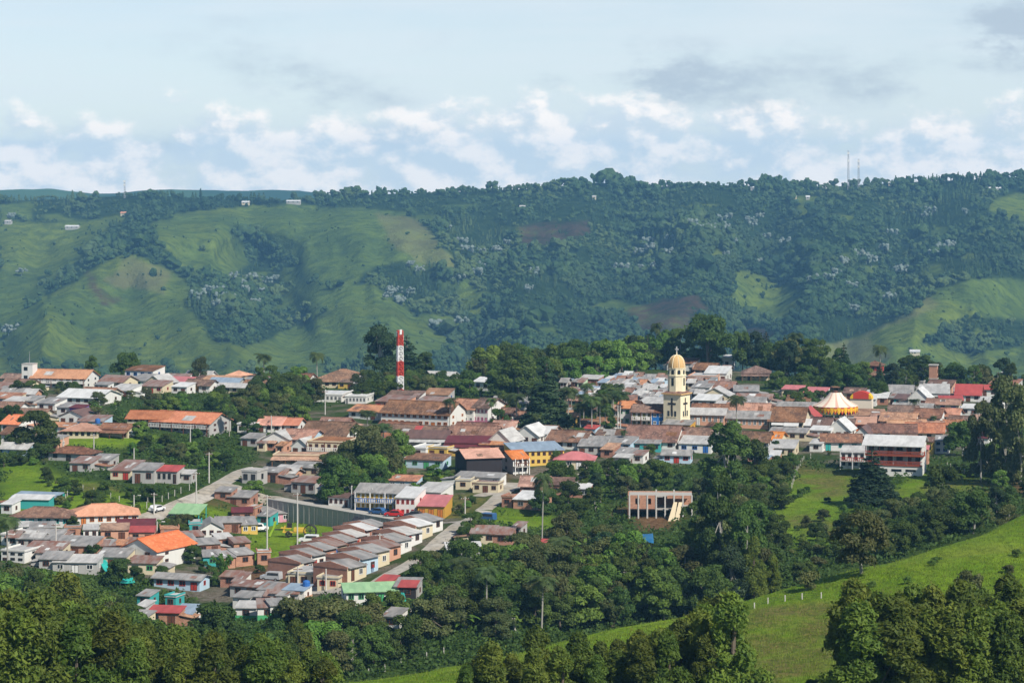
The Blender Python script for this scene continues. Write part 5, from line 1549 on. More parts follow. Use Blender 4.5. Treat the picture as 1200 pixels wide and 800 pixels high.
def tent():
    x, y, z = hit(979, 492)
    s = y / F; r = 26.5 * s; he = 17 * s; hp = he + 15.5 * s
    root = empty('circus_tent', (x, y, z), .1, 'round striped circus tent with pink and cream roof and yellow scalloped valance', 'circus tent')
    n = 40; b = MB()
    prof = []
    for q in np.linspace(0, 1, 6): prof.append((r * (1 - q) + 1.6 * q - .5 * math.sin(q * math.pi) * 1.2, he + (hp - he) * (q * .82 + .18 * q * q)))
    b.lathe(prof, n, lambda k, i: MATS['tent_pink' if i % 4 == 0 else 'tent_white'])
    b.build('canopy', root)
    b = MB(); hv = 8.5 * s
    for i in range(n):
        a0 = 2 * math.pi * i / n; a1 = 2 * math.pi * (i + 1) / n; am = (a0 + a1) / 2
        q = lambda a, zz, rr=r - .08: (math.cos(a) * rr, math.sin(a) * rr, zz)
        m = MATS['tent_yellow' if i % 2 else 'tent_red']
        b.poly([q(a0, he - hv * .55), q(a1, he - hv * .55), q(a1, he), q(a0, he)], m)
        b.poly([q(a0, he - hv * .55), q(am, he - hv), q(a1, he - hv * .55)], m)
        b.poly([q(a0, he - hv * .2, r - .03), q(am, he - hv * .75, r - .03), q(a1, he - hv * .2, r - .03)], MATS['tent_yellow'])
    b.build('valance', root)
    b = MB(); 
    for i in range(4):
        a = math.pi / 4 + i * math.pi / 2
        b.tube((math.cos(a) * 1.5, math.sin(a) * 1.5, hp - .4), (math.cos(a) * 1.5, math.sin(a) * 1.5, hp + 1.5), .13, .13, MATS['trim_dark'], 5)
        a2 = a + math.pi / 2
        b.tube((math.cos(a) * 1.5, math.sin(a) * 1.5, hp + 1.5), (math.cos(a2) * 1.5, math.sin(a2) * 1.5, hp + 1.5), .13, .13, MATS['trim_wood'], 5)
    b.tube((0, 0, hp - .3), (0, 0, hp + .5), .9, .6, MATS['trim_brown'], 8)
    b.build('crown_ring', root)
    for i in range(10):
        a = 2 * math.pi * i / 10
        b = MB(); b.tube((0, 0, -1), (0, 0, he), .13, .13, MATS['trim_white'], 5); b.build('tent_pole', root, (math.cos(a) * (r - .6), math.sin(a) * (r - .6), 0))
    # small striped booth beside it
    x, y, z = hit(1009, 480); rt = empty('ticket_booth', (x, y, z), -.3, 'small red and yellow round topped booth right of the striped tent', 'booth')
    b = MB(); b.box(-3.2, 3.2, 0, 3, -1, 3.2, MATS['tent_white']); b.build('wall', rt)
    b = MB()
    for k, m in enumerate(('tent_red', 'tent_yellow')):
        rr_ = 3.2 - k * .0
    ar = [(3.3 * math.cos(t), 3.2 + 2.2 * math.sin(t)) for t in np.linspace(0, math.pi, 9)]
    for k in range(8):
        m = MATS['tent_red' if 1 < k < 6 else 'tent_yellow']
        (xa, za), (xb_, zb) = ar[k], ar[k + 1]
        b.hexa([(xb_, -.3, 3.2), (xa, -.3, 3.2), (xa, 3, 3.2), (xb_, 3, 3.2), (xb_, -.3, zb + .01), (xa, -.3, za + .01), (xa, 3, za + .01), (xb_, 3, zb + .01)], m)
    b.build('roof', rt)
tent()


# ------------------------------------------------------------------ retaining wall, roads, fences
b = MB(); cm = MATS['concrete']
rw = empty('retaining_wall', (*wall_line[0], ROAD_Z), 0, 'long stained grey concrete retaining wall above the grass field', 'retaining wall')
for (xa, ya), (xb_, yb) in zip(wall_line[:-1], wall_line[1:]):
    L = math.hypot(xb_ - xa, yb - ya); ang = math.atan2(yb - ya, xb_ - xa); ux, uy = math.cos(ang), math.sin(ang)
    def wp(u, v, zz): return (xa + ux * u - uy * v - wall_line[0][0], ya + uy * u + ux * v - wall_line[0][1], zz)
    def wbox(u0, u1, v0, v1, z0, z1, m):
        b.hexa([wp(u0, v0, z0), wp(u1, v0, z0), wp(u1, v1, z0), wp(u0, v1, z0), wp(u0, v0, z1), wp(u1, v0, z1), wp(u1, v1, z1), wp(u0, v1, z1)], m)
    wbox(-.05, L + .05, -.2, 4.6, -7, .19, cm)
    wbox(-.06, L + .06, -.32, .45, .2, .5, cm)
    for k in range(int(L / 1.9) + 1):
        wbox(k * 1.9 + .1, k * 1.9 + .32, -.34, -.2, -7, .2, cm)
    for zz in (-1.4, -2.8):
        wbox(0, L, -.27, -.2, zz, zz + .14, cm)
b.build('wall', rw)

m_road, t_ = new_mat('road_surface')
v_ = t_.n('ShaderNodeTexCoord').outputs['Object']; n_ = t_.noise(v_, .7, 5, .65); n2_ = t_.noise(v_, .12, 3)
P(t_, t_.mix(t_.smooth(n2_, .4, .6), t_.mix(t_.smooth(n_, .38, .66), (.36, .32, .255), (.24, .215, .175)), t_.mix(t_.smooth(n_, .4, .65), (.40, .37, .32), (.28, .26, .23))), .95, .1, n_, .3, .05)


ROADP = []


def road(path, width, kerb=False):
    p = [hit(*q)[:2] for q in path]
    P2 = []
    for (xa, ya), (xb_, yb) in zip(p[:-1], p[1:]):
        n = max(1, int(math.hypot(xb_ - xa, yb - ya) / 1.5))
        P2 += [(xa + (xb_ - xa) * k / n, ya + (yb - ya) * k / n) for k in range(n)]
    P2.append(p[-1]); P2 = np.array(P2)
    for _ in range(3): P2[1:-1] = (P2[:-2] + 2 * P2[1:-1] + P2[2:]) / 4
    T = np.gradient(P2, axis=0); T /= np.linalg.norm(T, axis=1)[:, None]
    Nn = np.c_[-T[:, 1], T[:, 0]]
    ROADP.extend([tuple(q) for q in P2]); us = np.linspace(-.5, .5, 7)
    X = P2[:, 0:1] + Nn[:, 0:1] * us[None] * width; Y = P2[:, 1:2] + Nn[:, 1:2] * us[None] * width
    Z = gz(X, Y) + .14 - .05 * np.abs(us[None]) * 2
    tag(obj('road', grid_mesh('road', X, Y, Z, [m_road])), kind='structure')


road([(120, 622), (150, 614), (178, 606), (200, 598), (222, 588), (240, 580), (252, 573), (268, 568), (284, 575), (300, 580), (320, 584)], 5.2)
road([(252, 573), (270, 561), (282, 553), (300, 548)], 4.0)
road([(316, 584), (350, 592), (390, 600), (430, 607), (470, 612), (520, 613), (548, 611), (566, 600), (580, 588), (592, 576), (600, 566)], 3.8)
road([(548, 611), (530, 622), (508, 642), (482, 660), (452, 676), (432, 690), (410, 694), (380, 693)], 3.6)
road([(560, 582), (600, 572), (640, 562), (690, 556), (720, 549)], 4.0)
road([(300, 700), (340, 688), (380, 693)], 4.0)


def fence(path, gap, hpost, label, wire=True, white=False):
    p = [hit(*q) for q in path]
    root = empty('wire_fence', p[0], 0, label, 'fence')
    m = MATS['pole_concrete']
    prev = None; tops = []
    for (xa, ya, _), (xb_, yb, _) in zip(p[:-1], p[1:]):
        n = max(1, int(math.hypot(xb_ - xa, yb - ya) / gap))
        for k in range(n):
            x = xa + (xb_ - xa) * k / n; y = ya + (yb - ya) * k / n; z = float(gz(x, y))
            loc = (x - p[0][0], y - p[0][1], z - p[0][2])
            me = shared(('post', hpost), lambda: (lambda bb: (bb.box(-.07, .07, -.07, .07, -.5, hpost, m), bb.mesh('post'))[1])(MB()))
            obj('post', me, root, loc); tops.append(loc)
    if wire and len(tops) > 1:
        bw = MB()
        for (a, c) in zip(tops[:-1], tops[1:]):
            for q in (.35, .65, .92): bw.tube((a[0], a[1], a[2] + hpost * q), (c[0], c[1], c[2] + hpost * q), .014, .014, MATS['wire'], 3)
        bw.build('wire', root)


fence([(868, 718), (900, 708), (940, 702), (985, 701)], 2.2, .85, 'pale post wire fence crossing the bright green slope at the right')
fence([(432, 792), (470, 781), (500, 773), (540, 760)], 3.6, 1.2, 'wire fence of thin posts along the ridge above the bottom trees')
fence([(154, 600), (172, 596), (190, 588), (212, 578), (232, 571)], 3.4, 1.5, 'white post fence along the upper side of the pale road')
fence([(928, 572), (934, 552), (942, 540), (958, 534)], 5.0, 1.3, 'pale post fence climbing the dry slope left of the balcony house')
fence([(1110, 548), (1130, 556), (1160, 556)], 3.0, 1.3, 'short pale post fence in brown scrub right of the balcony house')
fence([(77, 585), (85, 572), (110, 578), (150, 592)], 3.6, 1.3, 'leaning white posts in the rough meadow at the left')


# ------------------------------------------------------------------ poles
def pole(px, top, base, arm, label, lamp=False):
    x, y, z = hit(px, base); h = (base - top) * y / F
    root = empty('utility_pole', (x, y, z), rr.uniform(-.6, .6), label, 'utility pole', 'utility poles in the town')
    b = MB(); b.tube((0, 0, -1), (0, 0, h), .19, .12, MATS['pole_concrete'], 7); b.build('shaft', root)
    if arm:
        b = MB(); b.box(-.9, .9, -.06, .06, h - .6, h - .46, MATS['trim_brown'])
        for k in (-.8, -.3, .3, .8): b.tube((k, 0, h - .46), (k, 0, h - .24), .05, .05, MATS['trim_white'], 5)
        b.build('cross_arm', root)
    if lamp:
        b = MB(); b.tube((0, 0, h - .4), (1.3, 0, h), .05, .04, MATS['metal_grey'], 5); b.box(1.1, 1.8, -.14, .14, h - .06, h + .08, MATS['trim_white']); b.build('lamp_head', root)


for q in ((523, 497.5, 535, 1, 'concrete pole in shrubs right of the orange roofed school', 0), (245, 530, 566, 1, 'concrete pole where the pale road bends uphill', 0), (230, 553, 600, 1, 'tall concrete pole on the grass beside the pale road', 0),
          (110, 508, 533, 1, 'short pole at the end of the school lawn', 0), (74, 512, 526, 0, 'small pole in front of the long orange roofed house', 0), (157, 525, 540, 0, 'small pole above the tin roofed shanties', 0),
          (180.5, 577, 603, 1, 'pole beside the white parked car', 0), (157, 580, 594, 0, 'lamp pole behind the orange hip roof', 1), (65.5, 612, 650, 1, 'pole among the grey roofs at the lower left', 0), (184, 611, 628, 0, 'street lamp above the dark red roof', 1),
          (313, 580, 646, 1, 'tall pole on the left of the grass field', 0), (348.5, 577, 647, 1, 'tall pole standing in the middle of the grass field', 0), (545, 582, 606, 1, 'pale pole below the dry slope', 0), (412, 569, 597, 0, 'yellowish pole left of the blue balcony house', 0), (436, 572, 598, 1, 'pole in front of the blue balcony house', 0),
          (381, 457, 486, 1, 'pole below the low white rows of windows', 0), (318, 487, 508, 0, 'pole beside the orange roofs at the town edge', 0), (724, 475, 510, 1, 'first white pole at the corner of the green shuttered house', 0), (727, 476, 510, 0, 'second white pole close behind the first at the square', 0),
          (1136, 435, 451, 0, 'thin pole left of the red roofs at the right', 0), (1169.5, 436, 453, 0, 'lamp pole standing by the red roofs at the right', 1), (986, 505, 525, 0, 'pole between small white houses left of the balcony house', 0), (853, 410, 422, 0, 'white pole at the trees behind the town', 0), (695, 661, 690, 0, 'pale bare pole among ravine trees', 0), (349, 664, 690, 1, 'pole at the foot of the brick rows', 0),
          (445, 625, 655, 1, 'pole between the two brick rows', 0), (382, 666, 692, 0, 'pole beside the flat cream house', 0), (1074, 660, 690, 0, 'broken pole', 0)):
    if q[4] == 'broken pole': continue
    if q[0] == 523: q = (223, *q[1:])
    pole(q[0], q[1], q[2], q[3], q[4], q[5])

# small houses filling the gaps of the town
def infill(n, polys, seed):
    rq = random.Random(seed); done = 0; tries = 0
    road_a = np.array(ROADP)
    while done < n and tries < 4000:
        tries += 1
        poly = rq.choice(polys)
        px = rq.uniform(min(p[0] for p in poly), max(p[0] for p in poly)); py = rq.uniform(min(p[1] for p in poly), max(p[1] for p in poly))
        if not in_poly([px], [py], poly)[0]: continue
        x, y, z = hit(px, py)
        hb_ = np.array([(h.location.x, h.location.y + 3.5) for h in HOUSES])
        if np.min(np.hypot(hb_[:, 0] - x, (hb_[:, 1] - y - 3.5) * .8)) < 9.0 or np.min(np.hypot(road_a[:, 0] - x, road_a[:, 1] - y - 2)) < 7.5: continue
        if 20 < px < 125 and py < 482: continue
        if in_poly([px], [py], [(283, 632), (318, 605), (410, 612), (430, 630), (330, 672), (290, 668)])[0] or c_grass[int((y - GY[0]) / 2), int((x - GX[0]) / 2)] > .4: continue
        w = rq.uniform(7, 12) * F / y * 4
        X = (px - 600) * 4; Y = (py - 370) * 4; hw = rq.uniform(24, 34)
        house('T3', X - w / 2, X + w / 2, Y - hw, hw, rq.uniform(18, 32), rq.choice('gsgs'), rq.choice(['tile', 'mixed', 'zinc', 'zinc', 'rust', 'pale', 'tile']), rq.choice(['white', 'white', 'cream', 'brick', 'salmon', 'paleblue', 'grey']), yaw=-18 + rq.uniform(-9, 9), trim=rq.choice(['brown', 'white', 'blue', 'red', 'green']))
        done += 1


infill(58, PAVED, 3)

# ------------------------------------------------------------------ cars
def car(px, py, rot, paint, label, kind='car', name='parked_car'):
    x, y, z = hit(px, py)
    root = empty(name, (x, y, z + .14), R(rot), label, kind, 'vehicles parked in the town')
    m = MATS['car_' + paint]
    tall = kind in ('jeep', 'pickup', 'van')
    def body():
        b = MB(); L = 2.1; w = .86
        prof = [(-L, .35), (L, .35), (L, .72), (L - .12, .86), (1.05, .95), (.45, 1.48), (-1.2, 1.50), (-1.75, .98), (-L, .92)]
        if tall: prof = [(-L, .42), (L, .42), (L, 1.0), (1.0, 1.08), (.75, 1.78), (-L + .1, 1.80), (-L, 1.1)]
        b.prism(prof, -w, w, m)
        return b.mesh('body')
    def glass():
        b = MB()
        if tall: b.prism([(.62, 1.14), (.45, 1.66), (-1.85, 1.66), (-1.85, 1.14)], -.875, .875, MATS['glass_dark'])
        else:
            b.prism([(.86, .98), (.42, 1.40), (-1.14, 1.40), (-1.50, 1.0)], -.875, .875, MATS['glass_dark'])
        return b.mesh('window')
    def screen():
        b = MB()
        if tall: b.hexa([(.93, -.72, 1.12), (1.02, -.72, 1.12), (1.02, .72, 1.12), (.93, .72, 1.12), (.72, -.72, 1.70), (.80, -.72, 1.70), (.80, .72, 1.70), (.72, .72, 1.70)], MATS['glass_dark'])
        else: b.hexa([(.92, -.74, 1.0), (1.04, -.74, 1.0), (1.04, .74, 1.0), (.92, .74, 1.0), (.46, -.7, 1.43), (.56, -.7, 1.43), (.56, .7, 1.43), (.46, .7, 1.43)], MATS['glass_dark'])
        return b.mesh('windscreen')
    def wheel():
        b = MB(); b.tube((0, -.11, 0), (0, .11, 0), .33, .33, MATS['rubber'], 12); b.tube((0, -.125, 0), (0, .125, 0), .18, .18, MATS['metal_grey'], 8); return b.mesh('wheel')
    obj('body', shared(('carb', paint, tall), body), root); obj('window', shared(('carw', tall), glass), root); obj('windscreen', shared(('cars', tall), screen), root)
    for sx in (-1.3, 1.3):
        for sy in (-.82, .82): obj('wheel', shared('wheel', wheel), root, (sx, sy, .33))
    for sy in (-.6, .6): obj('headlight', shared('hl', lambda: (lambda b: (b.box(-.03, .05, -.16, .16, 0, .14, MATS['trim_white']), b.mesh('headlight'))[1])(MB())), root, (2.09, sy, .66))


car(184, 600, 62, 'white', 'white car parked on the pale road above the orange roof')
car(318, 681, 160, 'silver', 'silver jeep parked by the flat cream house', 'jeep')
car(149, 512, 170, 'silver', 'silver car parked at the end of the school lawn')
car(157, 511, 175, 'dark', 'dark car under the trees beside the school')
car(443, 603, 150, 'blue', 'blue car parked on the wall road before the blue balcony house')
car(485, 607, 165, 'dark', 'dark car parked before the red based white house')
car(462, 606, 165, 'red', 'red car parked between a blue car and a dark car')
car(303, 623, 30, 'white', 'white truck parked at the left edge of the grass field', 'van')
car(570, 611, 150, 'blue', 'blue pickup parked on the grass beside the road junction', 'pickup')
car(823, 461, 160, 'silver', 'silver car on the street right of the church tower')
car(362, 637, 170, 'white', 'white van standing behind the brick rows', 'van')


# ------------------------------------------------------------------ yellow machine on the field
def machine():
    x, y, z = hit(343, 629)
    root = empty('yellow_trailer', (x, y, z), R(-4), 'yellow two wheeled machine with bent green blade on the grass field', 'farm machine')
    s = y / F; Y = MATS['trim_yellow']; G = plain('trim_lime', (.30, .45, .03))
    b = MB(); b.box(-2.2, 3.0, -.5, .5, 1.0, 1.25, Y); b.box(.3, 2.8, -.6, .6, 1.25, 2.1, Y); b.prism([(-2.2, 1.0), (-1.9, 1.0), (-1.5, 2.5), (-1.8, 2.5)], -.4, .4, Y)
    b.box(-2.6, -.3, -.5, .5, 1.9, 2.1, Y); b.build('chassis', root)
    b = MB(); b.prism([(-5.4, .1), (-4.9, .1), (-3.9, 2.2), (-3.6, 3.4), (-4.1, 3.4), (-4.4, 2.0)], -.5, .5, G); b.box(-4.0, -2.2, -.15, .15, 1.5, 1.75, MATS['trim_dark']); b.build('blade', root)
    b = MB(); b.box(-1.2, -.2, -.45, .45, 2.1, 3.1, MATS['trim_dark']); b.build('seat', root)
    for px_, r_, sy in ((3.9, 1.35, -.55), (3.9, 1.35, .55), (-.9, .6, -.6), (-.9, .6, .6)):
        b = MB(); n = 20
        for k in range(n):
            a0, a1 = 2 * math.pi * k / n, 2 * math.pi * (k + 1) / n
            b.tube((math.cos(a0) * r_, 0, math.sin(a0) * r_), (math.cos(a1) * r_, 0, math.sin(a1) * r_), .12, .12, MATS['trim_dark'], 5)
        for k in range(8):
            a0 = 2 * math.pi * k / 8; b.tube((0, 0, 0), (math.cos(a0) * r_, 0, math.sin(a0) * r_), .05, .05, MATS['trim_dark'], 4)
        b.build('wheel', root, (px_, sy, r_ + .05))
machine()


# ------------------------------------------------------------------ sheds, tarps, building site, brick tower
def shed(t, X0, X1, E, HW, D, rmat, trim, yaw, label, tilt=.5, back=True):
    px0, pe = tp(t, X0, E); px1, _ = tp(t, X1, E); cx = (px0 + px1) / 2
    x, y, z = hit(cx, pe + HW / 4); s = y / F; W = (px1 - px0) * s; H = HW / 4 * s
    root = empty('open_shed', (x, y, z), R(yaw), label, 'shed')
    b = MB(); b.slab([(-W / 2, -.4, H), (W / 2, -.4, H), (W / 2, D, H + tilt), (-W / 2, D, H + tilt)], .14, MATS['roof_' + rmat]); b.build('roof', root)
    if back:
        b = MB(); b.box(-W / 2, W / 2, D - .3, D - .1, -1, H + tilt - .3, MATS['trim_' + trim]); b.build('back_wall', root)
    n = max(3, int(W / 3))
    for k in range(n):
        for yy in (0, D - .5):
            b = MB(); b.box(-.09, .09, -.09, .09, -1, H - .02 + tilt * max(0, yy) / D - .16, MATS['trim_' + trim]); b.build('post', root, (-W / 2 + .2 + (W - .4) * k / (n - 1), yy, 0))


shed('B1', 46, 268, 86, 36, 5, 'blue', 'teal', -14, 'long open blue grey shed with teal posts in the meadow at the left', .5)
shed('B1', 786, 940, 168, 40, 5, 'green', 'teal', -14, 'open shelter with bright green slanted roof below the pale road', 1.6, False)
house('B1', 40, 236, 128, 16, 12, 's', 'white', 'teal', yaw=-8, win=0, door=0, look='white roofed low teal building beside the open blue shed')
house('T2', 596, 700, 668, 54, 16, 's', 'pale', 'yellow', yaw=52, D=4, win=0, door=0, side='n', look='long yellow walled building running downhill')
house('B2', 440, 592, 312, 20, 28, 's', 'black', 'grey', yaw=-10, win=0, door=0, look='low building under a black tarpaulin roof')
house('B2', 930, 1010, 94, 40, 14, 'f', 'pale', 'cream', yaw=-10, win=1, look='roofless cream ruin wall below the black house')
house('B2', 1010, 1140, 106, 44, 12, 'f', 'rust', 'cream', yaw=-16, win=2, look='crumbling cream building at the end of the lane')


def cloth(t, poly, m, label):
    """a sheet thrown over the slope"""
    pts3 = [hit(*tp(t, *q)) for q in poly]
    n = 12; (a, b_, c, d) = [np.array(p) for p in pts3]
    u = np.linspace(0, 1, n)
    U, Vv = np.meshgrid(u, u)
    X = (a[0] * (1 - U) + b_[0] * U) * (1 - Vv) + (d[0] * (1 - U) + c[0] * U) * Vv; Y = (a[1] * (1 - U) + b_[1] * U) * (1 - Vv) + (d[1] * (1 - U) + c[1] * U) * Vv
    Z = gz(X, Y) + 1.2 + fbm(X / 2, Y / 2, 5, 3) * 1.2
    o = obj('tarpaulin', grid_mesh('tarpaulin', X - a[0], Y - a[1], Z - a[2], [m]), None, tuple(a)); sm = o.modifiers.new('solid', 'SOLIDIFY'); sm.thickness = .04
    tag(o, label, 'tarpaulin')


cloth('B1', [(452, 410), (490, 400), (560, 520), (530, 515)], MATS['tarp_teal'], 'turquoise tarpaulin hung down the bank below the white gable house')
cloth('B1', [(550, 500), (620, 488), (636, 520), (560, 525)], MATS['tarp_teal'], 'smaller turquoise tarpaulin end lying in the trees at the lower left')
cloth('B2', [(664, 660), (690, 640), (704, 690), (680, 700)], MATS['tarp_teal'], 'green netting beside the bright green roofed house')
cloth('B3', [(600, 365), (660, 365), (664, 410), (604, 410)], MATS['tarp_blue'], 'dark teal tarpaulin on the grass below the unfinished brick building')


def site():
    px0, pt = tp('B3', 548, 160); px1, _ = tp('B3', 846, 160)
    x, y, z = hit((px0 + px1) / 2, tp('B3', 0, 268)[1]); s = y / F
    ez = -(pt - HZ) * s - z; W = (px1 - px0) * s; fl = ez - 16 * s
    root = empty('unfinished_building', (x, y, z), R(-3), 'unfinished orange brick building with bare concrete columns on brown earth', 'building site')
    br = MATS['wall_orangebrick']; D = 7
    def wseg(x0, x1, z0, z1): 
        b = MB(); b.box(x0, x1, -.1, .12, z0, z1, br); b.build('brick_wall', root)
    W2 = W / 2
    xs = [-W2, -W2 + W * .10, -W2 + W * .17, -W2 + W * .28, -W2 + W * .35, -W2 + W * .44]
    wseg(xs[0], xs[5], fl, fl + 1.0); wseg(xs[0], xs[5], fl + 2.3, ez)
    wseg(xs[0], xs[1], fl + 1.0, fl + 2.3); wseg(xs[2], xs[3], fl + 1.0, fl + 2.3); wseg(xs[4], xs[5], fl + 1.0, fl + 2.3)
    wseg(-W2 + W * .6, W2, ez - .7, ez)
    b = MB(); b.box(-W2, W2, D - .2, D, -1, ez, br); b.build('back_wall', root)
    b = MB(); b.box(-W2 - .2, -W2 - .02, -.1, D, -1, ez - .1, br); b.build('side_wall', root)
    b = MB(); b.box(-W2, W2 * .92, .13, D - .21, fl - .25, fl, MATS['concrete']); b.build('floor_slab', root)
    b = MB(); b.box(-W2 + .05, W2 - .05, .15, D - .22, ez - .45, ez - .2, MATS['concrete']); b.build('roof_slab', root)  # no real roof: slab added to shade the interior behind the openings
    for k in range(8):
        b = MB(); q = -W2 + .15 + (W - .3) * k / 7; b.box(q - .16, q + .16, -.22, -.102, -1.5, ez + .1 + (1.2 if k in (3, 5) else 0), MATS['pole_concrete']); b.build('column', root)
    for q, w in ((.66, 1.2), (.74, .9)):
        b = MB(); x_ = -W2 + W * q; b.hexa([(x_ - w, -5.4, -1.5), (x_ + w * .3, -5.4, -1.5), (x_ + w * .3, -5.2, -1.5), (x_ - w, -5.2, -1.5), (x_ + .6, -.6, fl + 1.6), (x_ + 1.4, -.6, fl + 1.6), (x_ + 1.4, -.4, fl + 1.6), (x_ + .6, -.4, fl + 1.6)], MATS['trim_cream']); b.build('plank', root)
    x, y, z = hit(757, 584)
    b = MB(); b.box(-6, 6, 0, .4, -2, 30 / 4 * s, MATS['concrete']); o = b.build('boundary_wall', None, (x, y, z)); tag(o, 'pale grey wall behind the unfinished brick building', 'wall')
site()


def brick_tower():
    x, y, z = hit(1094, 455); s = y / F; h = 27 * s; w = 4.6 * s
    root = empty('brick_tower', (x, y, z), R(-18), 'slim orange brick water tower rising above the right hand roofs', 'tower')
    b = MB(); b.box(-w, w, -w, w, -2, h, MATS['wall_orangebrick']); b.build('shaft', root)
    b = MB(); b.box(-w - .2, w + .2, -w - .2, w + .2, h * .42, h * .42 + .3, MATS['concrete']); b.box(-w - .25, w + .25, -w - .25, w + .25, h, h + .35, MATS['concrete']); b.build('band', root)
    for k in range(3): add_window(root, 0, h * (.12 + .27 * k), 1.0, 1.4, 'brown', 'r', 2 * w, 0)
    x, y, z = hit(1087, 452)
    rt = empty('satellite_dish', (x, y, z), R(-20), 'white satellite dish on a post beside the brick tower', 'satellite dish')
    b = MB(); b.tube((0, 0, -1), (0, 0, 4.6), .12, .1, MATS['metal_grey'], 6); b.build('post', rt)
    b = MB(); b.lathe([(0.02, 0), (.8, .12), (1.4, .42), (1.38, .46), (.8, .16), (.02, .05)], 16, lambda k, i: MATS['trim_white']); b.build('dish', rt, (0, -.2, 4.8), (R(65), 0, R(-30)))
brick_tower()


# storey and gallery details of the big balcony house at the right
def balcony_house():
    px0, pe = tp('T4', 462, 604); px1, _ = tp('T4', 716, 604); cx = (px0 + px1) / 2
    x, y, z = hit(cx, tp('T4', 0, 752)[1]); s = y / F
    yaw = -16; a = R(yaw); W = (px1 - px0) * s / .93 - .4; ez = -(pe - HZ) * s - z; D = 9.0
    root = empty('house', (x, y, z), a, 'large white three storey house with red balconies and white sheet roof', 'house')
    wm = MATS['wall_white']; rd = plain('trim_balcony', (.33, .075, .04)); w2 = W / 2
    b = MB(); f1 = ez * .36; f2 = ez * .68
    b.box(-w2, w2, 0, D, -4, f1 - .2, wm); b.box(-w2 + .01, w2 - .01, 2.3, D, f1 - .2, ez - .05, wm)
    b.box(w2 - .35, w2, .01, 2.29, f1 - .2, ez - .05, wm); b.build('wall', root)
    b = MB(); b.slab([(-w2 - .7, -1.4, ez - .1), (w2 + .5, -1.4, ez - .1), (w2 + .5, D * .62, ez + 1.75), (-w2 - .7, D * .62, ez + 1.75)], .16, MATS['roof_white'])
    b.slab([(-w2 - .7, D * .62, ez + 1.75), (w2 + .5, D * .62, ez + 1.75), (w2 + .5, D + .5, ez + .2), (-w2 - .7, D + .5, ez + .2)], .16, MATS['roof_white']); b.build('roof', root)
    for zf, nm in ((f1, 'balcony'), (f2, 'balcony')):
        b = MB(); o_ = -.9 if zf == f2 else -.2
        b.box(-w2, w2 + (.5 if zf == f2 else 0), o_, 2.3, zf - .2, zf - .01, rd)
        xr = w2 + (.5 if zf == f2 else 0)
        b.box(-w2, xr, o_, o_ + .1, zf + .82, zf + .95, rd); b.box(-w2, xr, o_, o_ + .1, zf + .08, zf + .18, rd)
        for k in range(int(W / .32)):
            q = -w2 + .1 + k * .32; b.box(q - .07, q + .07, o_ + .02, o_ + .08, zf + .18, zf + .82, rd)
        if zf == f2:
            b.box(w2 + .4, w2 + .5, o_ + .1, 2.3, zf + .82, zf + .95, rd)
            for k in range(8): b.box(w2 + .42, w2 + .48, o_ + .3 + k * .35, o_ + .44 + k * .35, zf, zf + .82, rd)
        b.build(nm, root)
    for k in range(5):
        q = -w2 + .2 + (W - .5) * k / 4
        b = MB(); b.box(q - .1, q + .1, -.1, .1, f1, f2 - .2, MATS['trim_white']); b.build('column', root)
        b = MB(); b.box(q - .09, q + .09, -.75, -.57, f2 + .95, ez - .12, rd); b.build('column', root)
    for k in range(6):
        q = -w2 + W * (k + .5) / 6
        for zf, hh in ((f1, 1.9), (f2, 1.9)):
            obj('door', door_mesh(1.2, hh, 'brown'), root, (q, 2.29, zf + .02)) if k % 2 == 0 else obj('pane', pane_mesh(1.5, 1.3), obj('window', window_mesh(1.5, 1.3, 'brown'), root, (q, 2.29, zf + .8)))
    for k in range(3):
        q = -w2 + W * (.3 + .25 * k); b = MB(); b.box(q - 1.2, q + 1.2, -.06, .05, f1 - 1.5, f1 - .95, MATS['glass_dark']); b.build('slot_window', root)
    for zf in (f1, f2):
        for q in (3.6, 6.6): add_window(root, q, zf + .7, 1.2, 1.3, 'white', 'r', W, D)
    return root
balcony_house()
house('T4', 334, 462, 640, 76, 24, 's', 'pale', 'white', yaw=-14, n=2, win=3, trim='dark', bal='red', D=6, look='low annex with red railing left of the large balcony house')
house('T4', 708, 756, 626, 70, 14, 's', 'pink', 'salmon', yaw=-14, n=2, win=1, look='narrow salmon annex right of the large balcony house')

# a few water tanks standing on roofs, and people
def tank(px, py, m, label):
    x, y, z = hit(px, py + 11); zz = -(py - HZ) / F * y
    root = empty('water_tank', (x, y, zz), 0, label, 'water tank')
    b = MB(); b.lathe([(.02, 0), (.62, 0), (.7, .35), (.7, 1.0), (.62, 1.25), (.2, 1.4), (.02, 1.42)], 12, lambda k, i: m); b.build('tank', root)
    b = MB(); hh = zz - z
    for sx in (-.5, .5):
        for sy in (-.5, .5): b.box(sx - .06, sx + .06, sy - .06, sy + .06, -hh, -.02, MATS['metal_grey'])
    b.box(-.7, .7, -.7, .7, -.10, -.012, MATS['metal_grey']); b.build('stand', root)
tank(114.5, 496, MATS['trim_blue'], 'bright blue water tank behind the long orange roofed house')
tank(358.5, 659, MATS['tarp_teal'], 'blue water tank between the brick row roofs')
tank(359, 688, MATS['trim_blue'], 'small blue water tank by the rusty shacks')
tank(372, 669, MATS['trim_white'], 'white water tank on the flat cream house')


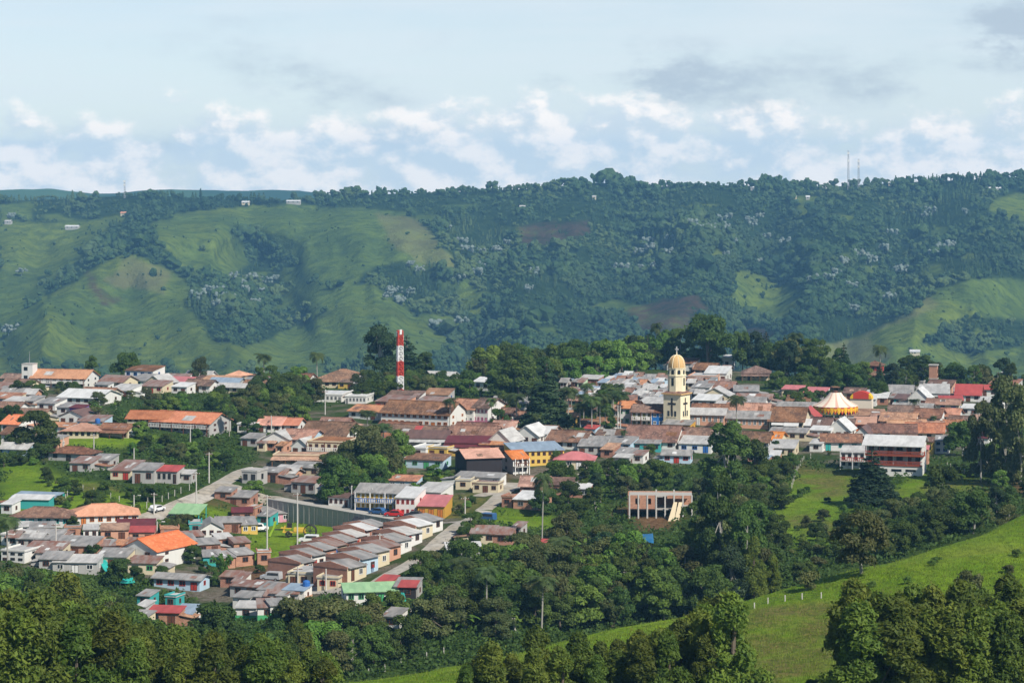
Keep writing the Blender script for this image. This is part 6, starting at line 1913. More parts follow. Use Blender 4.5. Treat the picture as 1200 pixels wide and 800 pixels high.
def person(px, py, rot, shirt, trousers, label):
    x, y, z = hit(px, py)
    me = bpy.data.meshes.new('person')
    J = [(0, 0, .95), (0, 0, 1.2), (0, .02, 1.42), (0, .01, 1.52), (0, -.02, 1.66), (0, -.01, 1.74), (-.19, 0, 1.42), (-.25, .03, 1.15), (-.24, -.06, .90), (.19, 0, 1.42), (.25, .03, 1.15), (.24, -.1, .92), (-.10, 0, .90), (-.11, -.06, .50), (-.11, .02, .08), (-.11, -.13, .03), (.10, 0, .90), (.11, .05, .50), (.11, .16, .08), (.11, .02, .03)]
    E = [(0, 1), (1, 2), (2, 3), (3, 4), (4, 5), (2, 6), (6, 7), (7, 8), (2, 9), (9, 10), (10, 11), (0, 12), (12, 13), (13, 14), (14, 15), (0, 16), (16, 17), (17, 18), (18, 19)]
    rad = [.15, .14, .14, .06, .10, .08, .075, .055, .045, .075, .055, .045, .095, .07, .05, .05, .095, .07, .05, .05]
    me.from_pydata(J, E, [])
    o = obj('person', me, None, (x, y, z + .1), (0, 0, R(rot)))
    sk = o.modifiers.new('skin', 'SKIN')
    for i, r_ in enumerate(rad):
        sv = me.skin_vertices[0].data[i]; sv.radius = (r_, r_ * .8); sv.use_root = (i == 0)
    o.modifiers.new('sub', 'SUBSURF').levels = 1
    m, t = new_mat('person_' + shirt + trousers)
    zc = t.n('ShaderNodeSeparateXYZ', {0: t.n('ShaderNodeTexCoord').outputs['Object']}).outputs[2]
    def colr(nm): return {'teal': (.05, .35, .33), 'dark': (.03, .03, .035), 'red': (.4, .04, .03), 'white': (.65, .65, .63), 'blue': (.05, .1, .25)}[nm]
    c = t.mix(t.m('GREATER_THAN', zc, .93), colr(trousers), colr(shirt)); c = t.mix(t.m('GREATER_THAN', zc, 1.5), c, (.30, .17, .11)); c = t.mix(t.m('GREATER_THAN', zc, 1.69), c, (.02, .015, .012))
    P(t, c, .8)
    me.materials.append(m)
    tag(o, label, 'person')
person(302, 581, 40, 'teal', 'dark', 'person in a teal shirt walking beside the bend of the road')
person(283, 568, 10, 'dark', 'dark', 'person in dark clothes standing at the corner of the concrete house')
person(437, 671, -30, 'red', 'blue', 'person in a red shirt on the street below the brick rows')
# ------------------------------------------------------------------ trees and plants of the town and the near slopes
def leaf_mat(name, c1, c2, c3, trans=.32):
    m, t = new_mat(name)
    tc = t.n('ShaderNodeTexCoord'); oi = t.n('ShaderNodeObjectInfo')
    off = t.n('ShaderNodeVectorMath', {0: tc.outputs['Object'], 1: oi.outputs['Location']}, operation='ADD').outputs[0]
    n1 = t.noise(off, .55, 3, .6); n2 = t.noise(off, 3.5, 2, .6)
    c = t.mix(t.smooth(n1, .36, .66), c1, c2)
    c = t.mix(t.m('MULTIPLY', t.smooth(n2, .48, .74), .6), c, c3)
    r = oi.outputs['Random']
    c = t.mix(t.m('MULTIPLY', r, .7), c, t.mix(1.0, c, (.62, .74, .78), 'MULTIPLY'))
    hs = t.n('ShaderNodeHueSaturation', {'Hue': t.m('MULTIPLY_ADD', t.m('FRACT', t.m('MULTIPLY', r, 7.31)), .040, .470), 'Saturation': .96, 'Value': t.m('MULTIPLY_ADD', t.m('FRACT', t.m('MULTIPLY', r, 3.77)), .75, .70), 'Color': c}).outputs[0]
    d = t.n('ShaderNodeBsdfPrincipled', {'Base Color': hs, 'Roughness': .62, 'Specular IOR Level': .22})
    tr = t.n('ShaderNodeBsdfTranslucent', {'Color': t.mix(1.0, hs, (1.3, 1.25, .5), 'MULTIPLY')})
    mx = t.n('ShaderNodeMixShader', {0: trans, 1: d.outputs[0], 2: tr.outputs[0]})
    t.n('ShaderNodeOutputMaterial', {'Surface': mx.outputs[0]})
    return m


L_EUC = leaf_mat('leaf_eucalyptus', (.070, .118, .014), (.125, .175, .017), (.205, .240, .028), .4)
L_BRO = leaf_mat('leaf_broad', (.044, .090, .015), (.078, .136, .020), (.130, .185, .030), .38)
L_OLI = leaf_mat('leaf_olive', (0.068, 0.093, 0.022), (0.109, 0.124, 0.034), (0.232, 0.217, 0.093))
L_DRK = leaf_mat('leaf_dark', (0.016, 0.039, 0.014), (0.028, 0.059, 0.017), (0.046, 0.081, 0.023), .12)
L_BRI = leaf_mat('leaf_bright', (0.070, 0.147, 0.016), (0.116, 0.209, 0.023), (0.171, 0.256, 0.039), .3)
L_PLM = leaf_mat('leaf_palm', (0.043, 0.078, 0.022), (0.074, 0.116, 0.028), (0.116, 0.147, 0.046))
L_BRN = leaf_mat('leaf_bronze', (0.116, 0.093, 0.046), (0.155, 0.116, 0.054), (0.078, 0.093, 0.031))
BARK = plain('bark', (.16, .13, .10), .95, .05, var=.6)
PBARK = plain('bark_pale', (.36, .34, .30), .95, .05, var=.5)


def leaves(clumps, n, size, rs, droop=0.0, elong=1.5, outer=.75):
    """many small leaf faces spread through lumps (centre, radius, squash)"""
    w = np.array([c[1] ** 2 for c in clumps]); w = w / w.sum()
    k = rs.choice(len(clumps), n, p=w)
    C = np.array([c[0] for c in clumps])[k]; Rr = np.array([c[1] for c in clumps])[k]; Q = np.array([c[2] for c in clumps])[k]
    d = rs.normal(size=(n, 3)); d /= np.linalg.norm(d, axis=1)[:, None]
    low = d[:, 2] < -.45; d[low, 2] *= -.6
    rad = Rr * (outer + (1.06 - outer) * rs.random(n) ** .6) * (1 + .22 * rs.normal(size=n) * (rs.random(n) < .25))
    p = C + d * rad[:, None] * np.c_[np.ones(n), np.ones(n), Q]
    nrm = d * .9 + rs.normal(size=(n, 3)) * .62 + np.array([0, 0, .35]); nrm /= np.linalg.norm(nrm, axis=1)[:, None]
    a = np.cross(nrm, rs.normal(size=(n, 3)) * (1 - droop) + np.array([0, 0, 1e-3])); a /= np.linalg.norm(a, axis=1)[:, None] + 1e-9
    b = np.cross(nrm, a)
    if droop:
        b = b * (1 - droop) + np.array([0, 0, -droop]); b /= np.linalg.norm(b, axis=1)[:, None]
    s = size * rs.uniform(.6, 1.35, n)[:, None]
    V = np.stack([p - b * s * elong / 2, p + a * s * .42, p + b * s * elong / 2 + nrm * s * .15, p - a * s * .42], 1).reshape(-1, 3)
    return V, np.arange(4 * n).reshape(n, 4)


def trunk_mesh(h, r, limbs, mat, rs, lean=.3):
    b = MB(); p = Vector((0, 0, -.8)); k = 4
    top = Vector((rs.uniform(-lean, lean), rs.uniform(-lean, lean), h))
    prev = p; rp = r
    for i in range(1, k + 1):
        q = p.lerp(top, i / k) + Vector((rs.uniform(-.12, .12), rs.uniform(-.12, .12), 0)); rn = r * (1 - .75 * i / k) + .03
        b.tube(prev, q, rp, rn, mat, 6); prev = q; rp = rn
    for c in limbs:
        z0 = rs.uniform(.35, .85) * h; st = p.lerp(top, (z0 + .8) / (h + .8))
        b.tube(st, Vector(c) , r * .38, .05, mat, 5)
    return b.mesh('trunk')


def make_tree(kind, seed):
    rs = np.random.default_rng(seed)
    if kind == 'eucalyptus_tree':
        H = 12.0; cl = []
        for i in range(38):
            q = rs.random() ** .85; zz = 2.2 + q * 9.0; w = (2.15 - 1.75 * q ** 1.6) * rs.uniform(.3, 1.05); a = rs.uniform(0, 6.28)
            cl.append(((math.cos(a) * w, math.sin(a) * w, zz), rs.uniform(.5, 1.0) * (1.1 - .35 * q), 1.35))
        cl.append(((rs.uniform(-.2, .2), 0, 11.2), .7, 1.5))
        V, f = leaves(cl, 13000, .225, rs, .45, 1.8); lm = L_EUC; tm = trunk_mesh(10.5, .17, [c[0] for c in cl[:7]], BARK, rs)
    elif kind in ('broadleaf_tree', 'olive_tree', 'leafy_tree'):
        H = 10.0; cl = []
        for i in range(24):
            a = rs.uniform(0, 6.28); q = rs.random(); w = 3.2 * math.sqrt(rs.random()) * (1 - .55 * max(0, q - .35))
            cl.append(((math.cos(a) * w, math.sin(a) * w, 3.2 + q * 5.3), rs.uniform(.7, 1.5), rs.uniform(.7, .95)))
        V, f = leaves(cl, 7800, .33 if kind != 'leafy_tree' else .42, rs, .1, 1.4)
        lm = {'broadleaf_tree': L_BRO, 'olive_tree': L_OLI, 'leafy_tree': L_BRI}[kind]; tm = trunk_mesh(7.5, .24, [c[0] for c in cl[:8]], PBARK if seed % 2 else BARK, rs)
    elif kind in ('tall_tree', 'feathery_tree'):
        H = 17.0; cl = []
        for i in range(30):
            a = rs.uniform(0, 6.28); q = rs.random(); w = 3.4 * math.sqrt(rs.random()) * (.55 + .7 * math.sin(math.pi * min(1, q * .9 + .1)))
            cl.append(((math.cos(a) * w, math.sin(a) * w, 4.2 + q * 11.6), rs.uniform(.9, 1.7), rs.uniform(.8, 1.1)))
        V, f = leaves(cl, 11500, .42, rs, .2, 1.4); lm = (L_DRK if seed == 103 else L_BRO) if kind == 'tall_tree' else L_OLI; tm = trunk_mesh(14.5, .3, [c[0] for c in cl[:10]], PBARK, rs)
    elif kind == 'conifer_tree':
        H = 18.0; cl = []
        for i in range(17):
            q = i / 16; zz = 2.0 + q * 15.2; w = (3.5 * (1 - q) ** .8 + .25)
            nb = max(2, int(7 * (1 - q)) + 1); ph = rs.uniform(0, 6)
            for j in range(nb):
                a = ph + j * 6.283 / nb + rs.uniform(-.25, .25); ww = w * rs.uniform(.45, .72)
                cl.append(((math.cos(a) * ww, math.sin(a) * ww, zz + rs.uniform(-.3, .3)), w * .42 * rs.uniform(.8, 1.2) + .15, .55))
        V, f = leaves(cl, 10500, .44, rs, .25, 1.6, .55); lm = L_DRK; tm = trunk_mesh(17, .32, [], BARK, rs, .1)
    elif kind == 'shrub':
        H = 2.6; cl = []
        for i in range(9):
            a = rs.uniform(0, 6.28); w = 1.2 * math.sqrt(rs.random())
            cl.append(((math.cos(a) * w, math.sin(a) * w, .5 + rs.random() * 1.5), rs.uniform(.45, .85), .8))
        V, f = leaves(cl, 1500, .25, rs, .1, 1.4); lm = (L_BRO, L_BRO, L_OLI, L_BRI)[seed % 4]; tm = trunk_mesh(1.3, .06, [c[0] for c in cl[:4]], BARK, rs)
    elif kind == 'palm_tree':
        H = 11.0; Vl, Fl, n = [], [], 0
        for i in range(26):
            a = i * 2.39996; up = rs.uniform(-.25, 1.05); L = rs.uniform(2.9, 3.9)
            pts = []; e = up; pos = np.array([0, 0, 10.6])
            for s in range(7):
                pts.append(pos.copy()); pos = pos + np.array([math.cos(a) * math.cos(e), math.sin(a) * math.cos(e), math.sin(e)]) * L / 6; e -= .32
            side = np.array([-math.sin(a), math.cos(a), 0])
            for s in range(6):
                for sg in (-1, 1):
                    for kx in (0, .5):
                        p0 = pts[s] * (1 - kx) + pts[s + 1] * kx; dr = pts[s + 1] - pts[s]
                        wl = 1.0 * math.sin(math.pi * (s + kx + .7) / 7.2)
                        tip = p0 + side * sg * wl + dr * .9 + np.array([0, 0, -.33 * wl])
                        q = np.array([p0 - dr * .12, p0 + dr * .38, tip, tip - dr * .18])
                        Vl.append(q); Fl.append(np.arange(4) + n); n += 4
        V = np.concatenate(Vl); f = np.array(Fl); lm = L_PLM
        b = MB(); pr = Vector((0, 0, -.8))
        for i in range(1, 6):
            q = Vector((.25 * math.sin(i * .5 + seed), .12 * i / 5, -.8 + 11.3 * i / 5)); b.tube(pr, q, .21 - .012 * i, .20 - .012 * i, PBARK, 7); pr = q
        tm = b.mesh('trunk')
    elif kind == 'banana_plant':
        H = 4.0; Vl, Fl, n = [], [], 0
        for i in range(11):
            a = rs.uniform(0, 6.28); e = rs.uniform(.7, 1.35); L = rs.uniform(1.8, 2.8); base = np.array([rs.uniform(-.7, .7), rs.uniform(-.7, .7), rs.uniform(.8, 2.0)])
            pos = base; rowp = []
            side = np.array([-math.sin(a), math.cos(a), 0.0])
            for s in range(6):
                w = .36 * math.sin(math.pi * (s + .6) / 6.3); rowp.append((pos - side * w, pos + np.array([0, 0, -.06]), pos + side * w)); pos = pos + np.array([math.cos(a) * math.cos(e), math.sin(a) * math.cos(e), math.sin(e)]) * L / 5; e -= .38
            for s in range(5):
                for u in (0, 1):
                    Vl.append(np.array([rowp[s][u], rowp[s][u + 1], rowp[s + 1][u + 1], rowp[s + 1][u]])); Fl.append(np.arange(4) + n); n += 4
        V = np.concatenate(Vl); f = np.array(Fl); lm = L_BRI
        b = MB()
        for i in range(4): b.tube((rs.uniform(-.6, .6), rs.uniform(-.6, .6), -.5), (rs.uniform(-.5, .5), rs.uniform(-.5, .5), 2.0), .13, .09, PBARK, 6)
        tm = b.mesh('stem')
    elif kind == 'bamboo_clump':
        H = 9.0; cl = []; b = MB()
        for i in range(13):
            a = rs.uniform(0, 6.28); out = rs.uniform(.6, 3.0); hh = rs.uniform(6, 9); pr = Vector((math.cos(a) * .4, math.sin(a) * .4, -.5))
            for s in range(1, 7):
                q = s / 6; p = Vector((math.cos(a) * (.4 + out * q ** 2), math.sin(a) * (.4 + out * q ** 2), hh * (q - .18 * q ** 4)))
                b.tube(pr, p, .06, .05, BARK, 4); pr = p
                if s > 1: cl.append((tuple(p), .35 + .38 * (1 - abs(q - .6)), .9))
        V, f = leaves(cl, 3400, .33, rs, .5, 2.1, .4); lm = L_BRI if seed % 2 else L_OLI; tm = b.mesh('stem')
    crown = np_mesh('crown' if kind not in ('banana_plant', 'bamboo_clump') else 'leaves', V, f, [lm])
    return tm, crown, H


PROTO = {k: [make_tree(k, 100 + i) for i in range(n)] for k, n in (('eucalyptus_tree', 5), ('broadleaf_tree', 5), ('olive_tree', 3), ('leafy_tree', 3), ('tall_tree', 4), ('conifer_tree', 3), ('feathery_tree', 2), ('shrub', 4), ('palm_tree', 3), ('banana_plant', 3), ('bamboo_clump', 3))}
TREES = []
tr = random.Random(5)
COUNT = {}
HB = [(h.location.x, h.location.y) for h in HOUSES]
HBA = np.array(HB)
ROADA = np.array(ROADP)


def clear(x, y, r):
    return float(np.min(np.hypot(HBA[:, 0] - x, HBA[:, 1] - y - 0))) > r


LOOKS = {'eucalyptus_tree': ('tall slender tree with yellowish green crown', 'tree'), 'broadleaf_tree': ('round dense green tree', 'tree'), 'olive_tree': ('olive green bushy tree', 'tree'), 'leafy_tree': ('bright green leafy tree', 'tree'), 'tall_tree': ('tall dark leafy tree', 'tree'),
         'conifer_tree': ('dark pointed conifer', 'tree'), 'feathery_tree': ('tall feathery olive tree', 'tree'), 'shrub': ('low green shrub', 'shrub'), 'palm_tree': ('palm tree with feathery crown', 'palm'), 'banana_plant': ('banana plant with broad leaves', 'plant'), 'bamboo_clump': ('arching bamboo clump', 'bamboo')}


def plant(kind, x, y, h, zone, wf=1.0, z=None, label=None, sub=None, vis=None):
    tm, cr, H = sub or PROTO[kind][tr.randrange(len(PROTO[kind]))]
    s = h / H; z = float(gz(x, y)) - .1 if z is None else z
    if kind in ('broadleaf_tree', 'olive_tree', 'leafy_tree', 'eucalyptus_tree', 'feathery_tree', 'tall_tree'):      # low branches reach into the brush
        k = .17 if kind != 'tall_tree' else .10
        s *= 1 / (1 - k); z -= s * H * k
    o = empty(kind, (x, y, z), tr.uniform(0, 6.28), scale=(s * wf, s * wf, s))
    obj(tm.name.split('.')[0], tm, o); obj(cr.name.split('.')[0], cr, o)
    lk, cat = LOOKS[kind]
    tag(o, label or '%s in %s' % (lk, zone), cat, None if label else '%ss in %s' % (lk, zone))
    COUNT[kind] = COUNT.get(kind, 0) + 1
    TREES.append(o)
    return o


def rback(px, py):
    """least distance that keeps a plant behind the near ridge"""
    return float(np.interp(px, [p[0] for p in RIDGE], [p[2] for p in RIDGE])) + 24 if py < 790 and px > 385 else 0.0


def key(kind, px, top, base, label, wpx=None, dmin=None):
    dmin = rback(px, base) if dmin is None and 'near slope' not in label and 'bright slope' not in label and 'corner grove' not in label and 'right-hand slope' not in label else (dmin or 0)
    """a single tree the photograph shows, from the rows of its top and foot"""
    x, y, z = hit(px, base, dmin); h = max(3.0, (HZ - top) * y / F - z)
    wf = 1.0
    if wpx:
        nat = {'eucalyptus_tree': 4.6 / 12, 'broadleaf_tree': 8.4 / 10, 'olive_tree': .84, 'leafy_tree': .84, 'tall_tree': 9.2 / 17, 'conifer_tree': 7.4 / 18, 'feathery_tree': 9.2 / 17, 'palm_tree': 5.2 / 11, 'bamboo_clump': .8, 'shrub': 1.2, 'banana_plant': 1.0}[kind] * h
        wf = (wpx * y / F) / nat
    return plant(kind, x, y, h, '', wf, z - .1, label, PROTO['tall_tree'][3] if 'cypress left' in label else None)


# trees the photograph singles out
for q in (('broadleaf_tree', 148, 406, 447, 'dark crown tree rising behind the hotel against the hill', 32), ('broadleaf_tree', 43, 476, 527, 'big dark round tree right of the orange roofs at the left edge', 52), ('leafy_tree', 164, 491, 513, 'bright green tree at the end of the school lawn', 20),
          ('tall_tree', 109, 417, 446, 'smaller tree between the hotel and the tall dark tree', 18), ('olive_tree', 235, 416, 446, 'sparse brownish tree behind the roofs left of the mast', 22), ('tall_tree', 444, 379, 446, 'dark towering cypress left of the red and white mast', 44), ('conifer_tree', 476, 391, 444, 'dark cypress hidden behind the red and white mast', 46),
          ('tall_tree', 497, 412, 444, 'dark tree right of the red and white mast', 26), ('palm_tree', 372, 415, 442, 'lone palm above the big brown hip roof', 18), ('palm_tree', 309, 416, 440, 'dark palm over the trees at the left of the brown hip roof', 20), ('palm_tree', 431, 482, 512, 'small palm before the white gable left of the orange trimmed row', 22),
          ('palm_tree', 449, 498, 534, 'palm among olive trees in the town centre', 24), ('palm_tree', 527, 468, 502, 'palm at the right end of the orange trimmed row', 17), ('olive_tree', 424, 490, 560, 'large olive green tree in the middle of the town', 50), ('olive_tree', 450, 505, 565, 'second large olive green tree right of the first in town', 40),
          ('leafy_tree', 466, 500, 545, 'bright green tree beside the yellow walled building', 32), ('broadleaf_tree', 398, 528, 585, 'dark tree below the cream balcony house', 40), ('leafy_tree', 388, 552, 590, 'bright bushy tree above the retaining wall', 34), ('conifer_tree', 640, 420, 506, 'huge dark araucaria on the square left of the church', 60),
          ('palm_tree', 606, 463, 500, 'palm left of the huge dark araucaria', 22), ('palm_tree', 666, 456, 505, 'tallest of the square palms', 24), ('palm_tree', 649, 470, 505, 'palm close in front of the araucaria', 20), ('palm_tree', 680, 474, 510, 'short palm in the row of square palms', 20), ('palm_tree', 694, 466, 511, 'palm in the row left of the green shuttered house', 22), ('palm_tree', 704, 463, 509, 'bushy palm next to the twin white poles', 22), ('broadleaf_tree', 715, 486, 508, 'small round tree before the green shuttered house', 18), ('palm_tree', 727, 460, 500, 'palm whose crown touches the green shuttered house', 22), ('palm_tree', 625, 430, 466, 'thin palm behind the araucaria', 14),
          ('broadleaf_tree', 830, 358, 434, 'largest light green tree standing behind the town roofs', 58), ('broadleaf_tree', 870, 382, 424, 'round dark tree right of the largest tree behind town', 26), ('conifer_tree', 898, 386, 428, 'pointed dark tree above the brown roofed farmhouse', 26), ('palm_tree', 769, 381, 412, 'palm silhouetted before the brown earth patch', 14), ('palm_tree', 864, 466, 508, 'palm before the long church wing roof', 22),
          ('palm_tree', 932, 392, 440, 'taller pale trunked palm right of the farmhouse', 20), ('palm_tree', 947, 409, 442, 'shorter pale trunked palm right of the farmhouse', 18), ('conifer_tree', 989, 400, 452, 'pointed dark conifer left of the brick pavilion', 26), ('broadleaf_tree', 1003, 424, 456, 'dark purplish tree right of the pointed conifer', 26), ('palm_tree', 1032, 407, 440, 'flat crowned palm above the brick pavilion', 18), ('tall_tree', 1046, 424, 454, 'dark tree between brick pavilion and brick tower', 22), ('tall_tree', 1080, 416, 452, 'tall dark tree left of the brick tower', 28), ('palm_tree', 1096, 425, 452, 'palm leaves rising behind the brick tower', 16),
          ('broadleaf_tree', 1031, 444, 472, 'green tree right of the striped tent', 22), ('palm_tree', 1071, 468, 488, 'small palm among the roofs right of the tent', 14), ('broadleaf_tree', 1127, 486, 534, 'dark round tree beside the white house at the right', 38), ('conifer_tree', 1022, 524, 592, 'dark tree standing before the large balcony house', 60), ('feathery_tree', 1178, 440, 560, 'very tall feathery tree at the right edge', 46), ('feathery_tree', 1150, 470, 565, 'tall leafy tree left of the feathery tree at right', 30), ('feathery_tree', 1196, 450, 570, 'tall tree cut by the right edge of the picture', 40),
          ('tall_tree', 850, 494, 590, 'big dark tree on the bank below the church wing', 52), ('broadleaf_tree', 885, 510, 570, 'round tree at the roofs right of the big bank tree', 40), ('palm_tree', 636, 559, 642, 'very tall slim palm left of the unfinished building', 24), ('palm_tree', 656, 632, 678, 'palm deep in the ravine trees', 30), ('palm_tree', 540, 656, 702, 'palm in the ravine below the tin roofed grey house', 34), ('palm_tree', 600, 655, 690, 'palm with bare brown trunk in the ravine', 30),
          ('olive_tree', 1010, 592, 672, 'pale flowering tree on the edge of the bright slope', 66), ('tall_tree', 845, 556, 690, 'towering dark tree in the ravine at the centre right', 46), ('tall_tree', 834, 575, 690, 'dark tall tree left of the towering ravine tree', 36), ('tall_tree', 875, 590, 700, 'dark tall tree right of the towering ravine tree', 36), ('broadleaf_tree', 830, 660, 724, 'round grey green tree at the foot of the tall ravine trees', 44), ('broadleaf_tree', 705, 655, 705, 'round dark bush tree in the middle of the ravine', 48), ('leafy_tree', 760, 660, 715, 'loose light green tree in the ravine', 40), ('tall_tree', 775, 640, 700, 'mid green tree below the brown earth', 36),
          ('olive_tree', 1182, 588, 650, 'thin sparse tree on the right hand slope', 30), ('broadleaf_tree', 252, 700, 762, 'dark round tree right of the red roofed shack', 54), ('olive_tree', 355, 690, 775, 'grey olive bush tree below the grey shacks', 66), ('broadleaf_tree', 140, 648, 690, 'round green tree beside the turquoise tarpaulin', 34), ('broadleaf_tree', 226, 636, 660, 'small dark tree before the green fronted house', 22), ('leafy_tree', 297, 560, 582, 'small bright tree at the concrete house corner', 24), ('palm_tree', 9, 608, 660, 'palm at the lower left edge among the roofs', 30), ('broadleaf_tree', 1105, 535, 600, 'dark bushy tree on the bank right of the balcony house', 44), ('broadleaf_tree', 1140, 565, 625, 'dark bushy tree at the top of the right hand slope', 50),
          ('olive_tree', 1140, 665, 722, 'pale grey shrub tree at the back of the corner grove', 44), ('shrub', 945, 675, 692, 'dark low bush on the near slope above the fence', 28), ('shrub', 1020, 660, 680, 'leafless pale shrub beside the flowering tree', 26)):
    key(*q)


TOP_FAR = [(-30, 652), (60, 656), (100, 672), (150, 700), (200, 730), (270, 742), (310, 735), (335, 704), (400, 694), (450, 690), (500, 676), (560, 640)]
TOP_NEAR = [(-30, 690), (40, 702), (110, 712), (170, 735), (230, 745), (300, 748), (380, 765), (400, 800), (488, 790), (500, 790), (545, 772), (560, 756), (580, 744), (620, 740), (680, 748), (740, 748), (790, 722), (830, 698), (868, 700), (884, 735), (890, 775), (962, 770), (975, 704), (1000, 690), (1040, 700), (1080, 688), (1120, 690), (1160, 688), (1230, 676)]


def scatter(zone, poly, n, kinds, h, gap=3.0, house_r=6.0, dmin=None, wf=(.85, 1.2)):
    xs = [p[0] for p in poly]; ys = [p[1] for p in poly]; placed = []; tries = 0
    while len(placed) < n and tries < n * 25:
        tries += 1
        px = tr.uniform(min(xs), max(xs)); py = tr.uniform(min(ys), max(ys))
        if not in_poly([px], [py], poly)[0]: continue
        if 728 < px < 814 and 585 < py < 672: continue
        x, y, z = hit(px, py, rback(px, py) if dmin is None else dmin)
        if any((x - a) ** 2 + (y - b) ** 2 < gap * gap for a, b in placed) or not clear(x, y, house_r) or np.min(np.hypot(ROADA[:, 0] - x, ROADA[:, 1] - y)) < 4.2: continue
        kind = tr.choices([k for k, _ in kinds], [w for _, w in kinds])[0]
        hh = tr.uniform(*h)
        if kind == 'shrub': hh = min(hh * .45, 3.2)
        if kind == 'banana_plant': hh = min(hh * .6, 4.5)
        if kind == 'palm_tree': hh *= 1.1
        if 'town' not in zone and py > 690:
            lim = TOP_NEAR if y < 350 else (TOP_FAR if px < 560 else None)
            if lim:
                room = (HZ - F * z / y - np.interp(px, [q[0] for q in lim], [q[1] for q in lim])) * y / F
                if room < 2.2: continue
                hh = min(hh, room * tr.uniform(.8, 1.08))
        placed.append((x, y)); plant(kind, x, y, hh, zone, tr.uniform(*wf))


E, Bd, O, Lf, T, Cn, S, Pm, Ba, Bm = 'eucalyptus_tree', 'broadleaf_tree', 'olive_tree', 'leafy_tree', 'tall_tree', 'conifer_tree', 'shrub', 'palm_tree', 'banana_plant', 'bamboo_clump'
# near groves along the bottom of the picture
scatter('the grove at the bottom left', [(-20, 800), (390, 835), (400, 880), (-20, 880)], 85, [(E, 1)], (10, 16), 2.3, wf=(1.1, 1.5))
scatter('the grove at the bottom left', [(-20, 765), (150, 775), (330, 795), (390, 805), (390, 835), (-20, 835)], 56, [(E, 5), (Bd, 1)], (8, 15), 2.6, wf=(1.05, 1.4))
scatter('the dark wood behind the bottom left grove', [(-20, 712), (60, 716), (140, 735), (230, 772), (330, 785), (330, 800), (-20, 775)], 34, [(Bd, 2), (T, 1), (Lf, 1.5), (O, 1)], (6, 10), 3.0)
scatter('the small wood under the turquoise tarpaulin', [(120, 690), (165, 700), (160, 730), (200, 700), (265, 680), (265, 700), (150, 745)], 16, [(Bd, 3), (Lf, 1), (Bm, 1)], (4, 7), 2.2, 4.5)
scatter('the thicket behind the lower ridge', [(290, 735), (400, 712), (470, 720), (520, 742), (470, 778), (420, 798), (300, 800)], 42, [(Bd, 2), (O, 2), (T, .6), (Lf, 1)], (6, 10), 2.8, 7)
scatter('the ravine below the brick rows', [(450, 700), (520, 668), (600, 650), (650, 690), (690, 735), (600, 752), (530, 752), (450, 730)], 52, [(Bd, 2), (O, 1.5), (Ba, 2), (Bm, 1), (Pm, .6), (Lf, 1.5)], (5, 9), 2.8, 6)
scatter('the ravine below the lane', [(560, 630), (650, 630), (740, 640), (740, 735), (650, 745), (600, 690)], 44, [(Bd, 2), (O, 1.5), (Ba, 1.4), (Bm, 1.4), (Lf, 1.2), (T, 1)], (4.5, 8.5), 2.8, 6)
scatter('the ravine under the unfinished building', [(690, 640), (800, 640), (900, 690), (880, 716), (800, 726), (700, 740)], 44, [(Bd, 1.5), (T, 1.5), (O, 1), (Bm, 1), (S, 1), (Lf, 1)], (5, 9), 2.8, 6)
scatter('the dark ravine wood at the centre right', [(790, 640), (880, 610), (915, 640), (930, 690), (870, 715), (800, 700)], 28, [(T, 2), (Bd, 1.5), (O, 1), (Lf, 1), (E, 1)], (6, 12), 2.8, 6)
scatter('the bank below the church wing', [(690, 560), (760, 560), (830, 560), (905, 560), (925, 600), (880, 620), (790, 600), (740, 588), (690, 590)], 40, [(Bd, 2), (Lf, 1.5), (T, 1), (O, 1.5), (Ba, 1)], (4, 7), 2.6, 6)
scatter('the thicket beside the pink hip roof', [(600, 560), (700, 556), (720, 575), (700, 610), (640, 610)], 22, [(Bd, 3), (Ba, 2), (Lf, 1)], (3.5, 6.5), 2.2, 5)
scatter('the dry slope under the balcony house', [(930, 560), (1000, 560), (1010, 600), (960, 640), (905, 640), (910, 600)], 16, [(S, 3), (O, 1)], (2.6, 5), 2.4, 5)
scatter('the grass right of the balcony house', [(1075, 570), (1130, 565), (1120, 610), (1080, 615)], 8, [(S, 3), (O, .6)], (2.4, 4.5), 2.4, 5)
scatter('the bank under the balcony house', [(925, 630), (985, 620), (1010, 622), (1060, 610), (1080, 635), (1010, 645), (960, 672), (915, 690)], 26, [(Bd, 1.5), (S, 4), (O, 1)], (3, 5.5), 2.4, 5)
scatter('the dark wood behind the right hand slope', [(1030, 615), (1080, 600), (1150, 610), (1190, 600), (1130, 632), (1040, 655)], 26, [(Bd, 2), (O, 2), (T, .6)], (4, 7.5), 2.4, 5)
scatter('the trees at the right edge of town', [(1140, 540), (1210, 530), (1215, 590), (1150, 575)], 10, [(O, 2), (Bd, 2), (Lf, 1)], (4, 8), 2.6, 5)
scatter('the corner grove at the bottom right', [(1000, 815), (1210, 795), (1220, 870), (995, 880)], 50, [(E, 1)], (8, 14), 2.3, dmin=0.0, wf=(1.1, 1.5))
scatter('the corner grove at the bottom right', [(1060, 768), (1215, 755), (1215, 800), (1030, 805)], 18, [(E, 1)], (7, 9.5), 2.6, dmin=0.0)
scatter('the small grove at the bottom centre', [(806, 815), (858, 815), (860, 870), (800, 870)], 14, [(E, 1)], (8, 14), 2.3, dmin=0.0, wf=(1.1, 1.5))
scatter('the row of trees along the bottom centre', [(545, 842), (650, 836), (800, 822), (800, 880), (545, 890)], 36, [(E, 1)], (6, 10.5), 2.4, dmin=0.0, wf=(1.1, 1.5))
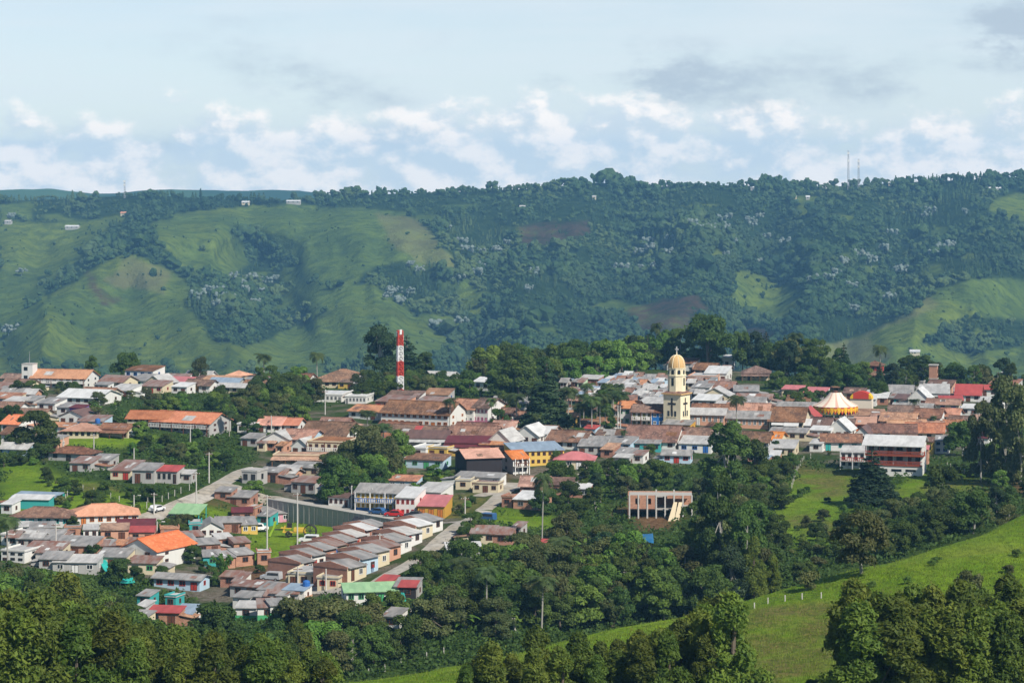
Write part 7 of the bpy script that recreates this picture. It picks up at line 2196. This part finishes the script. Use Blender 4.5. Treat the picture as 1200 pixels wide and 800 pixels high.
scatter('the near slope', [(880, 740), (985, 730), (1190, 690), (1200, 640), (1060, 665), (900, 715)], 11, [(S, 1)], (1.4, 3.2), 2.0, dmin=0.0)
scatter('the bottom edge between the groves', [(880, 815), (990, 815), (990, 870), (880, 870)], 8, [(S, 1)], (3, 5), 2.2, dmin=0.0)
# in and around the town
scatter('the belt behind the mast', [(410, 452), (520, 448), (565, 452), (565, 468), (500, 474), (420, 474)], 40, [(Bd, 3), (Lf, 1.5), (Ba, 1), (O, 1)], (4.5, 8), 3.0, 5.5)
scatter('the wood behind the square', [(560, 448), (640, 440), (700, 432), (800, 424), (800, 434), (700, 446), (650, 458), (600, 470), (560, 470)], 48, [(Bd, 3), (T, 2), (Lf, 1.4), (Bm, 1)], (7, 14), 3.4, 5)
scatter('the tree line behind the church', [(640, 432), (690, 424), (760, 420), (880, 420), (940, 428), (990, 436), (990, 448), (930, 444), (850, 428), (760, 428)], 32, [(T, 2), (Bd, 2), (Lf, 1), (O, .8), (Cn, .4)], (6, 16), 4.0, 5)
scatter('the tree line behind the tent', [(930, 440), (1060, 444), (1120, 448), (1200, 448), (1200, 456), (1100, 460), (1000, 462), (940, 462)], 40, [(T, 1.4), (Bd, 3), (Cn, .7), (Lf, 1), (O, 1)], (4, 10.5), 3.2, 5)
scatter('the church square', [(560, 486), (640, 478), (735, 480), (735, 508), (640, 512), (575, 506)], 26, [(Pm, 3), (Bd, 1.2), (Lf, .5)], (5, 8.5), 2.6, 4.0)
scatter('the garden before the tent', [(905, 452), (975, 470), (965, 490), (940, 488), (900, 475)], 16, [(Bd, 3), (Ba, 1.5), (Lf, 1)], (3.5, 6.5), 2.6, 4.5)
scatter('the wooded dip left of the brown hip roof', [(300, 452), (340, 448), (368, 470), (375, 494), (330, 500), (290, 480)], 40, [(Bd, 2), (T, 1), (Lf, 1.5), (O, 1)], (5, 9), 2.8, 5)
scatter('the trees right of the school', [(245, 470), (300, 462), (318, 500), (290, 520), (250, 505)], 24, [(Bd, 2), (Lf, 1.5), (O, 1), (Pm, .4)], (3.5, 7), 2.6, 5)
scatter('the scrub between the hotel and the school', [(100, 468), (160, 462), (225, 468), (232, 482), (160, 498), (105, 495)], 38, [(Bd, 1.5), (S, 2), (Ba, 2), (O, 1), (Lf, 1)], (3, 6), 2.4, 5)
scatter('the hedges around the hotel', [(0, 458), (100, 456), (110, 464), (100, 472), (0, 468)], 22, [(Bd, 2), (S, 3)], (3, 6), 2.4, 4.5)
scatter('the bank below the school', [(140, 528), (200, 514), (262, 518), (290, 530), (285, 552), (210, 552), (150, 545)], 40, [(Bd, 1), (S, 4), (Lf, 1.5), (Ba, 1), (O, 1)], (2.6, 5.5), 2.4, 5)
scatter('the meadow edge at the left', [(0, 530), (55, 528), (60, 545), (0, 548)], 16, [(Bd, 2), (S, 2)], (3, 6), 2.4, 4.5)
scatter('the rough meadow at the left', [(20, 575), (60, 562), (120, 580), (190, 582), (150, 605), (60, 596)], 30, [(S, 4), (Bd, 1)], (2.4, 5), 2.2, 5)
scatter('the roadside scrub', [(165, 618), (205, 605), (225, 622), (200, 632), (170, 630)], 18, [(S, 3), (O, 1)], (2.5, 4), 1.8, 4)
scatter('the trees in the middle of town', [(378, 560), (420, 545), (475, 545), (470, 572), (420, 590), (385, 592)], 26, [(Bd, 2), (Lf, 2), (O, 2), (Ba, 1)], (5, 9), 2.4, 4.5)
scatter('the gardens above the blue balcony house', [(470, 560), (545, 548), (548, 572), (480, 578)], 18, [(S, 3), (Lf, 1), (Ba, 1)], (2.5, 4.5), 2.0, 4)
scatter('the dry slope beside the lane', [(520, 582), (575, 578), (555, 606), (525, 608)], 14, [(S, 1)], (2.2, 4), 2.0, 4)
scatter('the scrub at the end of the street', [(520, 630), (560, 625), (560, 650), (500, 668), (480, 672)], 20, [(S, 2), (Bd, 2), (Ba, 1)], (3, 6), 2.2, 4.5)
scatter('the left edge woods of town', [(-10, 470), (20, 500), (40, 540), (-10, 540)], 8, [(Bd, 3), (T, 1)], (4, 8), 3, 4.5)
scatter('the roofs of the town', [(300, 510), (600, 500), (900, 520), (1100, 500), (1100, 540), (900, 545), (620, 560), (560, 575), (330, 570)], 46, [(Bd, 2), (S, 3), (Pm, .7), (Ba, 1)], (2.6, 4.6), 4, 4.2)
scatter('the lower left roofs', [(0, 615), (230, 625), (320, 660), (300, 700), (230, 690), (0, 670)], 24, [(S, 3), (Bd, 1)], (2.4, 4.5), 3, 4.2)
scatter('the scrub below the tent street', [(880, 545), (925, 540), (935, 560), (905, 575)], 14, [(S, 2), (Bd, 2)], (3, 5), 2, 4.5)
scatter('the brown scrub by the balcony house', [(1100, 545), (1175, 540), (1180, 560), (1110, 566)], 16, [(S, 3), (O, 1)], (2.4, 4), 2, 4.5)

# ground cover nobody could count: undergrowth on the slopes and grass on the near hill
def ground_clumps(name, n, label, region, size, per, hgt, mat, seed):
    rs = np.random.default_rng(seed); Vs = []; cnt = 0
    PXs = rs.uniform(-20, 1220, n * 6); PYs = rs.uniform(*region, n * 6)
    ok = 0
    for px, py in zip(PXs, PYs):
        if ok >= n: break
        x, y, z = hit(px, py)
        j = int((y - GY[0]) / 2); i = int((x - GX[0]) / 2)
        if not (0 <= j < len(GY) - 1 and 0 <= i < len(GX) - 1): continue
        g = c_grass[j, i]; pv = c_paved[j, i]; dt = c_dirt[j, i]
        if name == 'undergrowth':
            if g > .5 or pv > .4 or dt > .4 or not clear(x, y, 5) or np.min(np.hypot(ROADA[:, 0] - x, ROADA[:, 1] - y)) < 4: continue
        else:
            if g < .6 or pv > .4: continue
        ok += 1
        m = per
        p = np.array([x, y, z]) + rs.normal(size=(m, 3)) * np.array([.9, .9, 0]) * size * 2.2
        p[:, 2] = gz(p[:, 0], p[:, 1]) + rs.random(m) * hgt
        nrm = rs.normal(size=(m, 3)) + np.array([0, 0, .6]); nrm /= np.linalg.norm(nrm, axis=1)[:, None]
        a = np.cross(nrm, rs.normal(size=(m, 3))); a /= np.linalg.norm(a, axis=1)[:, None]; b = np.cross(nrm, a)
        s = size * rs.uniform(.6, 1.4, m)[:, None]
        if name != 'undergrowth': b = b * .3 + np.array([0, 0, 1.0]); a = a * .35
        Vs.append(np.stack([p - b * s * .6, p + a * s * .45, p + b * s * .8, p - a * s * .45], 1).reshape(-1, 3))
    V = np.concatenate(Vs); f = np.arange(len(V)).reshape(-1, 4)
    tag(obj(name, np_mesh(name, V, f, [mat])), label, 'ground cover', kind='stuff')


ground_clumps('undergrowth', 5200, 'dense green undergrowth covering the ravine and banks', (440, 800), .5, 16, 1.1, L_BRO, 3)
ground_clumps('tall_grass', 9000, 'tufts of grass on the bright near slope and meadows', (540, 805), .22, 9, .16, leaf_mat('leaf_grass', (.095, .180, .012), (.155, .240, .020), (.22, .27, .05), .25), 4)
print('TREES', COUNT, len(TREES))
# ------------------------------------------------------------------ labels that single each thing out
def marks(): return [('the tent', 979, 468), ('the church tower', 795, 455), ('the banded mast', 469, 440), ('the grass field', 345, 630), ('the pale road', 200, 598), ('the school lawn', 110, 512), ('the hotel', 67, 448), ('the black house', 570, 545),
                     ('the balcony house', 1047, 540), ('the brick tower', 1094, 440), ('the square palms', 670, 490), ('the unfinished building', 772, 590), ('the blue balcony', 440, 590), ('the green roof', 435, 693), ('the white gable', 162, 650), ('the teal tarpaulin', 125, 672), ('the white rows', 395, 465), ('the school', 205, 490), ('the farmhouse', 885, 437), ('the red roofs', 1150, 455), ('the pink hip roof', 672, 535), ('the skyline masts', 1000, 215), ('the grassy hill', 380, 270)]


ORD = ['', 'leftmost', 'second from left', 'third from left', 'fourth from left', 'fifth from left', 'sixth from left', 'seventh from left', 'eighth from left', 'ninth from left', 'tenth from left', 'eleventh from left', 'twelfth from left']
NUM = ['', 'one', 'two', 'three', 'four', 'five', 'six', 'seven', 'eight', 'nine', 'ten', 'eleven', 'twelve']


def single_out(objs, cat, group=None, short=False):
    buckets = {}
    for o in objs:
        px, py = o['where']; px, py = float(px), float(py)
        m = min(marks(), key=lambda q: math.hypot(q[1] - px, (q[2] - py) * 2.2))
        buckets.setdefault((o['look'], m[0]), []).append((px, py, o))
    for (look, m), items in buckets.items():
        items.sort(key=lambda q: q[0])
        mx, my = next((q[1], q[2]) for q in marks() if q[0] == m)
        for k, (px, py, o) in enumerate(items):
            rel = 'left of' if px < mx - 18 else ('right of' if px > mx + 18 else ('below' if py > my else 'behind'))
            if len(items) == 1: lab = '%s, %s %s' % (look, rel, m)
            elif len(items) == 2: lab = '%s, the %s of two nearest %s' % (look, 'left' if k == 0 else 'right', m)
            else: lab = '%s, %s of those nearest %s' % (look, ORD[min(k + 1, 12)], m)
            w = lab.split()
            tag(o, ' '.join(w), cat, group)
    for o in objs:
        del o['look']; del o['where']


farm = [o for o in COL.objects if o.parent is None and o.name.startswith('farmhouse') and 'look' in o and o.location.y > 1500]
single_out(farm, 'farmhouse')
single_out(HOUSES, 'house')
for o in HOUSES: o['group'] = 'houses of the town'
for o in FAR_TREES: tag(o, 'silver crowned tree in the dark wood on the far hillside', 'tree', 'silver leaved trees on the far hillside')
